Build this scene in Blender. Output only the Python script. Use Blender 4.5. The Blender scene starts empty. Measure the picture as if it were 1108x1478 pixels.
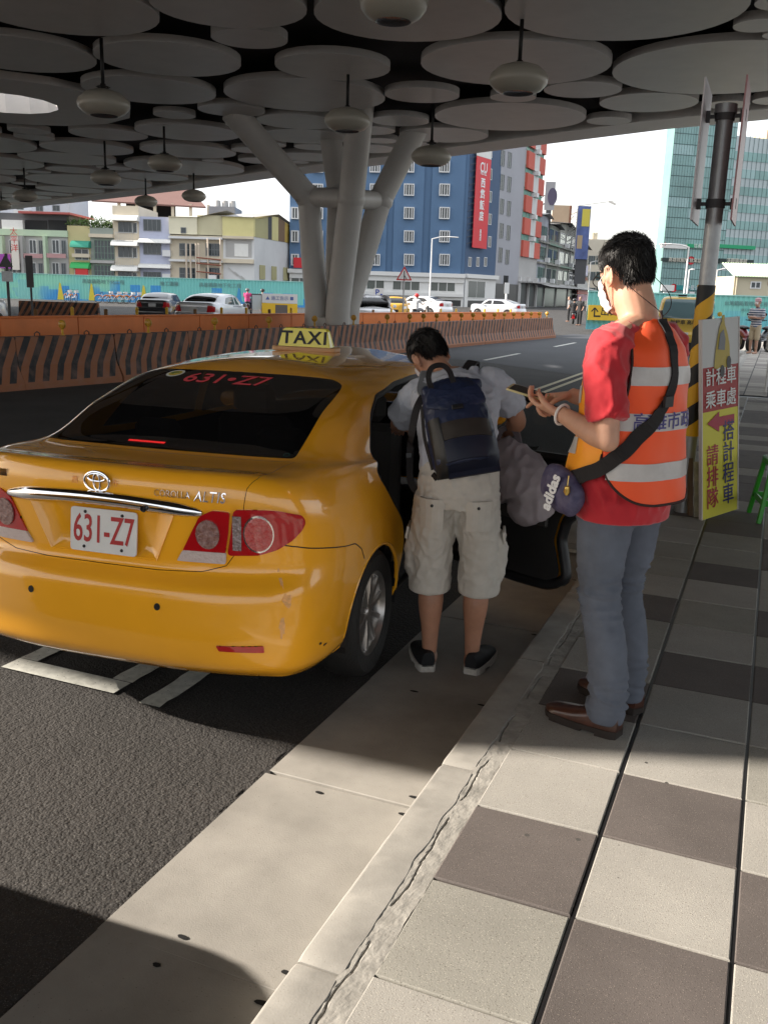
import bpy, bmesh, math, random
import numpy as np
from mathutils import Vector, Matrix, noise
from mathutils.geometry import delaunay_2d_cdt
R = math.radians
scene = bpy.context.scene
C = scene.collection

# ------------------------------------------------------------------ camera, light, exposure
FPX, CX, CY = 1322.0, 554.0, 739.0            # focal length and centre for a 1108 x 1478 picture
PITCH, YAW, ROLL, EYE = R(13.55), R(22.4), R(1.77), 1.70
fw = np.array([-math.sin(YAW) * math.cos(PITCH), math.cos(YAW) * math.cos(PITCH), -math.sin(PITCH)])
_r = np.array([math.cos(YAW), math.sin(YAW), 0.0]); _u = np.cross(_r, fw)
rt = _r * math.cos(ROLL) + _u * math.sin(ROLL); upv = np.cross(rt, fw)
cam_d = bpy.data.cameras.new('camera'); cam = bpy.data.objects.new('camera', cam_d); C.objects.link(cam)
cam_d.sensor_fit = 'VERTICAL'; cam_d.sensor_height = 36.0; cam_d.lens = FPX / 1478.0 * 36.0
cam_d.clip_start = 0.05; cam_d.clip_end = 3000
M3 = Matrix(((rt[0], upv[0], -fw[0]), (rt[1], upv[1], -fw[1]), (rt[2], upv[2], -fw[2])))
cam.matrix_world = Matrix.Translation((0, 0, EYE)) @ M3.to_4x4()
scene.camera = cam

SUN_AZ, SUN_EL = R(-20.0), R(25.0)             # azimuth measured from -X towards -Y (negative = from behind)
sdir = Vector((-math.cos(SUN_EL) * math.cos(SUN_AZ), math.cos(SUN_EL) * math.sin(SUN_AZ), math.sin(SUN_EL)))
sun_d = bpy.data.lights.new('sun', 'SUN'); sun_d.energy = 4.6; sun_d.angle = R(0.5); sun_d.color = (1.0, 0.91, 0.80)
sun = bpy.data.objects.new('sun', sun_d); C.objects.link(sun)
sun.rotation_euler = sdir.to_track_quat('Z', 'Y').to_euler()
world = bpy.data.worlds.new('World'); scene.world = world; world.use_nodes = True
wn = world.node_tree; wn.nodes.clear()
sky = wn.nodes.new('ShaderNodeTexSky'); sky.sky_type = 'NISHITA'; sky.sun_disc = False
sky.sun_elevation = SUN_EL; sky.sun_rotation = math.atan2(sdir.x, sdir.y); sky.air_density = 1.6; sky.dust_density = 3.0; sky.ozone_density = 1.0
bg = wn.nodes.new('ShaderNodeBackground'); bg.inputs[1].default_value = 0.13
# thin bright cloud over most of the sky, same in every direction
wo = wn.nodes.new('ShaderNodeOutputWorld'); wtc = wn.nodes.new('ShaderNodeTexCoord'); wnz = wn.nodes.new('ShaderNodeTexNoise'); wnz.inputs['Scale'].default_value = 2.2; wnz.inputs['Detail'].default_value = 7
wmr = wn.nodes.new('ShaderNodeMapRange'); wmr.inputs[1].default_value = 0.30; wmr.inputs[2].default_value = 0.62; wmr.inputs[3].default_value = 0.55; wmr.inputs[4].default_value = 0.97
wmx = wn.nodes.new('ShaderNodeMix'); wmx.data_type = 'RGBA'; wmx.inputs['B'].default_value = (4.3, 4.45, 4.7, 1)
wn.links.new(wtc.outputs['Generated'], wnz.inputs['Vector']); wn.links.new(wnz.outputs['Fac'], wmr.inputs[0]); wn.links.new(wmr.outputs[0], wmx.inputs['Factor'])
wn.links.new(sky.outputs[0], wmx.inputs['A']); wn.links.new(wmx.outputs['Result'], bg.inputs[0]); wn.links.new(bg.outputs[0], wo.inputs[0])
vs = scene.view_settings
vs.view_transform = 'Standard'; vs.look = 'None'; vs.gamma = 1.0; vs.use_curve_mapping = False
vs.exposure = 1.42

# ------------------------------------------------------------------ helpers: survey
EYEP = np.array([0, 0, EYE])
def ray(x, y): return fw + rt * (x - CX) / FPX - upv * (y - CY) / FPX
fh = np.array([-math.sin(YAW), math.cos(YAW), 0.0])
def at(x, y, d):                               # survey point at forward distance d
    r = ray(x, y); return EYEP + r * d / r.dot(fh)
def gz(x, y, z=0.0):
    r = ray(x, y); return EYEP + r * ((z - EYE) / r[2])
def ground(x, d):                              # ground point at forward distance d
    p = at(x, 430.0, d); return np.array([p[0], p[1], 0.0])

# ------------------------------------------------------------------ helpers: materials
def _n(nt, t, **k):
    n = nt.nodes.new(t)
    for a, b in k.items(): setattr(n, a, b)
    return n
MATS = {}
def mat(name, col, rough=0.6, metal=0.0, var=0.0, vscale=6.0, bump=0.0, bscale=60.0, coat=0.0, spec=0.5, col2=None,
        speck=None, emit=None, alpha=None, trans=0.0, subs=0.0, bdist=0.01, detail=4.0, ior=1.45, sheen=0.0, rvar=0.0, coords='Object'):
    if name in MATS: return MATS[name]
    m = bpy.data.materials.new(name); m.use_nodes = True; MATS[name] = m
    nt = m.node_tree; b = nt.nodes['Principled BSDF']; L = nt.links.new
    b.inputs['Base Color'].default_value = (*col, 1); b.inputs['Roughness'].default_value = rough
    b.inputs['Metallic'].default_value = metal; b.inputs['Specular IOR Level'].default_value = spec
    b.inputs['Coat Weight'].default_value = coat; b.inputs['Coat Roughness'].default_value = 0.03
    b.inputs['IOR'].default_value = ior
    b.inputs['Transmission Weight'].default_value = trans
    if sheen: b.inputs['Sheen Weight'].default_value = sheen
    if subs:
        b.inputs['Subsurface Weight'].default_value = subs; b.inputs['Subsurface Radius'].default_value = (0.02, 0.008, 0.004); b.inputs['Subsurface Scale'].default_value = 0.5
    if emit: b.inputs['Emission Color'].default_value = (*emit[0], 1); b.inputs['Emission Strength'].default_value = emit[1]
    if alpha is not None: b.inputs['Alpha'].default_value = alpha
    tc = _n(nt, 'ShaderNodeTexCoord'); src = tc.outputs[coords]
    cur = None
    if var or col2:
        n = _n(nt, 'ShaderNodeTexNoise'); n.inputs['Scale'].default_value = vscale; n.inputs['Detail'].default_value = detail; n.inputs['Roughness'].default_value = 0.6
        L(src, n.inputs['Vector'])
        r = _n(nt, 'ShaderNodeMapRange'); r.inputs[1].default_value = 0.3; r.inputs[2].default_value = 0.7
        L(n.outputs['Fac'], r.inputs[0])
        mx = _n(nt, 'ShaderNodeMix', data_type='RGBA')
        c2 = col2 if col2 else tuple(max(0, c * (1 - var)) for c in col)
        c1 = col if col2 else tuple(min(1, c * (1 + var)) for c in col)
        mx.inputs['A'].default_value = (*c2, 1); mx.inputs['B'].default_value = (*c1, 1)
        L(r.outputs[0], mx.inputs['Factor']); cur = mx.outputs['Result']
        if rvar:
            rr = _n(nt, 'ShaderNodeMapRange'); rr.inputs[3].default_value = max(0.02, rough - rvar); rr.inputs[4].default_value = min(1, rough + rvar)
            L(n.outputs['Fac'], rr.inputs[0]); L(rr.outputs[0], b.inputs['Roughness'])
    if speck:                                  # list of (scale, threshold, colour)
        for sc, th, cc in speck:
            v = _n(nt, 'ShaderNodeTexVoronoi'); v.inputs['Scale'].default_value = sc; L(src, v.inputs['Vector'])
            ms = _n(nt, 'ShaderNodeMath', operation='LESS_THAN'); ms.inputs[1].default_value = th; L(v.outputs['Distance'], ms.inputs[0])
            n2 = _n(nt, 'ShaderNodeTexWhiteNoise'); L(v.outputs['Position'], n2.inputs['Vector'])
            m2 = _n(nt, 'ShaderNodeMath', operation='GREATER_THAN'); m2.inputs[1].default_value = 0.55; L(n2.outputs['Value'], m2.inputs[0])
            m3 = _n(nt, 'ShaderNodeMath', operation='MULTIPLY'); L(ms.outputs[0], m3.inputs[0]); L(m2.outputs[0], m3.inputs[1])
            mx = _n(nt, 'ShaderNodeMix', data_type='RGBA'); mx.inputs['B'].default_value = (*cc, 1)
            if cur: L(cur, mx.inputs['A'])
            else: mx.inputs['A'].default_value = (*col, 1)
            L(m3.outputs[0], mx.inputs['Factor']); cur = mx.outputs['Result']
    if cur: L(cur, b.inputs['Base Color'])
    if bump:
        n = _n(nt, 'ShaderNodeTexNoise'); n.inputs['Scale'].default_value = bscale; n.inputs['Detail'].default_value = 5; L(src, n.inputs['Vector'])
        bp = _n(nt, 'ShaderNodeBump'); bp.inputs['Strength'].default_value = bump; bp.inputs['Distance'].default_value = bdist
        L(n.outputs['Fac'], bp.inputs['Height']); L(bp.outputs[0], b.inputs['Normal'])
    return m
def bsdf(m): return m.node_tree.nodes['Principled BSDF']

# ------------------------------------------------------------------ helpers: objects
def link(o, parent=None):
    C.objects.link(o)
    if parent is not None: o.parent = parent
    return o
def thing(name, label, cat, loc=(0, 0, 0), rz=0.0, group=None):
    o = bpy.data.objects.new(name, None); C.objects.link(o); o.empty_display_size = 0.2
    o.location = loc; o.rotation_euler = (0, 0, rz); return tag(o, label, cat, group)
def tag(o, label=None, cat=None, group=None, kind=None):
    if label: o['label'] = label
    if cat: o['category'] = cat
    if group: o['group'] = group
    if kind: o['kind'] = kind
    return o
def mobj(name, me, m=None, parent=None, loc=None, rz=None):
    o = bpy.data.objects.new(name, me)
    if m is not None:
        ms = m if isinstance(m, (list, tuple)) else [m]
        if not me.materials:
            for x in ms: me.materials.append(x)
    link(o, parent)
    if loc is not None: o.location = loc
    if rz is not None: o.rotation_euler = (0, 0, rz)
    return o
def pymesh(name, v, f, smooth=False, mi=None):
    me = bpy.data.meshes.new(name); me.from_pydata([tuple(map(float, p)) for p in v], [], f); me.update()
    if smooth: me.polygons.foreach_set('use_smooth', [True] * len(me.polygons))
    if mi is not None: me.polygons.foreach_set('material_index', mi)
    return me
class MB:                                      # collects shapes, links them as ONE mesh object
    def __init__(s): s.v = []; s.f = []; s.m = []; s.mi = 0; s.sm = []
    def add(s, v, f, smooth=False):
        k = len(s.v); s.v += [tuple(map(float, p)) for p in v]; s.f += [tuple(i + k for i in q) for q in f]
        s.m += [s.mi] * len(f); s.sm += [smooth] * len(f); return s
    def mat(s, i): s.mi = i; return s
    def box(s, x0, x1, y0, y1, z0, z1, T=None):
        v = [(x, y, z) for z in (z0, z1) for (x, y) in ((x0, y0), (x1, y0), (x1, y1), (x0, y1))]
        if T is not None: v = [tuple(T @ Vector(p)) for p in v]
        return s.add(v, [(0, 3, 2, 1), (4, 5, 6, 7), (0, 1, 5, 4), (1, 2, 6, 5), (2, 3, 7, 6), (3, 0, 4, 7)])
    def bar(s, a, b, w, h=None, up=(0, 0, 1)):  # rectangular bar from a to b
        a = Vector(a); b = Vector(b); h = h or w; d = (b - a).normalized(); u = Vector(up)
        if abs(d.dot(u)) > 0.98: u = Vector((1, 0, 0))
        x = d.cross(u).normalized(); y = x.cross(d)
        v = [p + x * sx * w / 2 + y * sy * h / 2 for p in (a, b) for sx, sy in ((-1, -1), (1, -1), (1, 1), (-1, 1))]
        return s.add(v, [(0, 1, 2, 3), (7, 6, 5, 4), (0, 4, 5, 1), (1, 5, 6, 2), (2, 6, 7, 3), (3, 7, 4, 0)])
    def tube(s, pts, r, n=10, closed=False, caps=True, flat=1.0, up=None):
        P = [Vector(p) for p in pts]; N = len(P); rs = r if isinstance(r, (list, tuple)) else [r] * N
        vs_ = []; prev = None
        for i, p in enumerate(P):
            if closed: d = (P[(i + 1) % N] - P[i - 1])
            else: d = P[min(i + 1, N - 1)] - P[max(i - 1, 0)]
            d.normalize()
            if prev is None:
                u = Vector(up) if up else (Vector((0, 0, 1)) if abs(d.z) < 0.9 else Vector((1, 0, 0)))
                x = d.cross(u).normalized()
            else:
                x = (prev - d * prev.dot(d)).normalized()
            y = x.cross(d).normalized(); prev = x
            for k in range(n):
                t = 2 * math.pi * k / n; vs_.append(p + (x * math.cos(t) + y * math.sin(t) * flat) * rs[i])
        f = []
        for i in range(N if closed else N - 1):
            j = (i + 1) % N
            for k in range(n): f.append((i * n + k, i * n + (k + 1) % n, j * n + (k + 1) % n, j * n + k))
        if caps and not closed: f.append(tuple(range(n))[::-1]); f.append(tuple((N - 1) * n + k for k in range(n)))
        return s.add(vs_, f, True)
    def lathe(s, prof, n=24, T=None, ang=2 * math.pi):
        full = abs(ang - 2 * math.pi) < 1e-6; cols = n if full else n + 1
        v = [(r * math.cos(ang * k / n), r * math.sin(ang * k / n), z) for r, z in prof for k in range(cols)]
        if T is not None: v = [tuple(T @ Vector(p)) for p in v]
        f = [(i * cols + k, i * cols + (k + 1) % cols, (i + 1) * cols + (k + 1) % cols, (i + 1) * cols + k) for i in range(len(prof) - 1) for k in range(cols if full else n)]
        return s.add(v, f, True)
    def prism(s, poly, z0, z1, T=None):        # polygon (CCW list of xy) extruded in z
        n = len(poly); v = [(x, y, z0) for x, y in poly] + [(x, y, z1) for x, y in poly]
        if T is not None: v = [tuple(T @ Vector(p)) for p in v]
        return s.add(v, [tuple(range(n))[::-1], tuple(range(n, 2 * n))] + [(i, (i + 1) % n, n + (i + 1) % n, n + i) for i in range(n)])
    def quad(s, a, b, c, d): return s.add([a, b, c, d], [(0, 1, 2, 3)])
    def mesh(s, name):
        me = bpy.data.meshes.new(name); me.from_pydata(s.v, [], s.f); me.update()
        me.polygons.foreach_set('material_index', s.m); me.polygons.foreach_set('use_smooth', s.sm); return me
    def build(s, name, m, parent=None, loc=None, rz=None, bevel=0.0, auto=True):
        me = s.mesh(name)
        if bevel: bevel_mesh(me, bevel)
        ms = m if isinstance(m, (list, tuple)) else [m]
        for x in ms: me.materials.append(x)
        if any(s.sm) and auto: me.set_sharp_from_angle(angle=R(42))
        return mobj(name, me, None, parent, loc, rz)
def bevel_mesh(me, w, seg=1, ang=30):
    bm = bmesh.new(); bm.from_mesh(me); bm.edges.ensure_lookup_table()
    es = [e for e in bm.edges if len(e.link_faces) == 2 and e.calc_face_angle(0) > R(ang)]
    bmesh.ops.bevel(bm, geom=es, offset=w, segments=seg, profile=0.7, affect='EDGES', clamp_overlap=True)
    bm.to_mesh(me); bm.free()
def eval_mesh(o, name):                        # bake an object's modifiers into a plain mesh
    dg = bpy.context.evaluated_depsgraph_get(); e = o.evaluated_get(dg)
    me = bpy.data.meshes.new_from_object(e, depsgraph=dg); me.name = name
    return me
def text_mesh(s, size=1.0, extrude=0.0, align='CENTER', sx=1.0, shear=0.0, bold=0.0, spacing=1.0, res=3):
    cu = bpy.data.curves.new('lettering', 'FONT'); cu.body = s; cu.size = size; cu.extrude = extrude; cu.align_x = align; cu.align_y = 'CENTER'
    cu.resolution_u = res; cu.shear = shear; cu.offset = bold; cu.space_character = spacing
    o = bpy.data.objects.new('lettering', cu); C.objects.link(o)
    me = eval_mesh(o, 'lettering'); bpy.data.objects.remove(o); bpy.data.curves.remove(cu)
    if sx != 1.0:
        for v in me.vertices: v.co.x *= sx
    return me
def frame(o, x, y):                            # matrix: local x, y axes and origin
    x = Vector(x).normalized(); y = Vector(y); z = x.cross(y).normalized(); y = z.cross(x)
    return Matrix(((x[0], y[0], z[0], o[0]), (x[1], y[1], z[1], o[1]), (x[2], y[2], z[2], o[2]), (0, 0, 0, 1)))
def letters(s, size, T, m, parent, name='lettering', extrude=0.001, **k):
    me = text_mesh(s, size, extrude, **k); me.transform(T); me.materials.append(m)
    return mobj(name, me, None, parent)
def remesh(name, mb, voxel, smooth=4, disp=None):
    me = mb.mesh(name); o = bpy.data.objects.new(name, me); C.objects.link(o)
    md = o.modifiers.new('r', 'REMESH'); md.mode = 'VOXEL'; md.voxel_size = voxel; md.use_smooth_shade = True
    if smooth: s_ = o.modifiers.new('s', 'SMOOTH'); s_.factor = 0.5; s_.iterations = smooth
    out = eval_mesh(o, name); bpy.data.objects.remove(o)
    if disp: displace(out, disp)
    out.polygons.foreach_set('use_smooth', [True] * len(out.polygons))
    return out
def displace(me, fn):
    n = len(me.vertices); co = np.empty(n * 3); no = np.empty(n * 3)
    me.vertices.foreach_get('co', co); me.vertices.foreach_get('normal', no)
    co = co.reshape(-1, 3); no = no.reshape(-1, 3)
    d = np.array([fn(Vector(c), Vector(q)) for c, q in zip(co, no)])
    co += no * d[:, None]; me.vertices.foreach_set('co', co.ravel()); me.update()
def copy_tree(o, parent=None):
    c = o.copy(); C.objects.link(c); c.parent = parent
    for ch in o.children: copy_tree(ch, c)
    return c
def inpoly(x, y, P):
    r = False; n = len(P); j = n - 1
    for i in range(n):
        xi, yi = P[i]; xj, yj = P[j]
        if (yi > y) != (yj > y) and x < (xj - xi) * (y - yi) / (yj - yi) + xi: r = not r
        j = i
    return r
rng = random.Random(7)
ORD = 'first second third fourth fifth sixth seventh eighth ninth tenth eleventh twelfth thirteenth fourteenth fifteenth sixteenth seventeenth eighteenth nineteenth twentieth'.split()
ORD += ['twenty-' + w for w in ORD[:9]] + ['thirtieth'] + ['thirty-' + w for w in ORD[:9]]
def project(p):
    v = np.array(p, float) - EYEP; z = v @ fw; return CX + FPX * (v @ rt) / z, CY - FPX * (v @ upv) / z
def number(objs, fmt, out):                    # label a row by its order from the left edge of the picture
    vis = [o for o in objs if project(o.matrix_world.translation if False else o.location)[0] > -12]
    vis.sort(key=lambda o: project(o.location)[0])
    for k, o in enumerate(vis): o['label'] = fmt % (ORD[k] if k < len(ORD) else 'last')
    for o in objs:
        if o not in vis: o['label'] = out
# ------------------------------------------------------------------ ground, road, gutter, kerb, pavement
CURB = 0.13
W = dict(coords='World')
_oldn = None
def world_coords(m):                           # texture follows world position (alike pieces do not repeat)
    nt = m.node_tree; g = nt.nodes.new('ShaderNodeNewGeometry')
    for l in list(nt.links):
        if l.from_node.type == 'TEX_COORD':
            s = l.to_socket; nt.links.remove(l); nt.links.new(g.outputs['Position'], s)
    return m
asph = mat('asphalt', (0.034, 0.031, 0.029), 0.85, var=0.30, vscale=1.1, detail=9, speck=[(150, 0.26, (0.10, 0.094, 0.085)), (85, 0.22, (0.016, 0.015, 0.014)), (210, .22, (.14, .132, .12))])
def chip_bump(m, sc, st, dist):
    nt = m.node_tree; v = _n(nt, 'ShaderNodeTexVoronoi'); v.inputs['Scale'].default_value = sc; v2 = _n(nt, 'ShaderNodeTexVoronoi'); v2.inputs['Scale'].default_value = sc * .45; tc = _n(nt, 'ShaderNodeTexCoord')
    for q in (v, v2): nt.links.new(tc.outputs['Object'], q.inputs['Vector'])
    a = _n(nt, 'ShaderNodeMath', operation='ADD'); nt.links.new(v.outputs['Distance'], a.inputs[0]); nt.links.new(v2.outputs['Distance'], a.inputs[1]); bp = _n(nt, 'ShaderNodeBump', invert=True); bp.inputs['Strength'].default_value = st; bp.inputs['Distance'].default_value = dist
    nt.links.new(a.outputs[0], bp.inputs['Height']); nt.links.new(bp.outputs[0], bsdf(m).inputs['Normal'])
chip_bump(asph, 105, .5, .006); world_coords(asph)
asph_dark = world_coords(mat('asphalt_dark', (0.040, 0.043, 0.050), 0.8, var=0.15, vscale=0.6, bump=0.3, bscale=90))  # darker, bluer asphalt colour for one stretch farther down the road
conc = world_coords(mat('gutter_concrete', (0.300, 0.284, 0.256), 0.8, var=0.24, vscale=2.4, detail=9, bump=0.25, bscale=220, bdist=0.003, speck=[(70, 0.10, (0.16, 0.14, 0.12))]))
curbm = world_coords(mat('kerb_concrete', (0.315, 0.300, 0.272), 0.85, var=0.22, vscale=6, detail=9, bump=0.25, bscale=160, bdist=0.002, speck=[(120, 0.16, (0.25, 0.23, 0.2))]))
mortar = world_coords(mat('rough_mortar', (0.305, 0.291, 0.264), 0.95, var=0.25, vscale=14, bump=.5, bscale=90, bdist=0.003))
tile_l = world_coords(mat('paver_light', (0.325, 0.310, 0.282), 0.85, var=0.13, vscale=2.2, detail=9, bump=0.4, bscale=260, bdist=0.003, speck=[(170, 0.22, (0.17, 0.15, 0.13)), (230, 0.2, (0.62, 0.58, 0.5)), (5.5, .045, (.07, .065, .06)), (13, .035, (.12, .11, .10))]))
tile_o = world_coords(mat('paver_olive', (0.270, 0.260, 0.230), 0.85, var=0.15, vscale=2.2, detail=9, bump=0.4, bscale=260, bdist=0.003, speck=[(170, 0.24, (0.13, 0.12, 0.10)), (230, 0.2, (0.55, 0.52, 0.44)), (5.5, .045, (.07, .065, .06)), (13, .035, (.12, .11, .10))]))
tile_d = world_coords(mat('paver_dark', (0.112, 0.096, 0.089), 0.8, var=0.18, vscale=2.6, detail=9, bump=0.4, bscale=260, bdist=0.003, speck=[(170, 0.22, (0.06, 0.05, 0.045)), (260, 0.16, (0.42, 0.36, 0.31)), (5.5, .045, (.07, .065, .06)), (13, .035, (.12, .11, .10))]))
blackj = mat('joint_rubber', (0.012, 0.012, 0.013), 0.45)
paintw = world_coords(mat('road_paint', (0.55, 0.55, 0.50), 0.7, var=0.2, vscale=25, bump=0.3, bscale=200, bdist=0.002, speck=[(60, 0.16, (0.12, 0.115, 0.11))]))
painty = world_coords(mat('lane_paint', (0.62, 0.55, 0.36), 0.7, var=0.2, vscale=20))

gm = MB(); gm.box(-260, 320, -80, 420, -0.5, -0.012); tag(gm.build('ground', asph), kind='structure')
rd = MB()
rd.add([(-260, -80, 0), (-1.50, -80, 0), (-1.50, 48, 0), (-260, 48, 0)], [(0, 1, 2, 3)])
rd.add([(-260, 48.0, 0), (320, 48, 0), (320, 420, 0), (-260, 420, 0)], [(0, 1, 2, 3)])
road = tag(rd.build('road', asph), kind='structure')
pm = MB(); pm.add([(-9.6, 24.2, .004), (-6.78, 22.95, .004), (-3.57, 20.38, .004), (-1.52, 19.6, .004), (-1.52, 44, .004), (-8.8, 44, .004)], [(0, 1, 2, 3, 4, 5)])
tag(pm.build('dark_asphalt', asph_dark, road), 'darker stretch of road')
# the asphalt close by is real relief: coarse chips standing proud, ragged against the gutter
def near_asphalt():
    x0, x1, y0, y1, st = -3.7, -1.495, 1.1, 3.3, 0.0085
    nx = int((x1 - x0) / st); ny = int((y1 - y0) / st); v = []; f = []
    for j in range(ny + 1):
        for i in range(nx + 1):
            x = x0 + (x1 - x0) * i / nx; y = y0 + (y1 - y0) * j / ny
            e = min(1, (i) / 12, (ny - j) / 12, j / 12)
            p = Vector((x * 70, y * 70, 0)); d = noise.voronoi(p)[0][0]
            h = max(0, 0.5 - d) * 0.0075 + noise.noise(Vector((x * 9, y * 9, 3))) * 0.0012
            if i > nx - 2: x += 0.012 * noise.noise(Vector((y * 14, 1.3, 0))) - 0.002; h = -0.002
            v.append((x, y, 0.0015 + max(0, 0.001 + h) * e))
    for j in range(ny):
        for i in range(nx): a = j * (nx + 1) + i; f.append((a, a + 1, a + nx + 2, a + nx + 1))
    me = pymesh('rough_asphalt', v, f, True)
    o = mobj('rough_asphalt', me, asph, road); o['kind'] = 'stuff'
near_asphalt()
# painted markings
def mark(name, x0, x1, y0, y1, m=paintw, z=0.012, parent=road):
    b = MB(); n = max(2, int((y1 - y0) / 0.06)) if y1 - y0 < 3 else 2; v = []
    for i in range(n + 1):
        y = y0 + (y1 - y0) * i / n; w = 0.006 if n > 2 else 0
        v += [(x0 + rng.uniform(-w, w), y, z), (x1 + rng.uniform(-w, w), y, z)]
    b.add(v, [(2 * i, 2 * i + 1, 2 * i + 3, 2 * i + 2) for i in range(n)])
    return b.build(name, m, parent)
mark('painted_line', -3.02, -2.92, 3.005, 5.4); mark('painted_line', -3.02, -2.40, 2.885, 3.0)
mark('painted_line', -2.50, -2.40, 3.005, 5.4); mark('painted_line', -2.25, -2.15, 2.86, 5.4)
mark('painted_line', -3.62, -3.34, 3.16, 3.29)
mark('painted_line', -1.60, -1.02, 6.02, 6.10, z=.016)
for x in (-3.98, -3.74): mark('lane_line', x - .05, x + .05, 7.0, 44, painty, .008)
for y in (15.2, 23.6, 32.0, 40.4): mark('lane_dash', -7.06, -6.93, y, y + 3.6, paintw, .008)

# gutter slabs
gut = tag(mobj('gutter', pymesh('gutter', [(-1.5, -3, -.01), (-.88, -3, -.01), (-.88, 48, -.01), (-1.5, 48, -.01)], [(0, 1, 2, 3)]), conc), kind='structure')
slab = {}
def gslab(n):
    b = MB(); nx = 10; v = []; f = []
    xs = [-1.5 + .62 * i / nx for i in range(nx + 1)]
    b.box(-1.50, -.882, 0.002, .916, -.02, .0036)
    me = b.mesh('gutter_slab'); bevel_mesh(me, .003); me.materials.append(conc); return me
gme = gslab(0)
for k in range(-1, 45):
    y = 1.70 + .92 * (k - 1)
    o = mobj('gutter_slab', gme, None, gut, (0, y, 0)); o.rotation_euler.z = R(0.3) if k % 2 else R(-.2)
slot_m = mat('slot_dark', (0.006, 0.006, 0.006), 0.9)  # flat near-black ovals paint the shade inside the lifting holes
for k in range(0, 12):
    y = 1.70 + .92 * (k - 1)
    for x in (-1.27, -.96):
        for dy in (-.055, .06):
            if k > 1 and rng.random() < .3: continue
            b = MB(); n = 12; w = rng.uniform(.012, .024)
            b.add([(x + w * math.cos(t * 2 * math.pi / n) + .004 * rng.random(), y + dy + .008 * math.sin(t * 2 * math.pi / n) + .002 * rng.random(), .0062) for t in range(n)], [tuple(range(n))])
            b.build('lifting_slot_shade', slot_m, gut)
# kerb stones with a rounded arris
kerb = tag(mobj('kerb', pymesh('kerb', [(-.86, -3, 0), (-.7, -3, 0), (-.7, 48, 0), (-.86, 48, 0)], [(0, 1, 2, 3)]), curbm), kind='structure')
def kerb_mesh(seed):
    prof = [(-.885, -.05), (-.885, .121), (-.8835, .1255), (-.880, .1285), (-.875, .1300), (-.82, .1305), (-.79, .1305), (-.766, .1302), (-.7645, .128), (-.764, .02)]
    n = 44; Ly = 1.052; v = []; f = []; L_ = len(prof)
    for j in range(n + 1):
        y = .004 + (Ly - .008) * j / n
        for i, (x, z) in enumerate(prof):
            q = Vector((x * 14 + seed * 7, y * 14, z * 10)); dx = noise.noise(q) * .0015; dz = noise.noise(q * 2.3) * .0008
            if i >= 7: dx = dx * .3 + noise.noise(Vector((seed, y * 9, 5))) * .012
            e = .006 if j in (0, n) else 0
            v.append((x + (dx if i < 7 else dx), y, z + (dz * .5 if z > .1 else 0) - (e if z > .1 else 0)))
    for j in range(n):
        for i in range(L_ - 1): a = j * L_ + i; f.append((a, a + L_, a + L_ + 1, a + 1))
    f.append(tuple(range(L_))); f.append(tuple(range(n * L_, n * L_ + L_))[::-1])
    me = pymesh('kerb_stone', v, f, True); me.materials.append(curbm); me.set_sharp_from_angle(angle=R(16)); return me
kms = [kerb_mesh(i) for i in range(4)]
for k in range(-3, 42):
    mobj('kerb_stone', kms[k % 4], None, kerb, (0, 1.68 + 1.052 * k, 0))
# pavement base, mortar fillet, pavers
side = MB(); side.box(-.765, 60, -6, 48, -.1, CURB - .02); pav = tag(side.build('pavement', blackj), kind='structure')
def mortar_strip():
    v = []; f = []; nx = 26; ny = 900; y0, y1 = .8, 12.
    for j in range(ny + 1):
        y = y0 + (y1 - y0) * j / ny
        a = -.772 + noise.noise(Vector((0, y * 9, 5))) * .01; b_ = -.693 + noise.noise(Vector((4, y * 7, 1))) * .006 + noise.noise(Vector((4, y * 40, 1))) * .003
        cr = a + (b_ - a) * (.30 + .25 * noise.noise(Vector((9, y * 4, 2))) + .05 * noise.noise(Vector((9, y * 22, 2))) + .03 * noise.noise(Vector((9, y * 70, 2))))
        for i in range(nx + 1):
            x = a + (b_ - a) * i / nx
            z = CURB - .0015 + .0016 * noise.noise(Vector((x * 40, y * 40, 0))) + .0007 * noise.noise(Vector((x * 160, y * 160, 0)))
            d = abs(x - cr)
            if d < .0032 and noise.noise(Vector((3, y * 5, 2))) > -.12: z -= .008 * (1 - d / .0032)
            v.append((x, y, z))
    for j in range(ny):
        for i in range(nx): a = j * (nx + 1) + i; f.append((a, a + 1, a + nx + 2, a + nx + 1))
    mobj('mortar_fillet', pymesh('mortar_fillet', v, f, False), mortar, pav)
    b = MB(); b.box(-.762, -.69, 12, 48, .05, CURB - .003); b.box(-.762, -.69, -3, .8, .05, CURB - .003); b.build('mortar_fillet', mortar, pav)
mortar_strip()
def tile_mesh(m, seed):
    n = 6; w, l, r_ = .3800, .402, .003; v = []; f = []
    def ring(o, z): return [(o, o, z), (w - o, o, z), (w - o, l - o, z), (o, l - o, z)]
    rs = [ring(0, -.05), ring(0, -.005), ring(.0012, -.0016), ring(.004, 0)]
    for q in rs: v += q
    for k in range(3):
        for i in range(4): f.append((k * 4 + i, k * 4 + (i + 1) % 4, k * 4 + 4 + (i + 1) % 4, k * 4 + 4 + i))
    f.append((12, 13, 14, 15)); me = pymesh('paver', v, f); me.materials.append(m); return me
TM = {'L': tile_mesh(tile_l, 0), 'D': tile_mesh(tile_d, 1), 'O': tile_mesh(tile_o, 2)}
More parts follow.
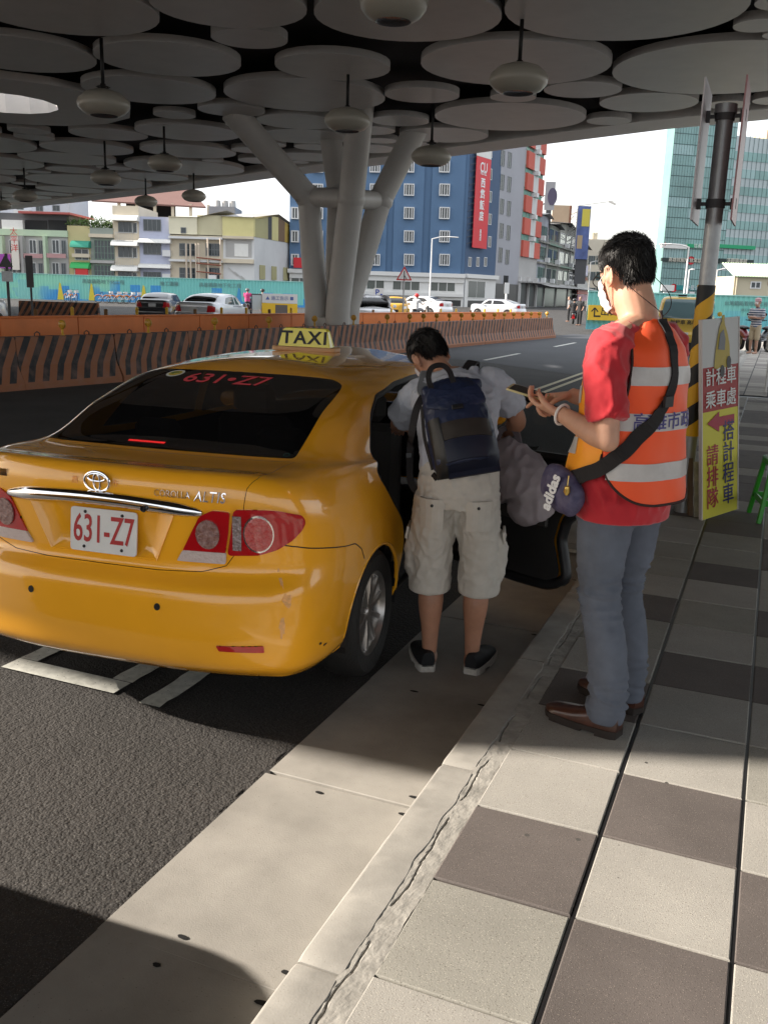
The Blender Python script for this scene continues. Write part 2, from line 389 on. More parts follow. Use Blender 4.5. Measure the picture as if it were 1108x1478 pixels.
cols = {0: {0: 'L', 1: 'O', 2: 'D', 3: 'L', 4: 'L', 5: 'D', 6: 'L', 7: 'O', 8: 'D', 9: 'L'},
        1: {0: 'L', 1: 'D', 2: 'L', 3: 'D', 4: 'L', 5: 'L', 6: 'D', 7: 'L', 8: 'O', 9: 'L', 10: 'D', 11: 'O'},
        2: {0: 'D', 1: 'L', 2: 'D', 3: 'L', 4: 'O', 5: 'L', 6: 'D', 7: 'O', 8: 'D', 9: 'L'}}
rt_ = random.Random(5)
for c in range(0, 5):
    for k in range(-1, 38):
        t = cols.get(c, {}).get(k) or rt_.choice('LLODD')
        x = -.695 + .3895 * c + (.0 if c == 0 else .004); y = 1.715 + .4085 * (k - 1)
        o = mobj('paver', TM[t], None, pav, (x, y, CURB + rt_.uniform(-.0015, .0012)))
        o.rotation_euler = (rt_.uniform(-.002, .002), rt_.uniform(-.002, .002), rt_.uniform(-.002, .002))
    b = MB(); b.box(-.695 + .3895 * c + .3800 + .003, -.695 + .3895 * (c + 1) + .004, 0, 17, CURB - .03, CURB - .0035); b.build('joint_strip', blackj, pav)
# beyond the pavers one can count: a sheet whose material carries the courses
def far_paving():
    m = world_coords(mat('paving_far', (0.33, 0.31, 0.29), 0.85)); nt = m.node_tree
    g = _n(nt, 'ShaderNodeNewGeometry'); br = _n(nt, 'ShaderNodeTexBrick'); br.offset = 0
    br.inputs['Scale'].default_value = 1.0; br.inputs['Brick Width'].default_value = .39; br.inputs['Row Height'].default_value = .4085
    br.inputs['Mortar Size'].default_value = .012; br.inputs['Color1'].default_value = (.42, .39, .34, 1); br.inputs['Color2'].default_value = (.20, .175, .16, 1); br.inputs['Mortar'].default_value = (.04, .04, .04, 1)
    nt.links.new(g.outputs['Position'], br.inputs['Vector']); nt.links.new(br.outputs['Color'], bsdf(m).inputs['Base Color'])
    b = MB(); b.quad((-.69, 17.23, CURB - .002), (60, 17.23, CURB - .002), (60, 48, CURB - .002), (-.69, 48, CURB - .002))
    b.quad((1.26, -6, CURB - .002), (60, -6, CURB - .002), (60, 17.23, CURB - .002), (1.26, 17.23, CURB - .002))
    b.build('far_paving', m, pav)
far_paving()

# ------------------------------------------------------------------ station canopy of round panels
ZC = 5.8
K = (ZC - EYE) / (6 - EYE)
north = [(-60, 55), (-45.9, 47), (-34, 41.6), (-24.9, 37.3), (-18.2, 33.6), (-11.8, 30.6), (-7.2, 28.2), (-3.2, 26.2), (-.8, 25.4), (3, 24.6), (8, 24), (14, 23.8)]
north = [(x * K, y * K) for x, y in north]
sh = Vector((-sdir.x, -sdir.y)) / sdir.z * ZC          # where the canopy's rim throws its shade
def g2c(x, y): return (x - sh.x, y - sh.y)
south = [(14, -9), (-8.4, -9), (-8.6, 5.5)] + [g2c(1.9, 10.2), g2c(1.15, 7.4), g2c(.80, 5.4), g2c(.62, 4.4), g2c(.42, 3.8), g2c(.12, 3.30), g2c(-.35, 3.06), g2c(-.95, 2.82), g2c(-1.6, 2.80), g2c(-2.4, 2.92), g2c(-3.6, 3.0), g2c(-9, 3.1)] + [(-60, g2c(-9, 3.1)[1])]  # unseen near side, shaped to throw the ground's shade edge and cut skylight
outline = north + south
cpl = thing('station_canopy', 'wide grey station canopy whose ceiling is covered with round white panels', 'canopy', (0, 0, 0))
disc_m = world_coords(mat('ceiling_panel', (0.60, 0.58, 0.56), 0.40, var=0.05, vscale=2, bump=.05, bscale=4, bdist=.03))
rim_m = mat('panel_rim', (0.45, 0.44, 0.43), 0.6)
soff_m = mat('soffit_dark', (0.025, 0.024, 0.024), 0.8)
band_m = mat('canopy_edge', (0.66, 0.65, 0.63), 0.5, var=.05, vscale=1)
HOLE = (-18.7 * K, 19.13 * K)
def slab_poly(name, poly, z, m, holes=(), flip=True):
    vv = [Vector(p) for p in poly]; ed = [(i, (i + 1) % len(poly)) for i in range(len(poly))]
    for h in holes:
        k = len(vv); vv += [Vector(p) for p in h]; ed += [(k + i, k + (i + 1) % len(h)) for i in range(len(h))]
    o = delaunay_2d_cdt(vv, ed, [], 0, 1e-4)
    fs = []
    for t in o[2]:
        cxy = sum((o[0][i] for i in t), Vector((0, 0))) / len(t)
        if inpoly(cxy.x, cxy.y, poly) and not any(inpoly(cxy.x, cxy.y, h) for h in holes): fs.append(tuple(t)[::-1] if flip else tuple(t))
    return pymesh(name, [(p.x, p.y, z) for p in o[0]], fs)
hole = [(HOLE[0] + 1.35 * math.cos(a * math.pi / 7), HOLE[1] + 1.35 * math.sin(a * math.pi / 7)) for a in range(14)]
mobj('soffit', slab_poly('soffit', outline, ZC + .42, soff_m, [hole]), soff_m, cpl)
mobj('roof_deck', slab_poly('roof_deck', outline, ZC + 1.1, band_m, [hole], False), band_m, cpl)
fb = MB(); n_ = len(outline)
for i in range(n_):
    a, b_ = outline[i], outline[(i + 1) % n_]; fb.quad((*a, ZC), (*b_, ZC), (*b_, ZC + 1.1), (*a, ZC + 1.1))
fb.build('fascia', band_m, cpl)
inner = []
for i, (x, y) in enumerate(north):
    a = Vector(north[max(0, i - 1)]); b_ = Vector(north[min(len(north) - 1, i + 1)]); d = (b_ - a).normalized(); inner.append((x - abs(d.y) * 1.25 * (1 if d.y < 0 else -1), y - abs(d.x) * 1.25))
eb = MB()
for i in range(len(north) - 1): eb.quad((*north[i], ZC), (*inner[i], ZC), (*inner[i + 1], ZC), (*north[i + 1], ZC)); eb.quad((*inner[i], ZC), (*inner[i], ZC + .3), (*inner[i + 1], ZC + .3), (*inner[i + 1], ZC))
eb.build('edge_band', band_m, cpl)
# round panels, as surveyed from the photograph (x, y, half width) and then packed in between
surv = [(90, 15, 137), (25, 80, 110), (243, 87, 147), (330, 10, 115), (360, 58, 127), (588, 25, 135), (216, 132, 98), (480, 98, 83), (440, 140, 117), (334, 160, 48), (252, 167, 30), (175, 170, 47), (157, 195, 55), (50, 199, 28), (92, 193, 21), (126, 215, 65), (272, 192, 77), (272, 219, 68), (98, 230, 83), (430, 176, 70), (440, 198, 64), (609, 138, 90), (743, 94, 136), (900, 15, 173), (1050, 103, 163), (840, 131, 60), (740, 141, 33), (735, 171, 108), (935, 150, 80), (878, 175, 40), (976, 163, 35), (1130, 5, 100), (1125, 52, 35), (1050, 152, 30), (1115, 147, 33), (577, 175, 42), (640, 196, 64), (453, 213, 32), (530, 215, 42), (365, 218, 45), (378, 233, 34), (430, 235, 20)]
discs = [(HOLE[0], HOLE[1], 3.1, 1)]
for px, py, hw in surv:
    g = gz(px, py, ZC); dep = (g - EYEP).dot(fw); r_ = hw * dep / FPX
    x, y = float(g[0]), float(g[1])
    for q in discs:
        dd = math.hypot(q[0] - x, q[1] - y); r_ = min(r_, dd - q[2] - .05)
    if r_ > .25: discs.append((x, y, r_, 0))
inn_poly = [(x, y - .25) for x, y in inner] + south
rp = random.Random(11)
def edge_dist(x, y, P):
    m_ = 1e9; n = len(P)
    for i in range(n):
        ax, ay = P[i]; bx, by = P[(i + 1) % n]; l2 = (bx - ax) ** 2 + (by - ay) ** 2
        t = max(0, min(1, ((x - ax) * (bx - ax) + (y - ay) * (by - ay)) / l2)); m_ = min(m_, math.hypot(x - ax - t * (bx - ax), y - ay - t * (by - ay)))
    return m_
for rr in (2.3, 1.7, 1.25, .9, .62, .42):
    for _ in range(2600):
        x = rp.uniform(-40, 9); y = rp.uniform(8, 40)
        if y < 10.5 and x < -14 and rp.random() < .5: continue
        if not inpoly(x, y, inn_poly): continue
        m_ = min(min(math.hypot(q[0] - x, q[1] - y) - q[2] for q in discs), edge_dist(x, y, inn_poly)) - .09
        if m_ >= rr * .85 and len(discs) < 292: discs.append((x, y, min(m_, rr * 1.12), 0))
for x, y, r_, h in discs:
    n = max(28, int(14 + r_ * 14)); zz = ZC + rp.uniform(0, .02)
    if h:
        n = 14; v = []; f = []
        for k in range(n):
            a = 2 * math.pi * k / n
            for (q, z) in ((r_, zz + .16), (r_, zz), (1.35, zz), (1.35, zz + 1.1)): v.append((x + q * math.cos(a), y + q * math.sin(a), z))
        for k in range(n):
            a, b_ = 4 * k, 4 * ((k + 1) % n)
            for i in range(3): f.append((a + i, a + i + 1, b_ + i + 1, b_ + i))
        o = mobj('skylight_ring', pymesh('skylight_ring', v, f), disc_m, cpl)
    else:
        v = [(x + r_ * math.cos(2 * math.pi * k / n), y + r_ * math.sin(2 * math.pi * k / n), z) for z in (zz, zz + .13) for k in range(n)]
        f = [tuple(range(n))[::-1]] + [(k, (k + 1) % n, n + (k + 1) % n, n + k) for k in range(n)]
        me = pymesh('ceiling_disc', v, f, mi=[0] + [1] * n); me.materials.append(disc_m); me.materials.append(rim_m); mobj('ceiling_disc', me, None, cpl)
# pendant lamps
lamp_m = mat('lamp_shell', (0.42, 0.40, 0.34), 0.28, spec=.6); lampi_m = mat('lamp_lens', (0.10, 0.10, 0.11), 0.15); pole_bk = mat('black_steel', (0.02, 0.02, 0.02), 0.5)
lm = MB(); lm.lathe([(0.03, .30), (.16, .285), (.32, .22), (.43, .10), (.46, 0), (.44, -.09), (.36, -.19), (.26, -.245), (.24, -.25)], 32)
ll = MB(); ll.lathe([(.24, -.25), (.225, -.22), (.10, -.20), (.0, -.20)], 24)
ls = MB(); ls.tube([(0, 0, .28), (0, 0, .5)], .05, 10); ls.lathe([(.10, .40), (.13, .42), (.10, .44)], 12); ls.tube([(0, 0, .4), (0, 0, 1.62)], .032, 8)
lme, lle, lse = lm.mesh('shell'), ll.mesh('lens'), ls.mesh('stem')
for a, b_ in ((lme, lamp_m), (lle, lampi_m), (lse, pole_bk)): a.materials.append(b_)
LP = [(748, 115, 78, 'nearest, in front of a large panel above the road'), (150, 150, 69, 'upper left, right of the round skylight'), (501, 174, 62, 'in front of the branching column'), (622, 226, 54, 'just right of the column branch, over the blue hotel'),
      (238, 236, 46, 'left of the branching column, over the grey rooftops'), (153, 257, 41, 'over the dark roof terrace on the left'), (280, 283, 33, 'low one over the cream rooftops'), (211, 291, 31, 'low one over the white awnings'), (37, 283, 33, 'far left below the skylight'), (488, 256, 30, 'half hidden behind the branching column'), (3, 296, 26, 'cut by the left edge')]
for px, py, w_, s_ in LP:
    d = .92 * FPX / w_ * math.cos(PITCH) * 1.02
    zl = at(px, py, d)
    t = thing('pendant_lamp', 'round pebble shaped pendant lamp, ' + s_, 'lamp', tuple(zl), 0, 'pendant lamps under the canopy')
    mobj('lamp_shade', lme, None, t).scale = (1, 1, .80); mobj('lens', lle, None, t).scale = (1, 1, .80)
    st = mobj('stem', lse, None, t); st.scale = (1, 1, max(.5, (ZC - zl[2] + .05) / 1.62))
lt = thing('pendant_lamp', 'dark rimmed ceiling lamp cut by the top edge of the picture', 'lamp', tuple(gz(568, 2, ZC - .35)), 0, 'pendant lamps under the canopy')
mobj('lamp_shade', lme, None, lt); mobj('lens', lle, None, lt); mobj('stem', lse, None, lt).scale = (1, 1, .4)

# ------------------------------------------------------------------ branching column
col_m = mat('column_paint', (0.50, 0.485, 0.46), 0.4, var=.06, vscale=1.5, bump=.04, bscale=8)
CB = Vector((-11.3, 23.3, 0)); cd = 25.9
col = thing('branching_column', 'grey steel column of four splayed tubes tied by a ring', 'column', tuple(CB))
def cl(px, py, d): return Vector(at(px, py, d)) - CB
def branch(pts, r0=.32):
    b = MB(); P = [Vector(p) for p in pts]; out = []
    for i in range(len(P) - 1):                 # soften each bend
        a, c_ = P[i], P[i + 1]; out.append(a)
        if i < len(P) - 2: out += [a.lerp(c_, .5)]
    out.append(P[-1]); b.tube(out, r0, 24); return b.build('branch', col_m, col)
rf = cl(445, 285, cd - .1); rr_ = cl(548, 290, cd + .1); rfr = cl(507, 287, cd - 1.05); rbk = cl(489, 283, cd + 1.1)
ft = .02
def foot(px, d): p = cl(px, 470, d); return Vector((p.x, p.y, 0))
branch([foot(455, cd - .1), cl(457, 440, cd - .1), rf, cl(335, 172, cd - 1.6) + Vector((0, 0, .2))])
branch([foot(486, cd - .45), cl(488, 440, cd - .5), rfr, cl(525, 120, cd - 2.6) + Vector((0, 0, .3))], .33)
branch([foot(482, cd + .35), cl(484, 420, cd + .5), rbk, cl(474, 196, cd + 2.2) + Vector((0, 0, .3))], .31)
branch([foot(500, cd), cl(503, 440, cd), rr_, cl(603, 193, cd + .3) + Vector((0, 0, .25))])
b = MB(); cpt = (rf + rr_ + rfr + rbk) / 4; rpts = [rf, rfr, rr_, rbk]
for i in range(4): b.tube([rpts[i], rpts[(i + 1) % 4]], .24, 20)
for q in rpts: b.lathe([(.0, .34), (.2, .3), (.34, .12), (.36, 0), (.34, -.12), (.2, -.3), (0, -.34)], 20, Matrix.Translation(q))
b.build('tie_ring', col_m, col)
b = MB(); b.lathe([(.62, 0), (.62, .95), (.45, .96), (0, .96)], 20, Matrix.Translation(foot(480, cd))); b.build('column_base', col_m, col)

# ------------------------------------------------------------------ striped concrete barriers
def stripe_mat():
    m = mat('barrier_paint', (0.30, 0.115, 0.045), 0.7); nt = m.node_tree; L = nt.links.new; b = bsdf(m)
    tc = _n(nt, 'ShaderNodeTexCoord'); sp = _n(nt, 'ShaderNodeSeparateXYZ'); L(tc.outputs['Object'], sp.inputs[0])
    def mth(op, a, c=None):
        n = _n(nt, 'ShaderNodeMath', operation=op)
        for i, q in enumerate((a, c)):
            if q is None: continue
            if isinstance(q, (int, float)): n.inputs[i].default_value = q
            else: L(q, n.inputs[i])
        return n.outputs[0]
    t = mth('ADD', sp.outputs['Y'], mth('MULTIPLY', sp.outputs['Z'], -0.55))   # leaning stripes
    t = mth('FRACT', mth('MULTIPLY', t, 1 / 0.275)); k = mth('LESS_THAN', t, 0.47)
    k = mth('MULTIPLY', k, mth('GREATER_THAN', sp.outputs['Z'], 0.115))
    nz = _n(nt, 'ShaderNodeTexNoise'); nz.inputs['Scale'].default_value = 5; nz.inputs['Detail'].default_value = 6; g = _n(nt, 'ShaderNodeNewGeometry'); L(g.outputs['Position'], nz.inputs['Vector'])
    mx = _n(nt, 'ShaderNodeMix', data_type='RGBA'); mx.inputs['A'].default_value = (0.27, 0.105, 0.048, 1); mx.inputs['B'].default_value = (0.022, 0.022, 0.024, 1); L(k, mx.inputs['Factor'])
    r = _n(nt, 'ShaderNodeMapRange'); r.inputs[1].default_value = .45; r.inputs[2].default_value = .75; r.inputs[4].default_value = .45; L(nz.outputs['Fac'], r.inputs[0])
    m2 = _n(nt, 'ShaderNodeMix', data_type='RGBA'); L(mx.outputs['Result'], m2.inputs['A']); m2.inputs['B'].default_value = (0.25, 0.15, 0.12, 1); L(r.outputs[0], m2.inputs['Factor'])
    L(m2.outputs['Result'], b.inputs['Base Color']); return m
strp = stripe_mat()
def barrier_mesh(Ln=2.0):
    prof = [(-.30, 0), (-.30, .09), (-.285, .12), (-.16, .36), (-.105, .80), (-.095, .82), (.095, .82), (.105, .80), (.16, .36), (.285, .12), (.30, .09), (.30, 0)]
    v = []; f = []; n = len(prof); ys = [.006, .02, Ln - .02, Ln - .006]
    for j, y in enumerate(ys):
        s = .985 if j in (0, 3) else 1
        v += [(x * s, y, z * (s if z > .5 else 1)) for x, z in prof]
    for j in range(3):
        for i in range(n - 1): f.append((j * n + i, j * n + i + 1, (j + 1) * n + i + 1, (j + 1) * n + i)[::-1])
    f.append(tuple(range(n))); f.append(tuple(range(3 * n, 4 * n))[::-1])
    me = pymesh('barrier_body', v, f); me.materials.append(strp); return me
bme = barrier_mesh()
lug = MB(); lug.tube([(0, .45, .81), (0, .45, .86), (0, .50, .89), (0, .55, .86), (0, .55, .81)], .011, 6); lug2 = MB(); lug2.tube([(0, 1.45, .81), (0, 1.45, .86), (0, 1.5, .89), (0, 1.55, .86), (0, 1.55, .81)], .011, 6)
lug_me = lug.mesh('lifting_loop'); lug_me.materials.append(mat('rebar', (.12, .07, .05), .8)); lug_me2 = lug2.mesh('lifting_loop'); lug_me2.materials.append(mat('rebar', (.12, .07, .05), .8))
yel = mat('delineator_yellow', (0.62, 0.36, 0.03), 0.45, var=.15, vscale=8)
refl = mat('delineator_disc', (0.50, 0.27, 0.03), 0.3, var=.2, vscale=30)
dp = MB(); dp.box(-.03, .03, -.03, .03, .81, .83); dp.tube([(0, 0, .82), (0, 0, .93)], .02, 8); dpm = dp.mesh('stem'); dpm.materials.append(yel)
dd = MB(); dd.lathe([(0, -.02), (.072, -.02), (.078, 0), (.072, .02), (0, .02)], 20, Matrix.Translation((0, 0, 1.0)) @ Matrix.Rotation(R(90), 4, 'X')); ddm = dd.mesh('reflector_disc'); ddm.materials.append(refl)
line = [(-12.2, 3.4), (-11.6, 8.2), (-11.22, 11.0), (-10.75, 13.7), (-10.35, 20), (-9.85, 28.1), (-9.3, 34.1), (-8.7, 40.8)]
def walk(line, step):
    P = [Vector(p) for p in line]; out = []; i = 0; p = P[0].copy(); 
    while i < len(P) - 1:
        d = P[i + 1] - p
        if d.length < step:
            i += 1
            if i >= len(P) - 1: break
            rem = step - d.length; q = P[i] + (P[i + 1] - P[i]).normalized() * rem
        else: q = p + d.normalized() * step
        out.append((p.copy(), q.copy())); p = q
    return out
segs = walk(line, 2.0); LB, LR, LO, LY, LW = [], [], [], [], []
mid = ['behind the taxi roof sign', 'in the deep shade on the left', 'near the foot of the branching column', 'far down the road']
for k, (a, b_) in enumerate(segs):
    d = b_ - a; rz = math.atan2(-d.x, d.y)
    t = thing('striped_barrier', 'orange and black striped concrete barrier in the row along the road', 'barrier', (a.x, a.y, 0), rz, 'striped barriers along the road')
    mobj('barrier_body', bme, None, t); mobj('lifting_loop', lug_me, None, t); mobj('lifting_loop', lug_me2, None, t); LB.append(t)
    for s_ in ((1.0,) if a.y < 24 else (.5, 1.5)):
        q = a + d.normalized() * s_
        t2 = thing('barrier_reflector', 'round yellow reflector standing on the striped barriers', 'reflector', (q.x, q.y, 0), rz, 'round reflectors on the barrier row')
        LR.append(t2); mobj('stem', dpm, None, t2); mobj('reflector_disc', ddm, None, t2)
# orange panel wall on the far side of the median
ow = world_coords(mat('orange_panel', (0.72, 0.19, 0.035), 0.45, var=.12, vscale=1.2)); owl = [(-15.2, 4), (-14.2, 12.0), (-13.4, 20), (-12.6, 27), (-11.3, 35), (-9.6, 42.6)]
op = MB(); op.box(-.05, .05, .008, 1.992, 0.04, .96); op.box(-.07, .07, 0, 2.0, .96, 1.0); op.box(-.16, .16, .2, .45, 0, .06); op.box(-.16, .16, 1.55, 1.8, 0, .06)
opm = op.mesh('panel'); bevel_mesh(opm, .008); opm.materials.append(ow)
for a, b_ in walk(owl, 2.0):
    d = b_ - a; t = tag(mobj('orange_barrier', opm, None, None, (a.x, a.y, 0), math.atan2(-d.x, d.y)), 'flat orange barrier panel behind the striped barriers', 'barrier', 'orange barrier panels of the median'); LO.append(t)
# bollards on the far carriageway side
bol = MB(); bol.tube([(0, 0, 0), (0, 0, 1.02)], .045, 10); bol.lathe([(.045, 1.0), (.05, 1.03), (.0, 1.07)], 10)
bo_me = bol.mesh('bollard'); bo_me.materials.append(yel)
bol2 = MB(); bol2.tube([(0, 0, .0), (0, 0, 1.0)], .05, 10); bo2 = bol2.mesh('bollard'); bo2.materials.append(mat('bollard_brown', (.17, .085, .03), .6))
for a, b_ in walk([(-18.5, 8), (-17.6, 14.5), (-16.6, 22), (-15.3, 29), (-13.2, 37), (-11, 45)], 1.15):
    k = int(a.y * 1.7) % 3
    o = tag(mobj('bollard', bo2 if k == 1 else bo_me, None, None, (a.x, a.y, 0)), 'thin brown post behind the orange panels' if k == 1 else 'thin yellow post behind the orange panels', 'bollard', 'brown posts beyond the median' if k == 1 else 'yellow posts beyond the median'); (LW if k == 1 else LY).append(o)
number(LB, 'black and orange striped barrier, %s from the left edge in the roadside row', 'striped barrier of the roadside row just outside the left edge')
number(LR, 'round yellow reflector on the striped barriers, %s from the left', 'round reflector on the striped barriers outside the left edge')
number(LO, 'flat orange barrier panel of the median, %s from the left edge', 'flat orange barrier panel outside the left edge')
number(LY, 'thin yellow post beyond the orange panels, %s yellow one from the left', 'thin yellow post outside the left edge')
number(LW, 'thin brown post beyond the orange panels, %s brown one from the left', 'thin brown post outside the left edge')
# ------------------------------------------------------------------ car body surfaces
def cr_interp(xs, P, q):                       # Catmull-Rom through non-uniform knots; P (n,k), q (m,)
    xs = np.array(xs, float); P = np.array(P, float); n = len(xs)
    d = (P[1:] - P[:-1]) / (xs[1:] - xs[:-1])[:, None]
    T = np.zeros_like(P); h = xs[1:] - xs[:-1]
    T[1:-1] = (d[:-1] * h[1:, None] + d[1:] * h[:-1, None]) / (h[:-1] + h[1:])[:, None]
    T[0] = d[0]; T[-1] = d[-1]
    i = np.clip(np.searchsorted(xs, q, side='right') - 1, 0, n - 2); t = ((q - xs[i]) / h[i])[:, None]; hh = h[i][:, None]
    return (2 * t**3 - 3 * t**2 + 1) * P[i] + (t**3 - 2 * t**2 + t) * hh * T[i] + (-2 * t**3 + 3 * t**2) * P[i + 1] + (t**3 - t**2) * hh * T[i + 1]
class Body:
    """smooth skin given by a net of control columns; a runs rear centre -> front centre, b bottom -> roof centre"""
    def __init__(s, ctrl, acol, brow, na=150, nb=110, smooth=10):
        P = np.array(ctrl, float)              # columns x rows x 3
        s.A = float(acol[-1]); s.B = float(brow[-1]); s.na, s.nb = na, nb
        qa = np.linspace(0, s.A, na + 1); qb = np.linspace(0, s.B, nb + 1)
        rows = np.stack([cr_interp(acol, P[:, j], qa) for j in range(P.shape[1])], 1)
        G = np.stack([cr_interp(brow, rows[i], qb) for i in range(na + 1)], 0)
        for _ in range(smooth):
            H = G.copy(); H[1:-1, 1:-1] = G[1:-1, 1:-1] * .5 + (G[2:, 1:-1] + G[:-2, 1:-1] + G[1:-1, 2:] + G[1:-1, :-2]) * .125
            m = G[1].copy(); m[:, 0] *= -1; H[0, 1:-1] = G[0, 1:-1] * .5 + (G[1, 1:-1] + m[1:-1] + G[0, 2:] + G[0, :-2]) * .125; H[0, :, 0] = 0
            G = H
        s.G = G
    def pt(s, a, b):                           # a signed: negative = left side
        sg = -1 if a < 0 else 1; x = min(abs(a), s.A - 1e-6) / s.A * s.na; y = min(max(b, 0), s.B - 1e-6) / s.B * s.nb
        i, j = int(x), int(y); u, v = x - i, y - j; G = s.G
        p = G[i, j] * (1 - u) * (1 - v) + G[i + 1, j] * u * (1 - v) + G[i, j + 1] * (1 - u) * v + G[i + 1, j + 1] * u * v
        return np.array([p[0] * sg, p[1], p[2]])
    def nrm(s, a, b):
        e = s.A / s.na; g = s.B / s.nb
        def q(a, b):
            return s.pt(a, b)
        da = q(a + e, b) - q(a - e, b) if abs(a) > e or a >= 0 else q(a + e, b) - q(a - e, b)
        db = q(a, min(b + g, s.B)) - q(a, max(b - g, 0)); n = np.cross(da, db); l = np.linalg.norm(n)
        return n / l if l > 1e-9 else np.array([0, 0, 1.0])
    def inv(s, view, u, v, amin=None, amax=None, bmin=None, bmax=None, side=1):
        ax = {'rear': (0, 2), 'side': (1, 2), 'top': (0, 1)}[view]; sg = 1
        if view != 'side': sg = -1 if u < 0 else 1; u = abs(u)
        else: sg = side
        i0 = 0 if amin is None else int(amin / s.A * s.na); i1 = s.na if amax is None else int(amax / s.A * s.na)
        j0 = 0 if bmin is None else int(bmin / s.B * s.nb); j1 = s.nb if bmax is None else int(bmax / s.B * s.nb)
        g = s.G[i0:i1 + 1, j0:j1 + 1][:, :, ax]; d = (g[..., 0] - u) ** 2 + (g[..., 1] - v) ** 2
        k = np.unravel_index(np.argmin(d), d.shape); i, j = k[0] + i0, k[1] + j0
        # one Newton step in the chosen view
        ii = min(max(i, 1), s.na - 1); jj = min(max(j, 1), s.nb - 1)
        ga = (s.G[ii + 1, j][list(ax)] - s.G[ii - 1, j][list(ax)]) / 2; gb = (s.G[i, jj + 1][list(ax)] - s.G[i, jj - 1][list(ax)]) / 2
        M = np.array([ga, gb]).T; r = np.array([u, v]) - s.G[i, j][list(ax)]
        try: st = np.linalg.solve(M, r)
        except Exception: st = np.zeros(2)
        st = np.clip(st, -1, 1) if abs(np.linalg.det(M)) > 1e-9 else np.zeros(2)
        return (sg * min(max((i + st[0]) / s.na * s.A, 0), s.A), min(max((j + st[1]) / s.nb * s.B, 0), s.B))
def densify(P, st, closed=True):
    out = []; n = len(P)
    for i in range(n if closed else n - 1):
        a = P[i]; b = P[(i + 1) % n]; k = max(1, int(math.hypot(b[0] - a[0], b[1] - a[1]) / st))
        out += [(a[0] + (b[0] - a[0]) * t / k, a[1] + (b[1] - a[1]) * t / k) for t in range(k)]
    if not closed: out.append(P[-1])
    return out
def rounded(P, r, n=4):                        # round the corners of a polygon
    out = []; N = len(P)
    for i in range(N):
        p = Vector(P[i]); a = Vector(P[i - 1]) - p; b = Vector(P[(i + 1) % N]) - p
        d = min(r, a.length * .45, b.length * .45); A = p + a.normalized() * d; B = p + b.normalized() * d
        for k in range(n + 1): t = k / n; q = A * (1 - t) ** 2 + p * 2 * t * (1 - t) + B * t * t; out.append((q.x, q.y))
    return out
def inset(P, d):                               # shrink a polygon by d
    N = len(P); ar = sum(P[i][0] * P[(i + 1) % N][1] - P[(i + 1) % N][0] * P[i][1] for i in range(N)); s = 1 if ar > 0 else -1; out = []
    for i in range(N):
        a = Vector(P[i - 1]); p = Vector(P[i]); b = Vector(P[(i + 1) % N]); t = (b - a)
        if t.length < 1e-9: out.append((p.x, p.y)); continue
        t.normalize(); out.append((p.x - t.y * d * s, p.y + t.x * d * s))
    return out
def panels(S, regions, a0, a1, b0, b1, st, fine=None, flip=False):
    """cut the skin a0..a1 x b0..b1 into regions {name: (polygon, gap)}; returns meshes; '' is the remainder; None polygon = hole"""
    V = []; E = []; loops = {}
    def add(P):
        k = len(V); V.extend(Vector(p) for p in P); E.extend((k + i, k + (i + 1) % len(P)) for i in range(len(P)))
    outer = densify([(a0, b0), (a1, b0), (a1, b1), (a0, b1)], st); add(outer)
    cut = {}
    for nm, (P, gap, keep) in regions.items():
        P = densify(P, st * .5); add(P); Q = P
        if gap and keep: Q = inset(P, gap); add(Q)
        cut[nm] = (P, Q, keep)
    na_, nb_ = int((a1 - a0) / st), int((b1 - b0) / st)
    for i in range(1, na_):
        for j in range(1, nb_):
            V.append(Vector((a0 + (a1 - a0) * (i + .5 * (j % 2)) / na_, b0 + (b1 - b0) * j / nb_)))
    o = delaunay_2d_cdt(V, E, [], 0, 1e-5)
    vo, fo = o[0], o[2]; out = {nm: [] for nm in list(regions) + ['']}
    for t in fo:
        x = sum(vo[i].x for i in t) / len(t); y = sum(vo[i].y for i in t) / len(t)
        if not (a0 <= x <= a1 and b0 <= y <= b1): continue
        hit = ''
        for nm, (P, Q, keep) in cut.items():
            if inpoly(x, y, P):
                hit = nm if keep and inpoly(x, y, Q) else None; break
        if hit is not None: out[hit].append(tuple(t))
    res = {}
    for nm, fs in out.items():
        if not fs: continue
        ids = sorted({i for t in fs for i in t}); mp = {i: k for k, i in enumerate(ids)}
        res[nm] = ([(vo[i].x, vo[i].y) for i in ids], [tuple(mp[i] for i in t) for t in fs])
    return res
def skin_mesh(S, name, uv, fs, off=0.0, m=None, T=None):
    nn = [S.nrm(a, b) for a, b in uv]; P = [S.pt(a, b) + n * off for (a, b), n in zip(uv, nn)]
    P2 = np.array(P); t = fs[len(fs) // 2]; 
    me = bpy.data.meshes.new(name)
    # keep winding consistent with the outward normal
    out = []
    for t in fs:
        a, b, c = P2[t[0]], P2[t[1]], P2[t[2]]; g = np.cross(b - a, c - a); nv = nn[t[0]] + nn[t[1]] + nn[t[2]]
        out.append(t if g.dot(nv) >= 0 else t[::-1])
    me.from_pydata([tuple(p) for p in P], [], out); me.update()
    me.polygons.foreach_set('use_smooth', [True] * len(me.polygons))
    try: me.normals_split_custom_set_from_vertices([tuple(n) for n in nn])
    except Exception: pass
    if m: me.materials.append(m)
    if T is not None: me.transform(T)
    return me
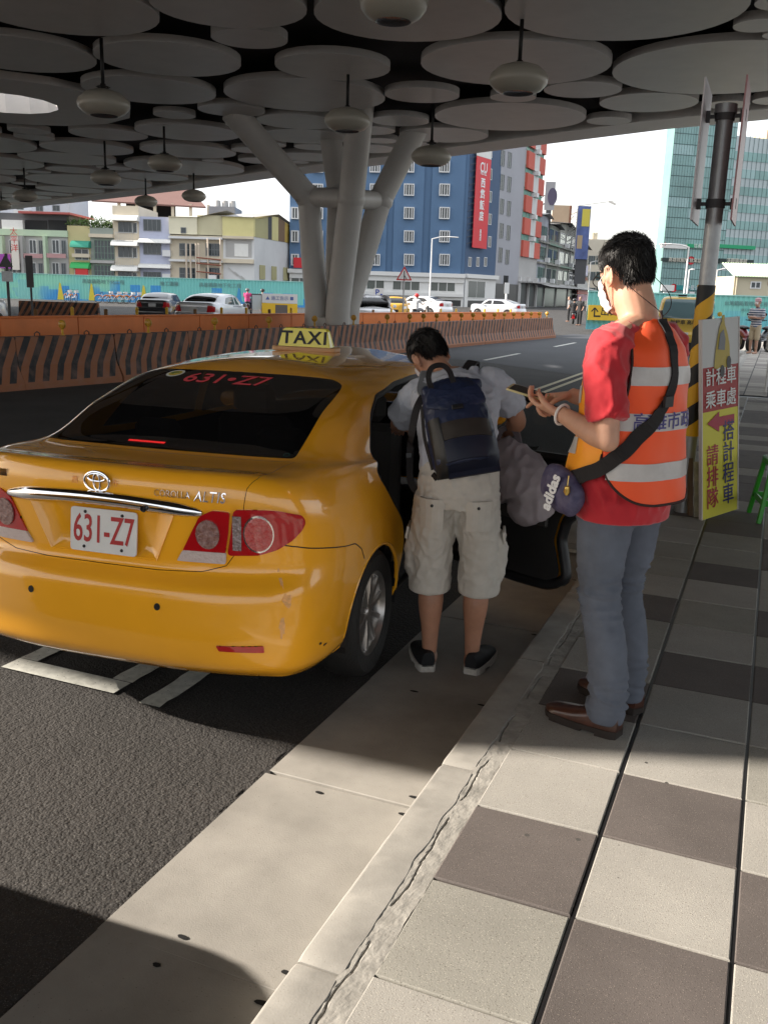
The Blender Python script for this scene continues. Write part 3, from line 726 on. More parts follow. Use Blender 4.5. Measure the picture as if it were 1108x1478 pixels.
def patch(S, name, poly, off, m, parent, st=.02, thick=0.0, T=None):
    """a thin plate lying on the skin; poly in (a,b)"""
    P = densify(poly, st); V = [Vector(p) for p in P]; E = [(i, (i + 1) % len(P)) for i in range(len(P))]
    xs = [p[0] for p in P]; ys = [p[1] for p in P]; x = min(xs) + st * .5
    while x < max(xs):
        y = min(ys) + st * .5
        while y < max(ys):
            if inpoly(x, y, P): V.append(Vector((x, y)))
            y += st
        x += st
    o = delaunay_2d_cdt(V, E, [], 0, 1e-5); vo = o[0]
    fs = [tuple(t) for t in o[2] if inpoly(sum(vo[i].x for i in t) / len(t), sum(vo[i].y for i in t) / len(t), P)]
    uv = [(v.x, v.y) for v in vo]; nn = [S.nrm(a, b) for a, b in uv]; n = len(uv)
    top = [S.pt(a, b) + q * off for (a, b), q in zip(uv, nn)]; out = []
    for t in fs:
        g = np.cross(top[t[1]] - top[t[0]], top[t[2]] - top[t[0]]); out.append(t if g.dot(nn[t[0]]) >= 0 else t[::-1])
    v = list(top)
    if thick:
        k = len(P); low = [S.pt(a, b) + q * (off - thick) for (a, b), q in zip(uv[:k], nn[:k])]; v += low
        from collections import Counter
        ec = Counter()
        for t in out:
            for i in range(len(t)): ec[(t[i], t[(i + 1) % len(t)])] += 1
        for (i, j) in list(ec):
            if (j, i) not in ec and i < k and j < k: out.append((j, i, n + i, n + j))
    me = bpy.data.meshes.new(name); me.from_pydata([tuple(p) for p in v], [], out); me.update()
    me.polygons.foreach_set('use_smooth', [True] * len(me.polygons)); me.set_sharp_from_angle(angle=R(50))
    if T is not None: me.transform(T)
    return mobj(name, me, m, parent)
def seam(S, pts, r, m, parent, name='seam', off=0.0, T=None):
    b = MB(); P = densify(pts, .03, False); b.tube([S.pt(*p) + S.nrm(*p) * off for p in P], r, 6); me = b.mesh(name)
    if T is not None: me.transform(T)
    return mobj(name, me, m, parent)

# sedan skin, control columns (plan point, glass base, glass top, ridge y)
sed_cols = [  # x, y, side weight, glass base, glass top, ridge y
    ((0, .00), 0, (0, .52, 1.125), (0, 1.36, 1.402), 1.80), ((.35, .012), 0, (.32, .525, 1.124), (.28, 1.365, 1.400), 1.85),
    ((.60, .060), .05, (.52, .54, 1.122), (.45, 1.385, 1.393), 1.90), ((.74, .135), .22, (.625, .58, 1.118), (.545, 1.425, 1.380), 1.95),
    ((.815, .235), .5, (.70, .68, 1.105), (.600, 1.53, 1.375), 2.0), ((.855, .40), .82, (.755, .86, 1.085), (.630, 1.68, 1.378), 2.08),
    ((.872, .68), 1, (.795, 1.10, 1.060), (.645, 1.84, 1.384), 2.16), ((.880, 1.03), 1, (.818, 1.36, 1.035), (.652, 1.98, 1.388), 2.25),
    ((.880, 1.50), 1, (.828, 1.66, 1.018), (.656, 2.12, 1.392), 2.38), ((.880, 2.30), 1, (.832, 2.30, 1.000), (.656, 2.45, 1.395), 2.6),
    ((.880, 3.10), 1, (.825, 3.02, .985), (.640, 2.80, 1.385), 2.8), ((.870, 3.64), 1, (.79, 3.40, .985), (.600, 2.98, 1.372), 2.92),
    ((.815, 4.12), .9, (.68, 3.56, .995), (.50, 3.07, 1.366), 2.95), ((.60, 4.43), .3, (.45, 3.63, 1.01), (.28, 3.12, 1.37), 2.97), ((0, 4.53), 0, (0, 3.66, 1.02), (0, 3.15, 1.372), 3.0)]
def build_body(cols, zr, zs, orr, os, roofz=1.462, front=False, noseh=None):
    ctrl = []; plan = [np.array(c[0]) for c in cols]; n = len(cols)
    for i, (p, w, gb, gt, ry) in enumerate(cols):
        a = plan[max(0, i - 1)]; b = plan[min(n - 1, i + 1)]; t = b - a
        if i == 0: t = np.array([1., 0]); 
        if i == n - 1: t = np.array([-1., 0])
        t = t / np.linalg.norm(t); nn = np.array([-t[1], t[0]])      # inward
        if nn @ (np.array([0, 2.2]) - np.array(p)) < 0: nn = -nn
        rows = []; isf = i >= 12
        for k in range(10):
            z = zr[k] * (1 - w) + zs[k] * w; o = orr[k] * (1 - w) + os[k] * w
            if isf:                            # front end: lower, sloping bonnet
                f = (i - 11) / 3; z = z * (1 - .12 * f * (k / 9)); o = .02 + (.10 * (k / 9) ** 2) * f + (.1 if k == 0 else 0)
            q = np.array(p) + nn * o; rows.append([q[0], q[1], z])
        g = np.array(gb); r9 = np.array(rows[9]); mid = r9 * .5 + g * .5
        if w < .6 and not isf: mid = r9 * .55 + g * .45; mid[2] = g[2] - .008
        elif isf: mid[2] = (r9[2] + g[2]) / 2 + .06
        else: mid = r9 * .4 + g * .6; mid[2] = g[2] - .012
        rows.append(list(mid)); rows.append(list(g))
        h = np.array(gt); m_ = (g + h) / 2; out = np.array([nn[0], nn[1], 0]) * -.022; m_ = m_ + out + np.array([0, 0, .012]); rows.append(list(m_)); rows.append(list(h))
        c = np.array([0, ry, roofz - .004 * abs(ry - 2.2)]); k = h * .45 + c * .55; k[2] = h[2] + (c[2] - h[2]) * .80; rows.append(list(k)); rows.append(list(c))
        ctrl.append(rows)
    ac = [0.0]
    for i in range(1, n): ac.append(ac[-1] + np.linalg.norm(plan[i] - plan[i - 1]))
    br = [0.0]
    for j in range(1, len(ctrl[0])):
        br.append(br[-1] + float(np.mean([np.linalg.norm(np.array(c[j]) - np.array(c[j - 1])) for c in ctrl[:9]])))
    return ctrl, ac, br
zr = [.295, .35, .45, .58, .690, .728, .83, .94, 1.03, 1.098]; zs = [.255, .305, .44, .58, .67, .74, .81, .87, .925, .975]
orr = [.13, .045, .0, .004, .024, .088, .088, .082, .075, .088]; os_ = [.075, .03, .008, .0, .0, .0, .002, .008, .018, .035]
ctrl, ac, br = build_body(sed_cols, zr, zs, orr, os_)
SED = Body(ctrl, ac, br, 190, 150, 3)

paint = mat('taxi_paint', (0.97, 0.44, 0.020), 0.26, coat=1.0, spec=.5, var=.03, vscale=3)
glass_d = mat('tinted_glass', (0.006, 0.006, 0.007), 0.03, spec=.7, coat=.3); glass_t = mat('taxi_glass', (0.005, 0.005, 0.006), 0.02, spec=.7, alpha=.80)
blackp = mat('black_trim', (0.010, 0.010, 0.011), 0.45); rubber = mat('tyre_rubber', (0.018, 0.017, 0.016), 0.75, bump=.3, bscale=60)
chrome = mat('chrome', (0.78, 0.78, 0.80), 0.08, 1.0); alloy = mat('alloy', (0.42, 0.40, 0.38), 0.32, .85, var=.1, vscale=20)
lens_r = mat('red_lens', (0.45, 0.006, 0.010), 0.08, coat=1.0, spec=.7); lens_c = mat('clear_lens', (0.62, 0.52, 0.50), 0.12, coat=1.0, bump=.8, bscale=70, bdist=.01)
inner_m = mat('cabin_dark', (0.012, 0.012, 0.013), 0.7); seat_m = mat('seat_fabric', (0.05, 0.047, 0.045), 0.8)
white_pl = mat('plate_white', (0.72, 0.73, 0.72), 0.4, var=.05, vscale=12); red_txt = mat('plate_red', (0.42, 0.03, 0.03), 0.5)
red_glass_txt = mat('window_red_print', (0.75, 0.08, 0.10), 0.5)

def wheel(parent, loc, r=.315, w=.20, side=1, spokes=10, mats=None, name='wheel'):
    al, ru = (mats or (alloy, rubber))
    o = bpy.data.objects.new(name, None); C.objects.link(o); o.parent = parent; o.location = loc; o.rotation_euler = (0, 0, 0 if side > 0 else math.pi)
    T = Matrix.Rotation(R(90), 4, 'Y')
    b = MB(); b.lathe([(r * .66, -w / 2), (r * .90, -w / 2), (r * .975, -w * .40), (r, -w * .2), (r, 0), (r, w * .2), (r * .975, w * .40), (r * .90, w / 2), (r * .70, w / 2 - .004), (r * .655, w / 2 - .012), (r * .64, 0)], 48, T)
    b.build('tyre', ru, o)
    b = MB(); ri = r * .66; b.lathe([(ri, -w / 2), (ri * .93, -w * .4), (ri * .93, w * .30), (ri, w / 2 - .014), (ri * .965, w / 2 - .010), (ri * .90, w * .33)], 48, T)
    b.lathe([(0, w * .36), (ri * .12, w * .37), (ri * .17, w * .33), (ri * .2, w * .28)], 20, T)
    for k in range(spokes):
        a = 2 * math.pi * k / spokes + .2; ca, sa = math.cos(a), math.sin(a); hw0, hw1 = .016, .024
        pa = [(w * .31, ri * .14), (w * .355, ri * .5), (w * .36, ri * .95)]; v = []
        for x, q in pa:
            h = hw0 + (hw1 - hw0) * (q / ri)
            for xx, s_ in ((x - .035, -1), (x, -.55), (x, .55), (x - .035, 1)): v.append((xx, q * ca - s_ * h * sa, q * sa + s_ * h * ca))
        f = []
        for i in range(2):
            for j in range(3): f.append((4 * i + j, 4 * i + j + 1, 4 * i + 5 + j, 4 * i + 4 + j))
        b.add(v, f)
    b.build('rim', al, o)
    b = MB(); b.lathe([(0, w * .05), (ri * .75, w * .06), (ri * .92, 0)], 24, T); b.build('brake_disc', mat('brake_dark', (.03, .028, .026), .5, .5), o)
    return o

def arcpoly(S, y0, z0, r, side, lo=.16, n=26, squash=1.0):   # wheel opening in (a,b)
    out = []
    for k in range(n + 1):
        t = math.pi * (-.12 + 1.24 * k / n); y = y0 + r * math.cos(t); z = max(z0 + r * math.sin(t) * squash, .0)
        out.append(S.inv('side', y, max(z, .235), side=side, bmax=S.B * .45, amin=.9))
    a0, a1 = out[0][0], out[-1][0]
    out = [p for p in out]
    return [(a0, -.01)] + out + [(a1, -.01)]

def make_taxi():
    S = SED; t = thing('taxi', 'yellow taxi sedan stopped at the kerb with its rear kerbside door open', 'taxi', (-2.215, 2.56, 0), R(5.5))
    t.scale = (.93, .93, .93)
    A, B = S.A, S.B
    rearv = lambda x, z, **k: S.inv('rear', x, z, amax=1.35, **k)
    topv = lambda x, y, **k: S.inv('top', x, y, **k)
    sidev = lambda y, z, s=1, **k: S.inv('side', y, z, side=s, amin=.8, **k)
    lo, hi = br[9] + .02, br[13]
    reg = {}
    # rear window
    bw0, bw1 = br[11] + .012, br[13] - .012
    a_corner = ac[3] - .01
    reg['rear_window'] = (rounded([(-a_corner, bw0 + .01), (0, bw0 - .002), (a_corner, bw0 + .01), (a_corner - .015, bw1 - .05), (a_corner - .07, bw1), (0, bw1 + .008), (-a_corner + .07, bw1), (-a_corner + .015, bw1 - .05)], .03), .0035, True)
    # boot lid: down the rear, round the corners, up over the deck
    b_lid = br[4] + .028
    half = [rearv(.0, .728), rearv(.25, .728), rearv(.43, .735), rearv(.53, .765), rearv(.575, .83), rearv(.595, .92), rearv(.605, 1.02)]
    half = [(a, b) for a, b in half]
    half += [(ac[2] + .045, br[9] - .01), (ac[2] + .085, br[9] + .05), (ac[3] - .02, br[10] + .10), (ac[3] + .01, br[11] - .02), (0, br[11] - .03)]
    lid = half + [(-a, b) for a, b in half[::-1][1:-1]]
    pan_h = [rearv(.333, .978), rearv(.24, .771), rearv(-.24, .771), rearv(-.333, .978)]
    reg['plate_hole'] = (pan_h, 0, False)
    reg['boot_lid'] = (lid, .0030, True)
    # rear bumper
    bl = [rearv(.0, .712), rearv(.43, .718), rearv(.56, .745), rearv(.60, .80)]
    bl += [(ac[3] + .02, br[6] + .02), sidev(.16, .86), sidev(.30, .80), sidev(.50, .70), sidev(.63, .63)]
    whl = arcpoly(S, 1.03, .315, .375, 1); 
    # right side openings
    for s, nm in ((1, 'r'), (-1, 'l')):
        reg['arch_' + nm] = (arcpoly(S, 1.01, .315, .385, s, squash=.90), 0, False)
        reg['arch_f' + nm] = (arcpoly(S, 3.64, .315, .36, s), 0, False)
    # door opening on the kerb side (rear door folded out), door outlines elsewhere
    dpts = [(1.38, .36), (1.45, .56), (1.42, .68), (1.25, .81), (1.13, .92), (1.09, 1.0), (1.14, 1.09), (1.27, 1.215), (1.48, 1.315), (1.78, 1.352), (2.10, 1.362), (2.30, 1.36), (2.36, 1.0), (2.38, .6), (2.38, .27), (1.70, .27), (1.48, .28)]
    dpoly = [sidev(y, z, 1, bmax=br[13] + .02) for y, z in dpts]
    reg['door_opening'] = (rounded(dpoly, .05, 3), 0, False)
    # side glass
    def glassp(ps, s): return rounded([sidev(y, z, s, bmin=br[9], bmax=br[13] + .005) for y, z in ps], .03, 3)
    fg = [(2.46, 1.02), (2.46, 1.345), (2.75, 1.34), (3.28, 1.03)]
    reg['front_window_r'] = (glassp(fg, 1), .002, True); reg['front_window_l'] = (glassp(fg, -1), .002, True)
    reg['rear_door_window'] = (glassp([(1.30, 1.07), (1.62, 1.30), (1.9, 1.34), (2.36, 1.345), (2.36, 1.03)], -1), .002, True)
    ws0, ws1 = br[11] + .02, br[13] - .02; aw = ac[12] - .02
    res = panels(S, reg, -A, A, 0, B, .035)
    names = {'': 'body_shell', 'front_window_r': 'side_window', 'front_window_l': 'side_window', 'rear_door_window': 'side_window'}
    for nm, (uv, fs) in res.items():
        gl = 'window' in nm; nm2 = names.get(nm, nm)
        if nm == '':                            # windscreen: front part of the glass band becomes its own glass part
            fg_, fb_ = [], []
            for f in fs:
                a = sum(uv[i][0] for i in f) / 3; b = sum(uv[i][1] for i in f) / 3
                (fg_ if abs(a) > ac[11] + .12 and ws0 < b < ws1 else fb_).append(f)
            def sub(F):
                ids = sorted({i for f in F for i in f}); mp = {i: k for k, i in enumerate(ids)}
                return [uv[i] for i in ids], [tuple(mp[i] for i in f) for f in F]
            u2, f2 = sub(fg_); 
            l = [k for k, f in enumerate(f2) if sum(u2[i][0] for i in f) > 0]; r_ = [k for k, f in enumerate(f2) if sum(u2[i][0] for i in f) <= 0]
            mobj('windscreen', skin_mesh(S, 'windscreen', u2, f2, 0, glass_t), None, t)
            u2, f2 = sub(fb_); mobj('body_shell', skin_mesh(S, 'body_shell', u2, f2, 0, paint), None, t); continue
        mobj(nm2, skin_mesh(S, nm2, uv, fs, .003 if gl else .0, glass_t if gl else paint), None, t)
    # dark inner shell so that gaps read black
    uv = []; fs = []; na, nb = 96, 60
    for i in range(na + 1):
        for j in range(nb + 1): uv.append((-A + 2 * A * i / na, B * j / nb))
    dop = reg['door_opening'][0]; aps = [reg[k][0] for k in ('arch_r', 'arch_l', 'arch_fr', 'arch_fl')]
    for i in range(na):
        for j in range(nb):
            ca, cb = uv[i * (nb + 1) + j]; ca += A / na; cb += B / nb / 2
            if inpoly(ca, cb, dop) or any(inpoly(ca, cb, q) for q in aps) or (abs(ca) > ac[11] - .3 and cb > br[9]) or (br[11] - .02 < cb < br[13] - .01): continue
            if abs(ca) < .36 and br[5] < cb < br[8] + .02: continue
            a = i * (nb + 1) + j; fs += [(a, a + nb + 1, a + nb + 2), (a, a + nb + 2, a + 1)]
    mobj('inner_shell', skin_mesh(S, 'inner_shell', uv, fs, -.012, blackp), None, t)
    b = MB(); b.box(-.60, .60, .75, 4.2, .20, .28); b.build('floor_pan', blackp, t)
    # bumper seams, fuel and wheel arch lips
    for s in (1, -1):
        P = [(s * a, b_) for a, b_ in [rearv(.575, .805), (ac[3] - .02, br[5] + .035)]]
        P = [(s * sidev(y, z)[0], sidev(y, z)[1]) for y, z in ((.17, .895), (.20, .858), (.26, .838), (.42, .80), (.60, .765), (.68, .755), (.76, .71), (.80, .655))]
        seam(S, P, .0028, blackp, t, 'bumper_seam', -.0006)
        ap = arcpoly(S, 1.01, .315, .385, s, squash=.90)[2:-2]; bb = MB(); bb.tube([S.pt(*p) - S.nrm(*p) * .008 for p in ap], .011, 8); bb.build('arch_lip', paint, t)
        b = MB(); pr = [(S.pt(*p)[1], S.pt(*p)[2]) for p in ap]; v = []; f = []
        for (y, z) in pr: v += [(s * .855, y, z), (s * .52, y, z)]
        for i in range(len(pr) - 1): f.append((2 * i, 2 * i + 1, 2 * i + 3, 2 * i + 2))
        b.add(v, f); b.quad((s * .52, .6, .1), (s * .52, 1.5, .1), (s * .52, 1.5, .8), (s * .52, .6, .8)); b.build('wheel_housing', blackp, t)
    # front door outline and mirrors
    for s in (1, -1):
        P = [(s * sidev(y, z)[0], sidev(y, z)[1]) for y, z in ((3.42, .95), (3.44, .6), (3.42, .28), (2.42, .27), (2.41, .6), (2.40, .99))]; seam(S, P, .0025, blackp, t, 'door_seam', -.0006)
        mbx = MB(); q = [(s * .96, 3.28, 1.01)]; mbx.lathe([(0, -.05), (.06, -.045), (.085, 0), (.07, .035), (0, .05)], 14, Matrix.Translation((s * .98, 3.22, 1.02)) @ Matrix.Rotation(R(90), 4, 'X') @ Matrix.Diagonal((1.15, .8, 1, 1)))
        mbx.bar((s * .84, 3.25, 1.0), (s * .95, 3.23, 1.0), .03); mbx.build('wing_mirror', paint, t)
    P = [(-1 * sidev(y, z)[0], sidev(y, z)[1]) for y, z in ((1.36, .36), (1.43, .56), (1.40, .68), (1.22, .82), (1.08, .93), (1.02, 1.04))]; seam(S, P, .0025, blackp, t, 'door_seam', -.0006)
    # jamb of the open door
    jp = [S.pt(*p) - S.nrm(*p) * .016 for p in densify(dop, .04)]; b = MB(); b.tube(jp, .018, 8, closed=True); b.build('door_seal', blackp, t)
    # wheels
    for x, y in ((.765, 1.03), (-.765, 1.03), (.765, 3.64), (-.765, 3.64)):
        wheel(t, (x, y, .315), .315, .195, 1 if x > 0 else -1)
    # rear lamps
    for s in (1, -1):
        g = lambda L: [(s * a, b_) for a, b_ in L][::s]
        patch(S, 'tail_lamp_inner', rounded(g([(.366, .586), (.550, .586), (.566, .65), (.575, .722), (.50, .724), (.446, .702)]), .012, 3), .008, lens_r, t, .015, .012)
        patch(S, 'reversing_lens', rounded(g([(.342, .556), (.552, .556), (.556, .592), (.370, .592)]), .006, 2), .011, lens_c, t, .012, .01)
        patch(S, 'tail_lamp', rounded(g([(.560, .584), (.70, .588), (.79, .608), (.865, .645), (.915, .688), (.934, .722), (.912, .748), (.80, .748), (.590, .732), (.578, .66)]), .018, 3), .009, lens_r, t, .018, .014)
        def disc(ca, cb, ra, rb, n=22): return [(s * ca + ra * math.cos(2 * math.pi * k / n), cb + rb * math.sin(2 * math.pi * k / n)) for k in range(n)]
        ca, cb = .702, .660; patch(S, 'brake_lens', disc(ca, cb, .064, .056), .0165, mat('brake_lens_m', (.62, .18, .17), .15, coat=1, bump=1.0, bscale=55, bdist=.02, col2=(.55, .03, .03), vscale=60), t, .012, .006)
        patch(S, 'lens_bezel', disc(ca, cb, .070, .062), .0135, chrome, t, .014, .004)
        ca, cb = .480, .648; patch(S, 'indicator_lens', disc(ca, cb, .050, .045), .0155, mat('ind_lens_m', (.36, .22, .20), .12, coat=1, bump=1.0, bscale=50, bdist=.02, col2=(.2, .08, .07), vscale=40), t, .012, .006)
        ca, cb = .606, .658; w_ = [(s * (ca - .02), cb - .055), (s * (ca + .018), cb - .055), (s * (ca + .018), cb + .055), (s * (ca - .02), cb + .055)][::s]
        patch(S, 'lamp_reflector', w_, .0145, mat('lamp_smoke', (.30, .24, .24), .2, .5, bump=.8, bscale=60), t, .012, .004)
        rf_ = g([rearv(.54, .448), rearv(.70, .440), rearv(.70, .468), rearv(.53, .470)])
        patch(S, 'bumper_reflector', rounded(rf_, .005, 2), .006, lens_r, t, .012, .008)
        ca, cb = rearv(.29 * 1.0, .605); patch(S, 'parking_sensor', disc(ca, cb, .0125, .0125, 16), .003, blackp, t, .008, .004)
    # chrome strip, curving outward, deeper in the middle
    n = 40; v = []; f = []; prof = 6
    for i in range(n + 1):
        x = -.445 + .89 * i / n; e = min(1, (.445 - abs(x)) / .10) ** .6; zc = 1.000 - .024 * (x / .445) ** 2; h = .029 * (.35 + .65 * e); p = S.pt(*rearv(x, zc))
        for k in range(prof + 1):
            q = math.pi * k / prof; v.append((x, p[1] - .004 - (.022 * e + .004) * math.sin(q) ** .7, zc - h * math.cos(q) * (1 if k > prof / 2 else .9)))
    for i in range(n):
        for k in range(prof): a = i * (prof + 1) + k; f.append((a, a + prof + 1, a + prof + 2, a + 1))
    mobj('chrome_strip', pymesh('chrome_strip', v, f, True), chrome, t)
    b = MB(); b.lathe([(0, -.004), (.011, -.004), (.013, 0), (.013, .012)], 16, Matrix.Translation((.225, S.pt(*rearv(.2, .98))[1] - .030, .985)) @ Matrix.Rotation(R(-90), 4, 'X') @ Matrix.Scale(-1, 4, (0, 0, 1))); b.build('boot_lock', blackp, t)
    # recess round the number plate: a sunken pan with sloping cheeks
    yb = S.pt(*rearv(0, .85))[1]
    pan = [(-.34, .985), (.34, .985), (.245, .765), (-.245, .765)]; pin = [(-.255, .972), (.255, .972), (.205, .795), (-.205, .795)]
    def ry(x, z): return float(S.pt(*rearv(x, z))[1])
    v = []; f = []; P1 = densify(pan, .03); NP = len(P1)
    for (x, z) in P1: v.append((x, ry(x, z) - .0035, z))
    def mapin(x, z):
        k = (z - .765) / .22; hw = .245 + .095 * k; hi_ = .205 + .05 * k; zz = .795 + (.972 - .795) * k; return (x / hw * hi_, zz)
    for (x, z) in P1: q = mapin(x, z); v.append((q[0], yb + .036, q[1]))
    for i in range(NP): j = (i + 1) % NP; f.append((i, j, NP + j, NP + i))
    me = pymesh('plate_recess', v, f, True); me.set_sharp_from_angle(angle=R(28)); 
    f2 = [tuple(NP + i for i in range(NP))]; v2 = v
    bm = MB(); bm.add(v, f, True); bm.add([v[NP + i] for i in range(NP)], [tuple(range(NP))]); ro = bm.build('plate_recess', paint, t)
    bmm = bmesh.new(); bmm.from_mesh(ro.data); bmesh.ops.remove_doubles(bmm, verts=bmm.verts, dist=1e-5); bmesh.ops.recalc_face_normals(bmm, faces=bmm.faces); bmm.to_mesh(ro.data); bmm.free()
    # number plate
    px, pz, py = .002, .858, yb + .012; w_, h_ = .305, .178
    Tp = Matrix.Translation((px, py, pz)) @ Matrix.Rotation(R(90 - 6), 4, 'X')
    b = MB(); b.prism(rounded([(-w_ / 2, -h_ / 2), (w_ / 2, -h_ / 2), (w_ / 2, h_ / 2), (-w_ / 2, h_ / 2)], .016, 4), -.006, 0, Tp); pl = b.build('number_plate', white_pl, t)
    letters('631-Z7', .158, Tp @ Matrix.Translation((0, 0.0, .0008)), red_txt, pl, extrude=.0008, sx=.60, bold=.0016)
    for sx_, sz_ in ((-.085, .072), (.085, .070), (-.088, -.070), (.086, -.070)):
        b = MB(); b.lathe([(0, .004), (.006, .003), (.007, 0)], 10, Tp @ Matrix.Translation((sx_, sz_, 0))); b.build('plate_bolt', blackp, pl)
    # round emblem of three ovals
    ey = ry(0, 1.068) - .006; Te = Matrix.Translation((0, ey, 1.066)) @ Matrix.Rotation(R(90 + 5), 4, 'X')
    def oval(b, cx_, cy_, a_, c_, r_, n=36): b.tube([tuple(Te @ Vector((cx_ + a_ * math.cos(2 * math.pi * k / n), cy_ + c_ * math.sin(2 * math.pi * k / n), 0))) for k in range(n)], r_, 8, closed=True)
    b = MB(); oval(b, 0, 0, .056, .040, .0055); oval(b, 0, .017, .040, .0155, .0045); oval(b, 0, -.001, .0145, .034, .0045); b.build('emblem', chrome, t)
    # lettering on the boot lid
    def on_body(me, x, z, off=.0035):
        a0, b0 = rearv(x, z)
        for v_ in me.vertices: p = S.pt(a0 + v_.co.x, b0 + v_.co.y) + S.nrm(a0 + v_.co.x, b0 + v_.co.y) * (off + v_.co.z); v_.co = Vector(p)
        return me
    mobj('badge_lettering', on_body(text_mesh('COROLLA', .033, .0022, 'CENTER', .98, spacing=1.05), .325, 1.043), chrome, t)
    mobj('badge_lettering', on_body(text_mesh('ALTIS', .050, .0028, 'CENTER', 1.0, shear=.2, spacing=1.08), .475, 1.040), chrome, t)
    b = MB(); b.box(-.485, -.445, ry(-.46, 1.06) - .006, ry(-.46, 1.06) + .01, 1.045, 1.075); b.build('left_badge', chrome, t)
    faint = mat('faded_print', (.78, .30, .05), .5)
    for x, c_ in ((-.105, '高'), (.075, '市')): letters(c_, .034, frame((x, ry(x, 1.065) - .0015, 1.062), (1, 0, 0), (0, .05, 1)), faint, t, extrude=.0002)
    sc_m = mat('scuffed_paint', (.80, .42, .16), .75, var=.25, vscale=60); rs = random.Random(8)
    for ca, cb, ra, rb in ((.80, .50, .012, .05), (.815, .40, .022, .028), (.79, .30, .014, .05), (1.02, .17, .012, .008), (1.06, .155, .016, .006)):
        P = [(ca + ra * math.cos(k * math.pi / 7) * rs.uniform(.55, 1.2), cb + rb * math.sin(k * math.pi / 7) * rs.uniform(.55, 1.2)) for k in range(14)]; patch(S, 'scuff', P, .0007, sc_m if ca < 1 else blackp, t, .01)
    # print on the rear window
    def on_glass(me, a_, b_, rot=0.0, off=.0048):
        for v_ in me.vertices:
            x, y = v_.co.x, v_.co.y; x, y = x * math.cos(rot) - y * math.sin(rot), x * math.sin(rot) + y * math.cos(rot)
            p = S.pt(a_ + x, b_ + y) + S.nrm(a_ + x, b_ + y) * off; v_.co = Vector(p)
        return me
    bmid = (bw0 + bw1) / 2
    me = text_mesh('631•Z7', .165, 0, 'CENTER', 1.08, bold=.0022, res=4); mobj('window_number', on_glass(me, -.02, bw1 - .125), red_glass_txt, t)
    st = MB(); st.add([(.062 * math.cos(2 * math.pi * k / 28), .050 * math.sin(2 * math.pi * k / 28), 0) for k in range(28)], [tuple(range(28))])
    stk = mobj('round_sticker', on_glass(st.mesh('round_sticker'), -.405, bw1 - .075), mat('sticker_white', (.66, .68, .66), .5), t)
    for (dx, dy, a_, b_, cc) in ((0, 0, .046, .036, (.55, .42, .04)), (-.006, .004, .030, .020, (.16, .22, .05)), (.016, -.010, .020, .012, (.62, .5, .08))):
        s2 = MB(); s2.add([(dx + a_ * math.cos(2 * math.pi * k / 20), dy + b_ * math.sin(2 * math.pi * k / 20), 0) for k in range(20)], [tuple(range(20))]); mobj('sticker_print', on_glass(s2.mesh('sticker_print'), -.405, bw1 - .075, off=.0052 + .0004 * (a_ < .04) + .0003 * (a_ < .025)), mat('sticker_%d' % int(a_ * 1000), cc, .5), stk)
    s3 = MB(); s3.tube([(.018 * math.cos(2 * math.pi * k / 16), .014 * math.sin(2 * math.pi * k / 16), 0) for k in range(16)], .0016, 4, closed=True); mobj('small_sticker', on_glass(s3.mesh('small_sticker'), a_corner - .055, bw0 + .035), mat('sticker_teal', (.05, .22, .2), .5), t)
    hb = MB(); hb.box(-.10, .10, -.008, .008, 0, .002); mobj('high_brake_lamp', on_glass(hb.mesh('high_brake_lamp'), -.10, bw0 + .055, off=.005), mat('high_brake', (.35, .02, .02), .3, emit=((.8, .03, .03), .25)), t)
    # roof sign
    sg = MB(); Ts = Matrix.Translation((-.045, 2.36, 1.455)) @ Matrix.Scale(.80, 4); 
    sg.prism(rounded([(-.26, -.08), (.26, -.08), (.26, .08), (-.26, .08)], .03, 3), 0, .035, Ts); so = sg.build('sign_base', mat('sign_base', (.50, .28, .13), .5), t, bevel=.006)
    prof = [(-.215, .0), (-.185, .125), (-.165, .140), (.165, .140), (.185, .125), (.215, .0)]; v = []; f = []
    for y, sc in ((-.052, 1), (-.030, .97), (.030, .97), (.052, 1)): v += [(x * sc, y if z < .1 else y * .55, .034 + z * sc) for x, z in prof]
    n6 = 6
    for j in range(3):
        for i in range(n6 - 1): f.append((j * n6 + i, j * n6 + i + 1, (j + 1) * n6 + i + 1, (j + 1) * n6 + i))
    f.append(tuple(range(n6))[::-1]); f.append(tuple(range(3 * n6, 4 * n6)))
    sb = MB(); sb.add([tuple(Ts @ Vector(p)) for p in v], f); sl = sb.build('sign_lens', mat('sign_lens', (.72, .62, .03), .35, coat=.6), t, bevel=.004)
    tl = math.atan2(.0235, .125)
    letters('TAXI', .135, Ts @ Matrix.Translation((0, -.0425, .098)) @ Matrix.Rotation(R(90) - tl, 4, 'X'), mat('sign_ink', (.01, .01, .01), .5), sl, extrude=.0015, sx=1.12, bold=.003, spacing=1.18)
    # cabin
    sb = MB(); sb.box(-.66, .66, 1.20, 1.78, .30, .56); sb.build('rear_seat', seat_m, t, bevel=.05)
    sb = MB(); sb.box(-.62, .62, .60, 1.04, 1.0, 1.03); sb.build('parcel_shelf', inner_m, t)
    sb = MB(); sb.box(-.66, .66, 1.02, 1.22, .50, 1.02); sb.build('seat_back', seat_m, t, bevel=.05)
    for s in (1, -1):
        sb = MB(); sb.box(s * .34 - .13, s * .34 + .13, 1.06, 1.16, 1.03, 1.17); sb.build('head_rest', seat_m, t, bevel=.04)
        sb = MB(); sb.box(s * .36 - .24, s * .36 + .24, 2.22, 2.36, .42, 1.05); sb.box(s * .36 - .14, s * .36 + .14, 2.24, 2.34, 1.06, 1.24); sb.build('front_seat', seat_m, t, bevel=.04)
    # open rear door, hinged on the middle pillar
    hx, hy, ang = .862, 2.385, R(56)
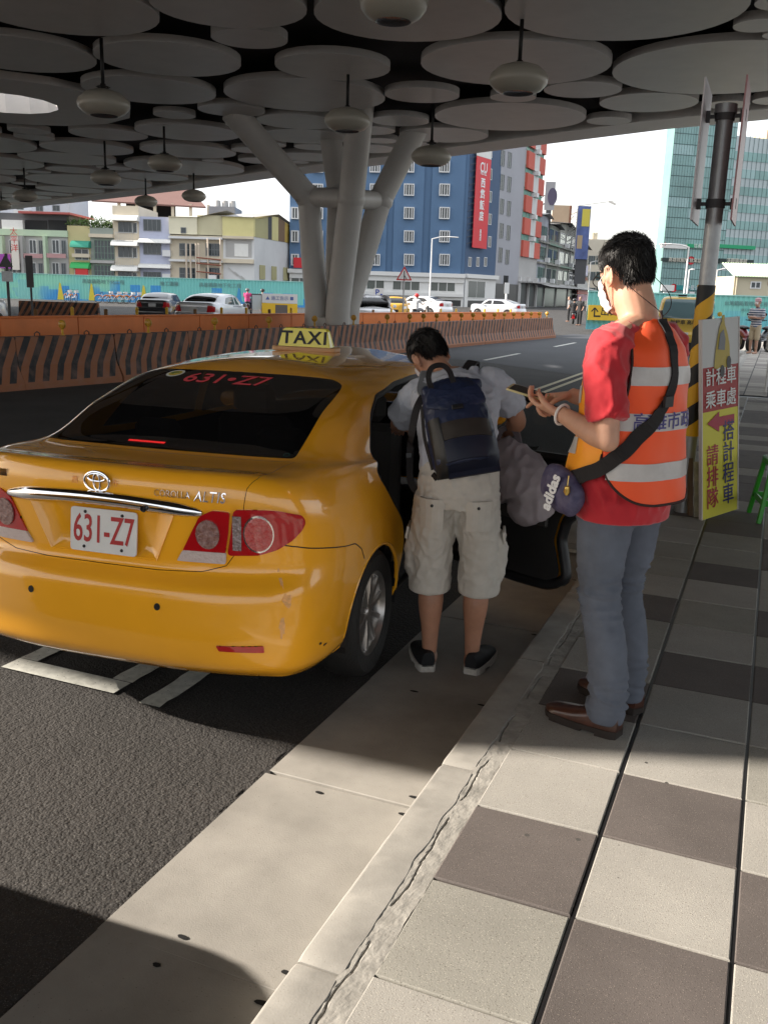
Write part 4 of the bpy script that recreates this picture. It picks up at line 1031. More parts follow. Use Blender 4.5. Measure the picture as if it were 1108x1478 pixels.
    dl = bpy.data.objects.new('rear_door', None); C.objects.link(dl); dl.parent = t; dl.location = (hx, hy, 0); dl.rotation_euler = (0, 0, ang)
    Ti = Matrix.Translation((-hx, -hy, 0))
    din = rounded([sidev(y, z, 1, bmax=br[13] + .02) for y, z in dpts], .05, 3); belt_b = sidev(1.9, 1.01)[1]
    low = [sidev(y, z, 1, bmax=br[13]) for y, z in ((1.37, .36), (1.44, .56), (1.41, .68), (1.23, .82), (1.09, .93), (1.01, 1.03))] + [sidev(2.36, .995)] + [sidev(y, z) for y, z in ((2.37, .6), (2.37, .275), (1.70, .275), (1.49, .285))]
    patch(S, 'door_skin', rounded(low, .03, 3), .001, paint, dl, .05, .03, Ti)
    patch(S, 'door_lining', rounded(inset(low, .03), .03, 3), -.055, mat('door_lining', (.022, .021, .021), .6, var=.15, vscale=6), dl, .05, .0, Ti @ Matrix.Identity(4)).data.flip_normals()
    rim = [S.pt(*p) - S.nrm(*p) * .028 for p in densify(rounded(low, .03, 3), .04)]; b = MB(); b.tube(rim, .030, 8, closed=True); me = b.mesh('door_edge'); me.transform(Ti); mobj('door_edge', me, blackp, dl)
    fr = [sidev(y, z, 1, bmax=br[13] + .02) for y, z in ((1.02, 1.04), (1.08, 1.13), (1.29, 1.235), (1.53, 1.31), (1.80, 1.348), (2.10, 1.358), (2.33, 1.352), (2.35, 1.02))]
    b = MB(); b.tube([S.pt(*p) - S.nrm(*p) * .018 for p in densify(fr, .06, False)], .020, 8); me = b.mesh('window_frame'); me.transform(Ti); mobj('window_frame', me, blackp, dl)
    b = MB(); b.tube([S.pt(*p) + S.nrm(*p) * .003 for p in densify(fr[:-1], .06, False)], .008, 6); me = b.mesh('chrome_moulding'); me.transform(Ti); mobj('chrome_moulding', me, chrome, dl)
    gp = [sidev(y, z, 1, bmax=br[13] + .02) for y, z in ((1.05, 1.04), (1.10, 1.12), (1.30, 1.22), (1.54, 1.295), (1.80, 1.335), (2.10, 1.345), (2.31, 1.34), (2.33, 1.02))]
    gm_ = mat('door_glass', (.02, .028, .026), .02, spec=.6, alpha=.55); patch(S, 'door_window', gp, -.012, gm_, dl, .06, 0, Ti)
    b = MB(); q0, q1 = S.pt(*sidev(1.45, .86)), S.pt(*sidev(1.75, .87)); b.tube([q0 - np.array([.06, 0, 0]), q0 - np.array([.095, -.03, 0]), q1 - np.array([.095, .03, 0]), q1 - np.array([.06, 0, 0])], .014, 8); me = b.mesh('pull_handle'); me.transform(Ti); mobj('pull_handle', me, blackp, dl)
    b = MB(); b.box(.79, .815, 1.5, 2.25, .62, .80); me = b.mesh('arm_rest'); bevel_mesh(me, .01); me.transform(Ti); mobj('arm_rest', me, mat('arm_rest', (.045, .042, .04), .5), dl)
    q = S.pt(*sidev(1.20, .93)); b = MB(); b.tube([q + np.array([.006, 0, 0]), q + np.array([.035, .03, 0]), q + np.array([.035, .13, 0]), q + np.array([.006, .16, 0])], .012, 8); me = b.mesh('door_handle'); me.transform(Ti); mobj('door_handle', me, paint, dl)
    return t
taxi = make_taxi()
# ------------------------------------------------------------------ people
def crs(P, k=4):                               # Catmull-Rom resample of a list of vectors (any length tuples)
    P = [np.array(p, float) for p in P]; out = []
    for i in range(len(P) - 1):
        p0, p1, p2, p3 = P[max(0, i - 1)], P[i], P[i + 1], P[min(len(P) - 1, i + 2)]
        for j in range(k):
            t = j / k; out.append(.5 * ((2 * p1) + (p2 - p0) * t + (2 * p0 - 5 * p1 + 4 * p2 - p3) * t * t + (3 * p1 - p0 - 3 * p2 + p3) * t ** 3))
    out.append(P[-1]); return out
def limb(mb, pts, rads, n=18, ref=(1, 0, 0), k=4, ends=True):
    """elliptic tapering tube; rads = (half width along ref, half width across)"""
    rads = [(r, r) if not isinstance(r, (tuple, list)) else r for r in rads]
    Q = crs([tuple(p) + tuple(r) for p, r in zip(pts, rads)], k); P = [Vector(q[:3]) for q in Q]; rr = [(max(q[3], .001), max(q[4], .001)) for q in Q]
    if ends:                                    # round the ends
        d0 = (P[0] - P[1]).normalized(); d1 = (P[-1] - P[-2]).normalized(); m0 = min(rr[0]); m1 = min(rr[-1])
        A = [(P[0] + d0 * m0 * math.sin(t), (rr[0][0] * math.cos(t), rr[0][1] * math.cos(t))) for t in (1.45, 1.1, .7, .35)]
        B = [(P[-1] + d1 * m1 * math.sin(t), (rr[-1][0] * math.cos(t), rr[-1][1] * math.cos(t))) for t in (.35, .7, 1.1, 1.45)]
        P = [a[0] for a in A] + P + [b[0] for b in B]; rr = [a[1] for a in A] + rr + [b[1] for b in B]
    v = []; N = len(P); rf = Vector(ref)
    for i, p in enumerate(P):
        d = (P[min(i + 1, N - 1)] - P[max(i - 1, 0)]).normalized(); x = rf - d * rf.dot(d)
        x = x.normalized() if x.length > .05 else d.orthogonal().normalized(); y = d.cross(x)
        for j in range(n):
            t = 2 * math.pi * j / n; v.append(p + x * math.cos(t) * rr[i][0] + y * math.sin(t) * rr[i][1])
    f = [(i * n + j, i * n + (j + 1) % n, (i + 1) * n + (j + 1) % n, (i + 1) * n + j) for i in range(N - 1) for j in range(n)]
    f.append(tuple(range(n))[::-1]); f.append(tuple((N - 1) * n + j for j in range(n)))
    mb.add(v, f, True)
HEADS = [(-.122, .018, .074, -.046), (-.112, .036, .084, -.022), (-.095, .048, .089, .0), (-.07, .057, .090, .028), (-.035, .066, .090, .060), (0, .0725, .091, .084), (.03, .0755, .094, .096), (.06, .0745, .088, .098), (.085, .066, .072, .088), (.105, .046, .046, .062), (.118, .016, .014, .022)]
def head_r(z):
    H = HEADS; z = max(H[0][0], min(H[-1][0], z))
    for a, b in zip(H, H[1:]):
        if z <= b[0]:
            t = (z - a[0]) / (b[0] - a[0]); t = t * t * (3 - 2 * t) * .4 + t * .6; return [a[i] + (b[i] - a[i]) * t for i in (1, 2, 3)]
def add_head(mb, T, scale=1.0):
    n = 28; zs_ = [HEADS[0][0] + (HEADS[-1][0] - HEADS[0][0]) * k / 26 for k in range(27)]; v = []
    for z in zs_:
        rx, yf, yb = head_r(z); cy = (yf - yb) / 2; ry = (yf + yb) / 2
        for j in range(n):
            t = 2 * math.pi * j / n; c, s_ = math.cos(t), math.sin(t); e = .92
            v.append(T @ (Vector((rx * math.copysign(abs(c) ** e, c), cy + ry * math.copysign(abs(s_) ** e, s_), z)) * scale))
    f = [(i * n + j, i * n + (j + 1) % n, (i + 1) * n + (j + 1) % n, (i + 1) * n + j) for i in range(26) for j in range(n)]
    f.append(tuple(range(n))[::-1]); f.append(tuple(26 * n + j for j in range(n))); mb.add(v, f, True)
    g = lambda p: T @ (Vector(p) * scale)
    limb(mb, [g((0, .088, .022)), g((0, .100, -.004)), g((0, .112, -.026)), g((0, .094, -.036))], [.007, .009, .013, .010], 10)
    limb(mb, [g((-.034, .084, .026)), g((0, .096, .030)), g((.034, .084, .026))], [.008, .008, .008], 8, (0, 0, 1))
    limb(mb, [g((-.020, .090, -.060)), g((0, .097, -.058)), g((.020, .090, -.060))], [.006, .009, .006], 8, (0, 0, 1))
    for s_ in (1, -1):                          # ears: rim, fold and lobe
        c = Vector((s_ * .074, -.008, -.012)); ring = []
        for k in range(11):
            t = R(-70 + 290 * k / 10); ring.append(g((c.x + s_ * (.010 + .006 * max(0, math.cos(t - R(150)))), c.y - .016 * math.cos(t - R(0)) * 1.0 , c.z + .031 * math.sin(t) + .004)))
        limb(mb, ring, [.0052] * 11, 8, (0, 0, 1), 2); limb(mb, [g((s_ * .072, -.006, .016)), g((s_ * .079, -.008, -.008)), g((s_ * .074, .002, -.034))], [.010, .011, .008], 10)
        limb(mb, [g((s_ * .076, .004, -.034)), g((s_ * .079, .004, -.042))], [.007, .006], 8)
def add_hand(mb, W, f_, n_, curls, thumb=None, side=1, sc=1.0, spread=.0):
    """W wrist, f_ finger direction, n_ palm normal (side the fingers close to); curls per finger: three bend angles"""
    f_ = Vector(f_).normalized(); n_ = (Vector(n_) - f_ * Vector(n_).dot(f_)).normalized(); x_ = f_.cross(n_) * side   # towards the thumb
    P = lambda a, b, c: Vector(W) + (f_ * a + x_ * b + n_ * c) * sc
    limb(mb, [P(-.015, 0, 0), P(.02, .001, 0), P(.055, .0, .002), P(.086, -.002, .002)], [(.026 * sc, .018 * sc), (.032 * sc, .016 * sc), (.040 * sc, .0145 * sc), (.038 * sc, .012 * sc)], 16, x_)
    base = [(.090, .030), (.094, .010), (.090, -.011), (.082, -.030)]; ln = [(.043, .026, .021), (.047, .029, .022), (.043, .027, .022), (.033, .021, .019)]; rr = [.0092, .0094, .0088, .0078]
    for i in range(4):
        a, b = base[i]; p = P(a, b, .002); ang = 0; pts = [P(a - .035, b * .8, .001), p]; sp = spread * (1.5 - i)
        for l, c in zip(ln[i], curls[i]):
            ang += R(c); d = (f_ * math.cos(ang) + n_ * math.sin(ang) + x_ * sp).normalized(); p = p + d * l * sc; pts.append(p)
        limb(mb, pts, [rr[i] * sc, rr[i] * 1.03 * sc, rr[i] * .98 * sc, rr[i] * .92 * sc, rr[i] * .78 * sc], 10, x_, 3)
    th = thumb or [(.022, .026, .004), (.048, .050, .012), (.074, .060, .022), (.094, .058, .034)]
    limb(mb, [P(*q) for q in th], [.0145 * sc, .0125 * sc, .0105 * sc, .0085 * sc], 10, x_, 3)
def folds(seed, amp, sx, sy, sz, ridge=.5):
    def fn(p, n):
        q = Vector((p.x * sx + seed, p.y * sy, p.z * sz)); w = noise.noise(q * .7) * .8
        a = noise.noise(q + Vector((w, w, w))); b = 1 - abs(noise.noise(q * 1.7 + Vector((5, w * 2, 1)))) * 2
        return amp * (a * (1 - ridge) + (b * b - .4) * ridge * .8) + amp * .18 * noise.noise(q * 5)
    return fn
def mknoise(m, bump, scale, dist=.002):
    nt = m.node_tree; n = _n(nt, 'ShaderNodeTexNoise'); n.inputs['Scale'].default_value = scale; tc = _n(nt, 'ShaderNodeTexCoord'); nt.links.new(tc.outputs['Object'], n.inputs['Vector'])
    bp = _n(nt, 'ShaderNodeBump'); bp.inputs['Strength'].default_value = bump; bp.inputs['Distance'].default_value = dist; nt.links.new(n.outputs['Fac'], bp.inputs['Height']); nt.links.new(bp.outputs[0], bsdf(m).inputs['Normal']); return m
skin1 = mat('skin', (0.56, 0.31, 0.21), 0.48, subs=.12, var=.09, vscale=18, bump=.12, bscale=260, bdist=.001)
skin2 = mat('skin_tanned', (0.40, 0.20, 0.125), 0.5, subs=.08, var=.12, vscale=14, bump=.12, bscale=260, bdist=.001)
hair_m = mat('black_hair', (0.010, 0.009, 0.009), 0.42, spec=.35)
def hair(T, parent, seed, hairline, length=.035, count=2600, name='hair', thick=.010, cowlick=True, flow=-.2):
    """cap plus short strands; hairline(dir) -> True where hair grows (head local coordinates)"""
    rg = random.Random(seed); b = MB(); n = 44; m = 30; v = []; ok = {}
    zs_ = [-.10 + .222 * k / m for k in range(m + 1)]
    def surf(t, z, off):
        rx, yf, yb = head_r(min(z, .1165)); cy = (yf - yb) / 2; ry = (yf + yb) / 2; tp = max(0, (z - .06) / .06)
        x = (rx + off * (1 - tp * .3)) * math.cos(t); y = cy + (ry + off * (1 - tp * .3)) * math.sin(t); return Vector((x, y, z + off * tp * 1.1))
    for i, z in enumerate(zs_):
        for j in range(n):
            t = 2 * math.pi * j / n; p0 = surf(t, z, 0); g = hairline(p0)
            off = thick * max(-.25, min(1, g * 26)) * (1 + .25 * noise.noise(p0 * 40)); v.append(T @ surf(t, z, off)); ok[i * n + j] = g > -.004
    f = [(i * n + j, i * n + (j + 1) % n, (i + 1) * n + (j + 1) % n, (i + 1) * n + j) for i in range(m) for j in range(n)]
    f = [q for q in f if sum(ok[k] for k in q) >= 3]; f.append(tuple(m * n + j for j in range(n))); b.add(v, f, True)
    for _ in range(count):
        t = rg.uniform(0, 2 * math.pi); z = rg.uniform(-.10, .117); p = surf(t, z, 0); g = hairline(p)
        if g < .0005: continue
        c = surf(t, z, thick * min(1, g * 26) * .75); nr = (surf(t, z, .02) - p).normalized(); L = length * min(1, .35 + g * 9) * rg.uniform(.6, 1.25)
        down = Vector((p.x * 1.5, .35 * (1 if p.y > .02 else flow), -1.0 if z < .07 else -.12)) + Vector((rg.gauss(0, .25), rg.gauss(0, .25), rg.gauss(0, .15)))
        if z > .085: down += Vector((rg.gauss(0, .5), rg.gauss(.2, .5), 0))
        down = (down - nr * down.dot(nr)).normalized(); lift = rg.uniform(.04, .22) * (1.5 if z > .08 else 1) * min(1, g * 20)
        q1 = c + (down + nr * lift).normalized() * L * .5; q2 = q1 + (down * .9 + nr * lift * .25).normalized() * L * .5; w = .0015
        s_ = down.cross(nr).normalized(); r3 = [(c, w), (q1, w * .85), (q2, .0003)]; vv = []
        for q, ww in r3: vv += [T @ (q + s_ * ww), T @ (q - s_ * ww), T @ (q + nr * ww * .9)]
        b.add(vv, [(0, 3, 4, 1), (1, 4, 5, 2), (2, 5, 3, 0), (3, 6, 7, 4), (4, 7, 8, 5), (5, 8, 6, 3)])
    return b.build(name, hair_m, parent, auto=False)
def shoe(parent, T, upper_m, sole_m, L=.29, wid=.048, name='shoe', heel=.028, toe=.0, bulk=1.0, laces=None):
    """T: origin at heel bottom, +y towards the toe"""
    b = MB(); st = []; N = 16
    for k in range(N + 1):
        u = k / N; w = wid * (.62 + .50 * math.sin(min(1, u * 1.15 + .12) * math.pi * .62)) * (1 if u < .82 else math.sqrt(max(.02, 1 - ((u - .82) / .19) ** 2)))
        h = (.075 if u < .28 else .075 - (u - .28) / .30 * .028 if u < .58 else .047 - (u - .58) / .42 * .022) * bulk
        if u > .93: h *= 1 - (u - .93) * 5
        if u < .06: w *= .80
        st.append((u * L, w, h))
    v = []; n = 12
    for y, w, h in st:
        for j in range(n + 1):
            t = math.pi * j / n; e = .75; c, s_ = math.cos(t), math.sin(t)
            v.append(T @ Vector((w * math.copysign(abs(c) ** e, c), y, heel * .8 + h * s_ ** e)))
    f = [(i * (n + 1) + j, i * (n + 1) + j + 1, (i + 1) * (n + 1) + j + 1, (i + 1) * (n + 1) + j) for i in range(N) for j in range(n)]
    f.append(tuple(range(n + 1))); f.append(tuple(range(N * (n + 1), (N + 1) * (n + 1)))[::-1]); b.add(v, f, True)
    sh = b.build(name, upper_m, parent)
    b = MB(); poly = [(w * 1.07 + .001, y) for y, w, h in st] + [(-w * 1.07 - .001, y) for y, w, h in st[::-1]]
    b.prism(poly, heel * .35, heel, T); b.prism([(x, y) for x, y in poly if y < L * .30], 0, heel * .36, T); b.prism([(x, y) for x, y in poly if y > L * .42 and y < L * .93], 0.001, heel * .36, T); b.build('sole', sole_m, sh)
    if laces:
        b = MB()
        for k in range(5):
            y = L * (.36 + .055 * k); w = .020 - .001 * k; z = heel * .8 + (.070 - .0085 * k) * bulk
            b.tube([T @ Vector((-w, y, z - .006)), T @ Vector((0, y + .004, z + .006)), T @ Vector((w, y + .002, z - .006))], .0022, 5)
        b.build('laces', laces, sh)
    return sh
def Tm(loc, rz=0, rx=0, ry=0): return Matrix.Translation(loc) @ Matrix.Rotation(rz, 4, 'Z') @ Matrix.Rotation(rx, 4, 'X') @ Matrix.Rotation(ry, 4, 'Y')

# ---- the attendant in the orange waistcoat
red_c = mat('red_cotton', (0.46, 0.012, 0.022), 0.8, sheen=.3, var=.06, vscale=10, bump=.15, bscale=500, bdist=.001)
jean_m = mat('grey_jeans', (0.105, 0.120, 0.155), 0.85, var=.16, vscale=9, bump=.25, bscale=420, bdist=.001)
brown_l = mat('brown_leather', (0.060, 0.022, 0.014), 0.32, coat=.3, var=.35, vscale=16, bump=.15, bscale=90, bdist=.002)
sole_b = mat('dark_sole', (0.025, 0.018, 0.015), 0.6); lace_m = mat('dark_laces', (0.02, 0.01, 0.008), .8)
vest_o = mat('vest_orange', (0.92, 0.095, 0.012), 0.55, sheen=.2, var=.04, vscale=5); vest_lit = mat('vest_orange_lit', (0.98, 0.36, 0.018), 0.5, var=.04, vscale=5)  # front panels: sunlight glowing through the orange cloth is put into the colour
for m_, c_ in ((vest_o, (1.0, .12, .01)), (vest_lit, (1.0, .40, .02))):
    b_ = bsdf(m_); b_.inputs['Subsurface Weight'].default_value = .25; b_.inputs['Subsurface Radius'].default_value = (.02, .01, .01)
refl_m = mat('reflective_tape', (0.50, 0.48, 0.47), 0.35, var=.06, vscale=30, bump=.3, bscale=160, bdist=.002); trim_m = mat('vest_binding', (0.03, 0.012, 0.01), .7)
webb = mat('black_webbing', (0.012, 0.010, 0.011), 0.75, bump=.4, bscale=300, bdist=.002)
FR = R(66)
ATT = Vector((-.405, 3.34, CURB))
def attendant():
    t = thing('person', 'man in an orange reflective waistcoat and grey jeans tapping a phone', 'person', ATT, FR)
    # body
    b = MB(); hz = .93
    Lk, Rk = Vector((-.100, .020, .50)), Vector((.100, .05, .50)); La, Ra = Vector((-.115, -.03, .085)), Vector((.115, .03, .085))
    for s_, k_, a_ in ((-1, Lk, La), (1, Rk, Ra)):
        limb(b, [(s_ * .085, 0, hz), (s_ * .095, .015, .72), k_, k_ * .5 + a_ * .5 + Vector((0, -.02, .03)), a_ + Vector((0, 0, .05)), a_], [.082, .072, .052, .050, .036, .034])
        limb(b, [a_ + Vector((0, -.04, -.045)), a_ + Vector((0, .05, -.045)), a_ + Vector((0, .13, -.060))], [(.026, .020), (.028, .020), (.028, .012)])
    limb(b, [(0, 0, .88), (0, -.005, 1.0), (0, -.005, 1.15), (0, -.015, 1.30), (0, -.025, 1.42), (0, -.02, 1.47)], [(.145, .09), (.135, .09), (.135, .09), (.155, .095), (.14, .075), (.07, .06)], 20)
    nb, hc = Vector((0, -.010, 1.47)), Vector((0.0, .058, 1.652))
    limb(b, [nb - Vector((0, .01, .06)), nb + Vector((0, .008, .04)), hc + Vector((0, -.030, -.07)), hc + Vector((0, -.01, 0))], [(.088, .074), (.070, .068), (.068, .070), .060], 18)
    Th = Tm(hc, R(-17), R(-20), 0); add_head(b, Th, 1.03)
    for s_ in (-1, 1): limb(b, [(0, -.02, 1.46), (s_ * .09, -.02, 1.455), (s_ * .175, -.02, 1.425)], [.066, .056, .052], 14, (0, 1, 0))
    Le, Lw = Vector((-.250, -.085, 1.105)), Vector((-.190, .160, 1.165)); Re, Rw = Vector((.25, -.01, 1.12)), Vector((.040, .275, 1.205))
    for sx_, E_, W2 in ((-1, Le, Lw), (1, Re, Rw)):
        limb(b, [(sx_ * .185, -.02, 1.42), (sx_ * .228, (E_.y - .02) / 2, 1.27), E_], [.052, .045, .038], 16, (0, 0, 1)); d_ = (W2 - E_).normalized(); limb(b, [E_ + d_ * .005, E_ + d_ * .07, E_.lerp(W2, .62), W2], [.037, (.044, .040), (.036, .034), (.029, .021)], 16, (0, 0, 1))
    # left hand holds the phone palm up, right hand taps with the forefinger
    add_hand(b, Lw, (.16, 1, .12), (.35, -.05, 1), [(18, 30, 25), (14, 35, 30), (16, 38, 30), (20, 40, 30)], thumb=[(.020, .026, .004), (.044, .044, .014), (.070, .048, .030), (.092, .040, .040)], side=-1, sc=1.02)
    add_hand(b, Rw, (-.62, .80, -.10), (-.30, -.2, -1), [(20, 12, 8), (45, 60, 40), (52, 65, 40), (55, 65, 40)], thumb=[(.020, .026, .004), (.046, .040, .016), (.070, .040, .030), (.088, .030, .040)], side=1, sc=1.02)
    body = mobj('body', remesh('body', b, .0052, 3), skin1, t)
    # eyes under the glasses
    for s_ in (1, -1):
        e = MB(); e.lathe([(0, -.011), (.008, -.008), (.011, 0), (.008, .008), (0, .011)], 12, Th @ Tm((s_ * .031, .077, .008))); e.build('eye', mat('eye_white', (.5, .48, .46), .2), body)
    def hl(p):                                  # hairline: back of the neck, round the ear, temple and brow
        x, y, z = p; lim = -.078 if y < -.03 else (-.078 + (y + .03) * 2.6 if y < .0 else (.010 + y * .35 if y < .05 else .055))
        if abs(y + .008) < .026 and z < .030: return -.01
        return (z - lim)
    hair(Th @ Matrix.Scale(1.03, 4), t, 3, hl, .034, 8000, thick=.012)
    # jeans
    b = MB()
    for s_, k_, a_ in ((-1, Lk, La), (1, Rk, Ra)):
        limb(b, [(s_ * .085, -.01, .90), (s_ * .095, .0, .78), (s_ * .098, .012, .64), k_ + Vector((0, -.005, 0)), (k_ + a_) / 2 + Vector((0, -.022, .02)), a_ + Vector((0, -.012, .07)), a_ + Vector((0, -.004, -.035))], [(.098, .112), (.092, .104), (.080, .090), (.070, .078), (.067, .075), (.064, .073), (.066, .076)], 22, ends=False)
    limb(b, [(0, -.005, .86), (0, -.008, .94), (0, -.005, 1.01)], [(.158, .116), (.160, .116), (.150, .105)], 24)
    fn = folds(2, .010, 5, 5, 6, .5); fk = folds(9, .034, 2.6, 4.5, 15, .85)
    def dj(p, n):
        w = math.exp(-((p.z - .52) / .10) ** 2) + 1.1 * math.exp(-((p.z - .14) / .10) ** 2) + .6 * math.exp(-((p.z - .84) / .08) ** 2); seam_ = -.0022 * math.exp(-((p.y + .004) / .0035) ** 2) if p.x < -.1 else 0
        return (fn(p, n) * .55 + fk(p, n) * w * .7) * max(.1, min(1, (p.z - .05) / .07)) + seam_
    mobj('jeans', remesh('jeans', b, .0085, 4, dj), jean_m, t)
    # stitched pocket and side seam lines
    # t-shirt
    b = MB(); limb(b, [(0, -.005, .800), (0, -.008, .89), (0, -.012, .98), (0, -.012, 1.10), (0, -.018, 1.25), (0, -.024, 1.38), (0, -.022, 1.455)], [(.203, .158), (.200, .155), (.192, .148), (.184, .140), (.192, .138), (.178, .118), (.085, .076)], 28, ends=False)
    for s_, e_ in ((-1, Le), (1, Re)):
        sh_ = Vector((s_ * .165, -.02, 1.415)); q = sh_.lerp(e_, .40) + Vector((s_ * .022, .01, .01)); w = sh_.lerp(e_, .80) + Vector((s_ * .004, 0, .004))
        limb(b, [(s_ * .06, -.02, 1.43), sh_ + Vector((s_ * .01, 0, 0)), q, w], [.062, .074, .070, (.072, .066)], 20, (0, 1, 0), ends=False)
    fn2 = folds(4, .026, 8, 8, 7, .65)
    mobj('t_shirt', remesh('t_shirt', b, .009, 5, lambda p, n: fn2(p, n) * (1.2 if p.z < 1.05 else .8) * max(.12, min(1, (p.z - .80) / .10))), red_c, t)
    # waistcoat: a skin round the torso
    class Vest:
        def pt(s, a, z, off=0):
            th = a / .18 - math.pi / 2           # a = 0 is the middle of the back, positive towards his right
            K_ = [(.80, .232, .185), (.90, .226, .182), (1.0, .216, .174), (1.10, .206, .165), (1.22, .206, .160), (1.32, .205, .152), (1.40, .190, .135), (1.455, .150, .105), (1.495, .085, .074), (1.53, .066, .062)]
            z = max(.8, min(1.53, z))
            for p, q in zip(K_, K_[1:]):
                if z <= q[0]: u = (z - p[0]) / (q[0] - p[0]); u = u * u * (3 - 2 * u) * .5 + u * .5; rx, ry = p[1] + (q[1] - p[1]) * u, p[2] + (q[2] - p[2]) * u; break
            c, s_ = math.cos(th), math.sin(th); e = .9; fr_ = max(0, s_)
            w = .008 * noise.noise(Vector((a * 9, z * 7, 3))) + .006 * noise.noise(Vector((a * 22, z * 10, 8)))
            if z < 1.1: w += .010 * noise.noise(Vector((a * 12, z * 2, 1))) * (1.1 - z) / .2
            bl = 1 + (.18 * max(0, 1.15 - z) / .25) * fr_      # the front hangs forward
            return np.array([(rx + w) * math.copysign(abs(c) ** e, c), -.018 + (ry * bl + w) * math.copysign(abs(s_) ** e, s_), z])
        def nrm(s, a, z):
            n = np.cross(s.pt(a + .004, z) - s.pt(a - .004, z), s.pt(a, z + .004) - s.pt(a, z - .004)); return n / np.linalg.norm(n)
    V = Vest(); q4 = .18 * math.pi / 2           # a at his right side
    def arm(s_): return [(s_ * (q4 - .060), 1.475), (s_ * (q4 - .098), 1.40), (s_ * (q4 - .100), 1.30), (s_ * (q4 - .070), 1.20), (s_ * (q4 - .015), 1.135)]
    def armf(s_): return [(s_ * (q4 + .060), 1.475), (s_ * (q4 + .095), 1.40), (s_ * (q4 + .095), 1.30), (s_ * (q4 + .060), 1.20), (s_ * (q4 - .015), 1.135)]
    sm = lambda P: [tuple(p) for p in crs(P, 5)]
    hemb = sm([(q4 - .03, 1.01), (q4 - .06, .955), (q4 - .12, .905), (.09, .882), (0, .878), (-.09, .882), (-q4 + .12, .905), (-q4 + .06, .955), (-q4 + .03, 1.01)])
    back = sm([(0.066, 1.505), (.10, 1.50), (q4 - .060, 1.475)]) + sm(arm(1))[1:] + [(q4 - .02, 1.08)] + hemb + [(-q4 + .02, 1.08)] + sm(arm(-1))[::-1] + sm([(-q4 + .060, 1.475), (-.10, 1.50), (-.066, 1.505), (0, 1.498), (.066, 1.505)])[1:-1]
    patch(V, 'vest_back', back, .004, vest_o, t, .02, .003)
    ff = 2 * q4
    for s_ in (-1, 1):
        fr = sm([(q4 - .015, 1.135), (q4 - .02, 1.05), (q4 + .0, .975), (q4 + .08, .905), (ff - .10, .880), (ff - .035, .905), (ff - .03, 1.0), (ff - .03, 1.22), (ff - .10, 1.40), (ff - .17, 1.498)]) + sm(armf(1))
        fr = [(s_ * a, z) for a, z in fr][::s_]; vf = patch(V, 'vest_front', fr, .005, vest_lit, t, .02, .003)
        seam(V, [(s_ * a, z) for a, z in sm([(q4 - .02, 1.05), (q4 + .0, .975), (q4 + .08, .905), (ff - .10, .880), (ff - .035, .905), (ff - .03, 1.0), (ff - .03, 1.22)])], .0035, trim_m, t, 'binding', .004)
        seam(V, [(s_ * a, z) for a, z in sm(arm(1))], .0045, trim_m, t, 'binding', .004); seam(V, [(s_ * a, z) for a, z in sm(armf(1))], .0035, trim_m, t, 'binding', .005)
        for zc in (1.06, 1.24): patch(V, 'reflective_strip', [(s_ * (q4 + .10 - (zc > 1.2) * -.02), zc - .03), (s_ * (ff - .05), zc - .05), (s_ * (ff - .05), zc + .01), (s_ * (q4 + .10 - (zc > 1.2) * -.02), zc + .03)][::s_], .0085, refl_m, t, .02, .002)
    seam(V, hemb, .005, trim_m, t, 'binding', .004)
    for z0, w_ in ((1.318, q4 - .104), (1.165, q4 - .055), (.995, q4 - .045)):
        P = [(w_, z0 - .030), (w_, z0 + .030), (-w_, z0 + .030), (-w_, z0 - .030)]; rp_ = patch(V, 'reflective_strip', P[::-1], .0075, refl_m, t, .02, .002)
        if z0 == 1.165:
            me = text_mesh('高雄市政府', .062, 0, 'CENTER', 1.0, bold=.0008, spacing=1.0)
            for v_ in me.vertices: p = V.pt(-.012 + v_.co.x, z0 + v_.co.y) + V.nrm(-.012 + v_.co.x, z0) * .0095; v_.co = Vector(p)
            mobj('lettering', me, mat('purple_print', (.07, .06, .22), .6), rp_)
    # mask, glasses, cord, wristband
    b = MB(); v = []; n = 12; m = 9
    for i in range(m + 1):
        z = -.105 + .10 * i / m
        for j in range(n + 1):
            a = R(22 + 136 * j / n); rx, yf, yb = head_r(z); bul = .012 + .016 * math.sin(math.pi * j / n) * math.sin(math.pi * i / m) + .0025 * math.sin(i * 2.4)
            v.append(Th @ (Vector(((rx + bul) * math.cos(a), (yf + bul + .006) * math.sin(a) ** .9, z)) * 1.03))
    b.add(v, [(i * (n + 1) + j, i * (n + 1) + j + 1, (i + 1) * (n + 1) + j + 1, (i + 1) * (n + 1) + j) for i in range(m) for j in range(n)], True)
    for s_ in (-1, 1):
        jx = 0 if s_ > 0 else n
        for i in (0, m): b.tube([v[i * (n + 1) + jx], Th @ Vector((s_ * .083, .012, -.03 + .04 * (i > 0))), Th @ Vector((s_ * .084, -.014, .020 if i else -.020))], .0016, 5)
    b.build('face_mask', mat('mask_cloth', (.72, .66, .66), .85, var=.05, vscale=40), t)
    b = MB(); gb = mat('glasses_black', (.012, .011, .011), .35)
    for s_ in (-1, 1):
        L_ = [Th @ Vector((s_ * .036 + .024 * math.cos(k * math.pi / 9), .112 - .10 * (s_ * (s_ * .036 + .024 * math.cos(k * math.pi / 9)) - .036) * .35, .010 + .018 * math.sin(k * math.pi / 9))) for k in range(18)]
        b.tube(L_, .0018, 6, closed=True); b.tube([Th @ Vector((s_ * .060, .104, .020)), Th @ Vector((s_ * .078, .060, .020)), Th @ Vector((s_ * .0835, .0, .018)), Th @ Vector((s_ * .082, -.022, .004))], .0019, 6)
    b.tube([Th @ Vector((-.012, .112, .014)), Th @ Vector((.012, .112, .014))], .0018, 6); b.build('glasses', gb, t)
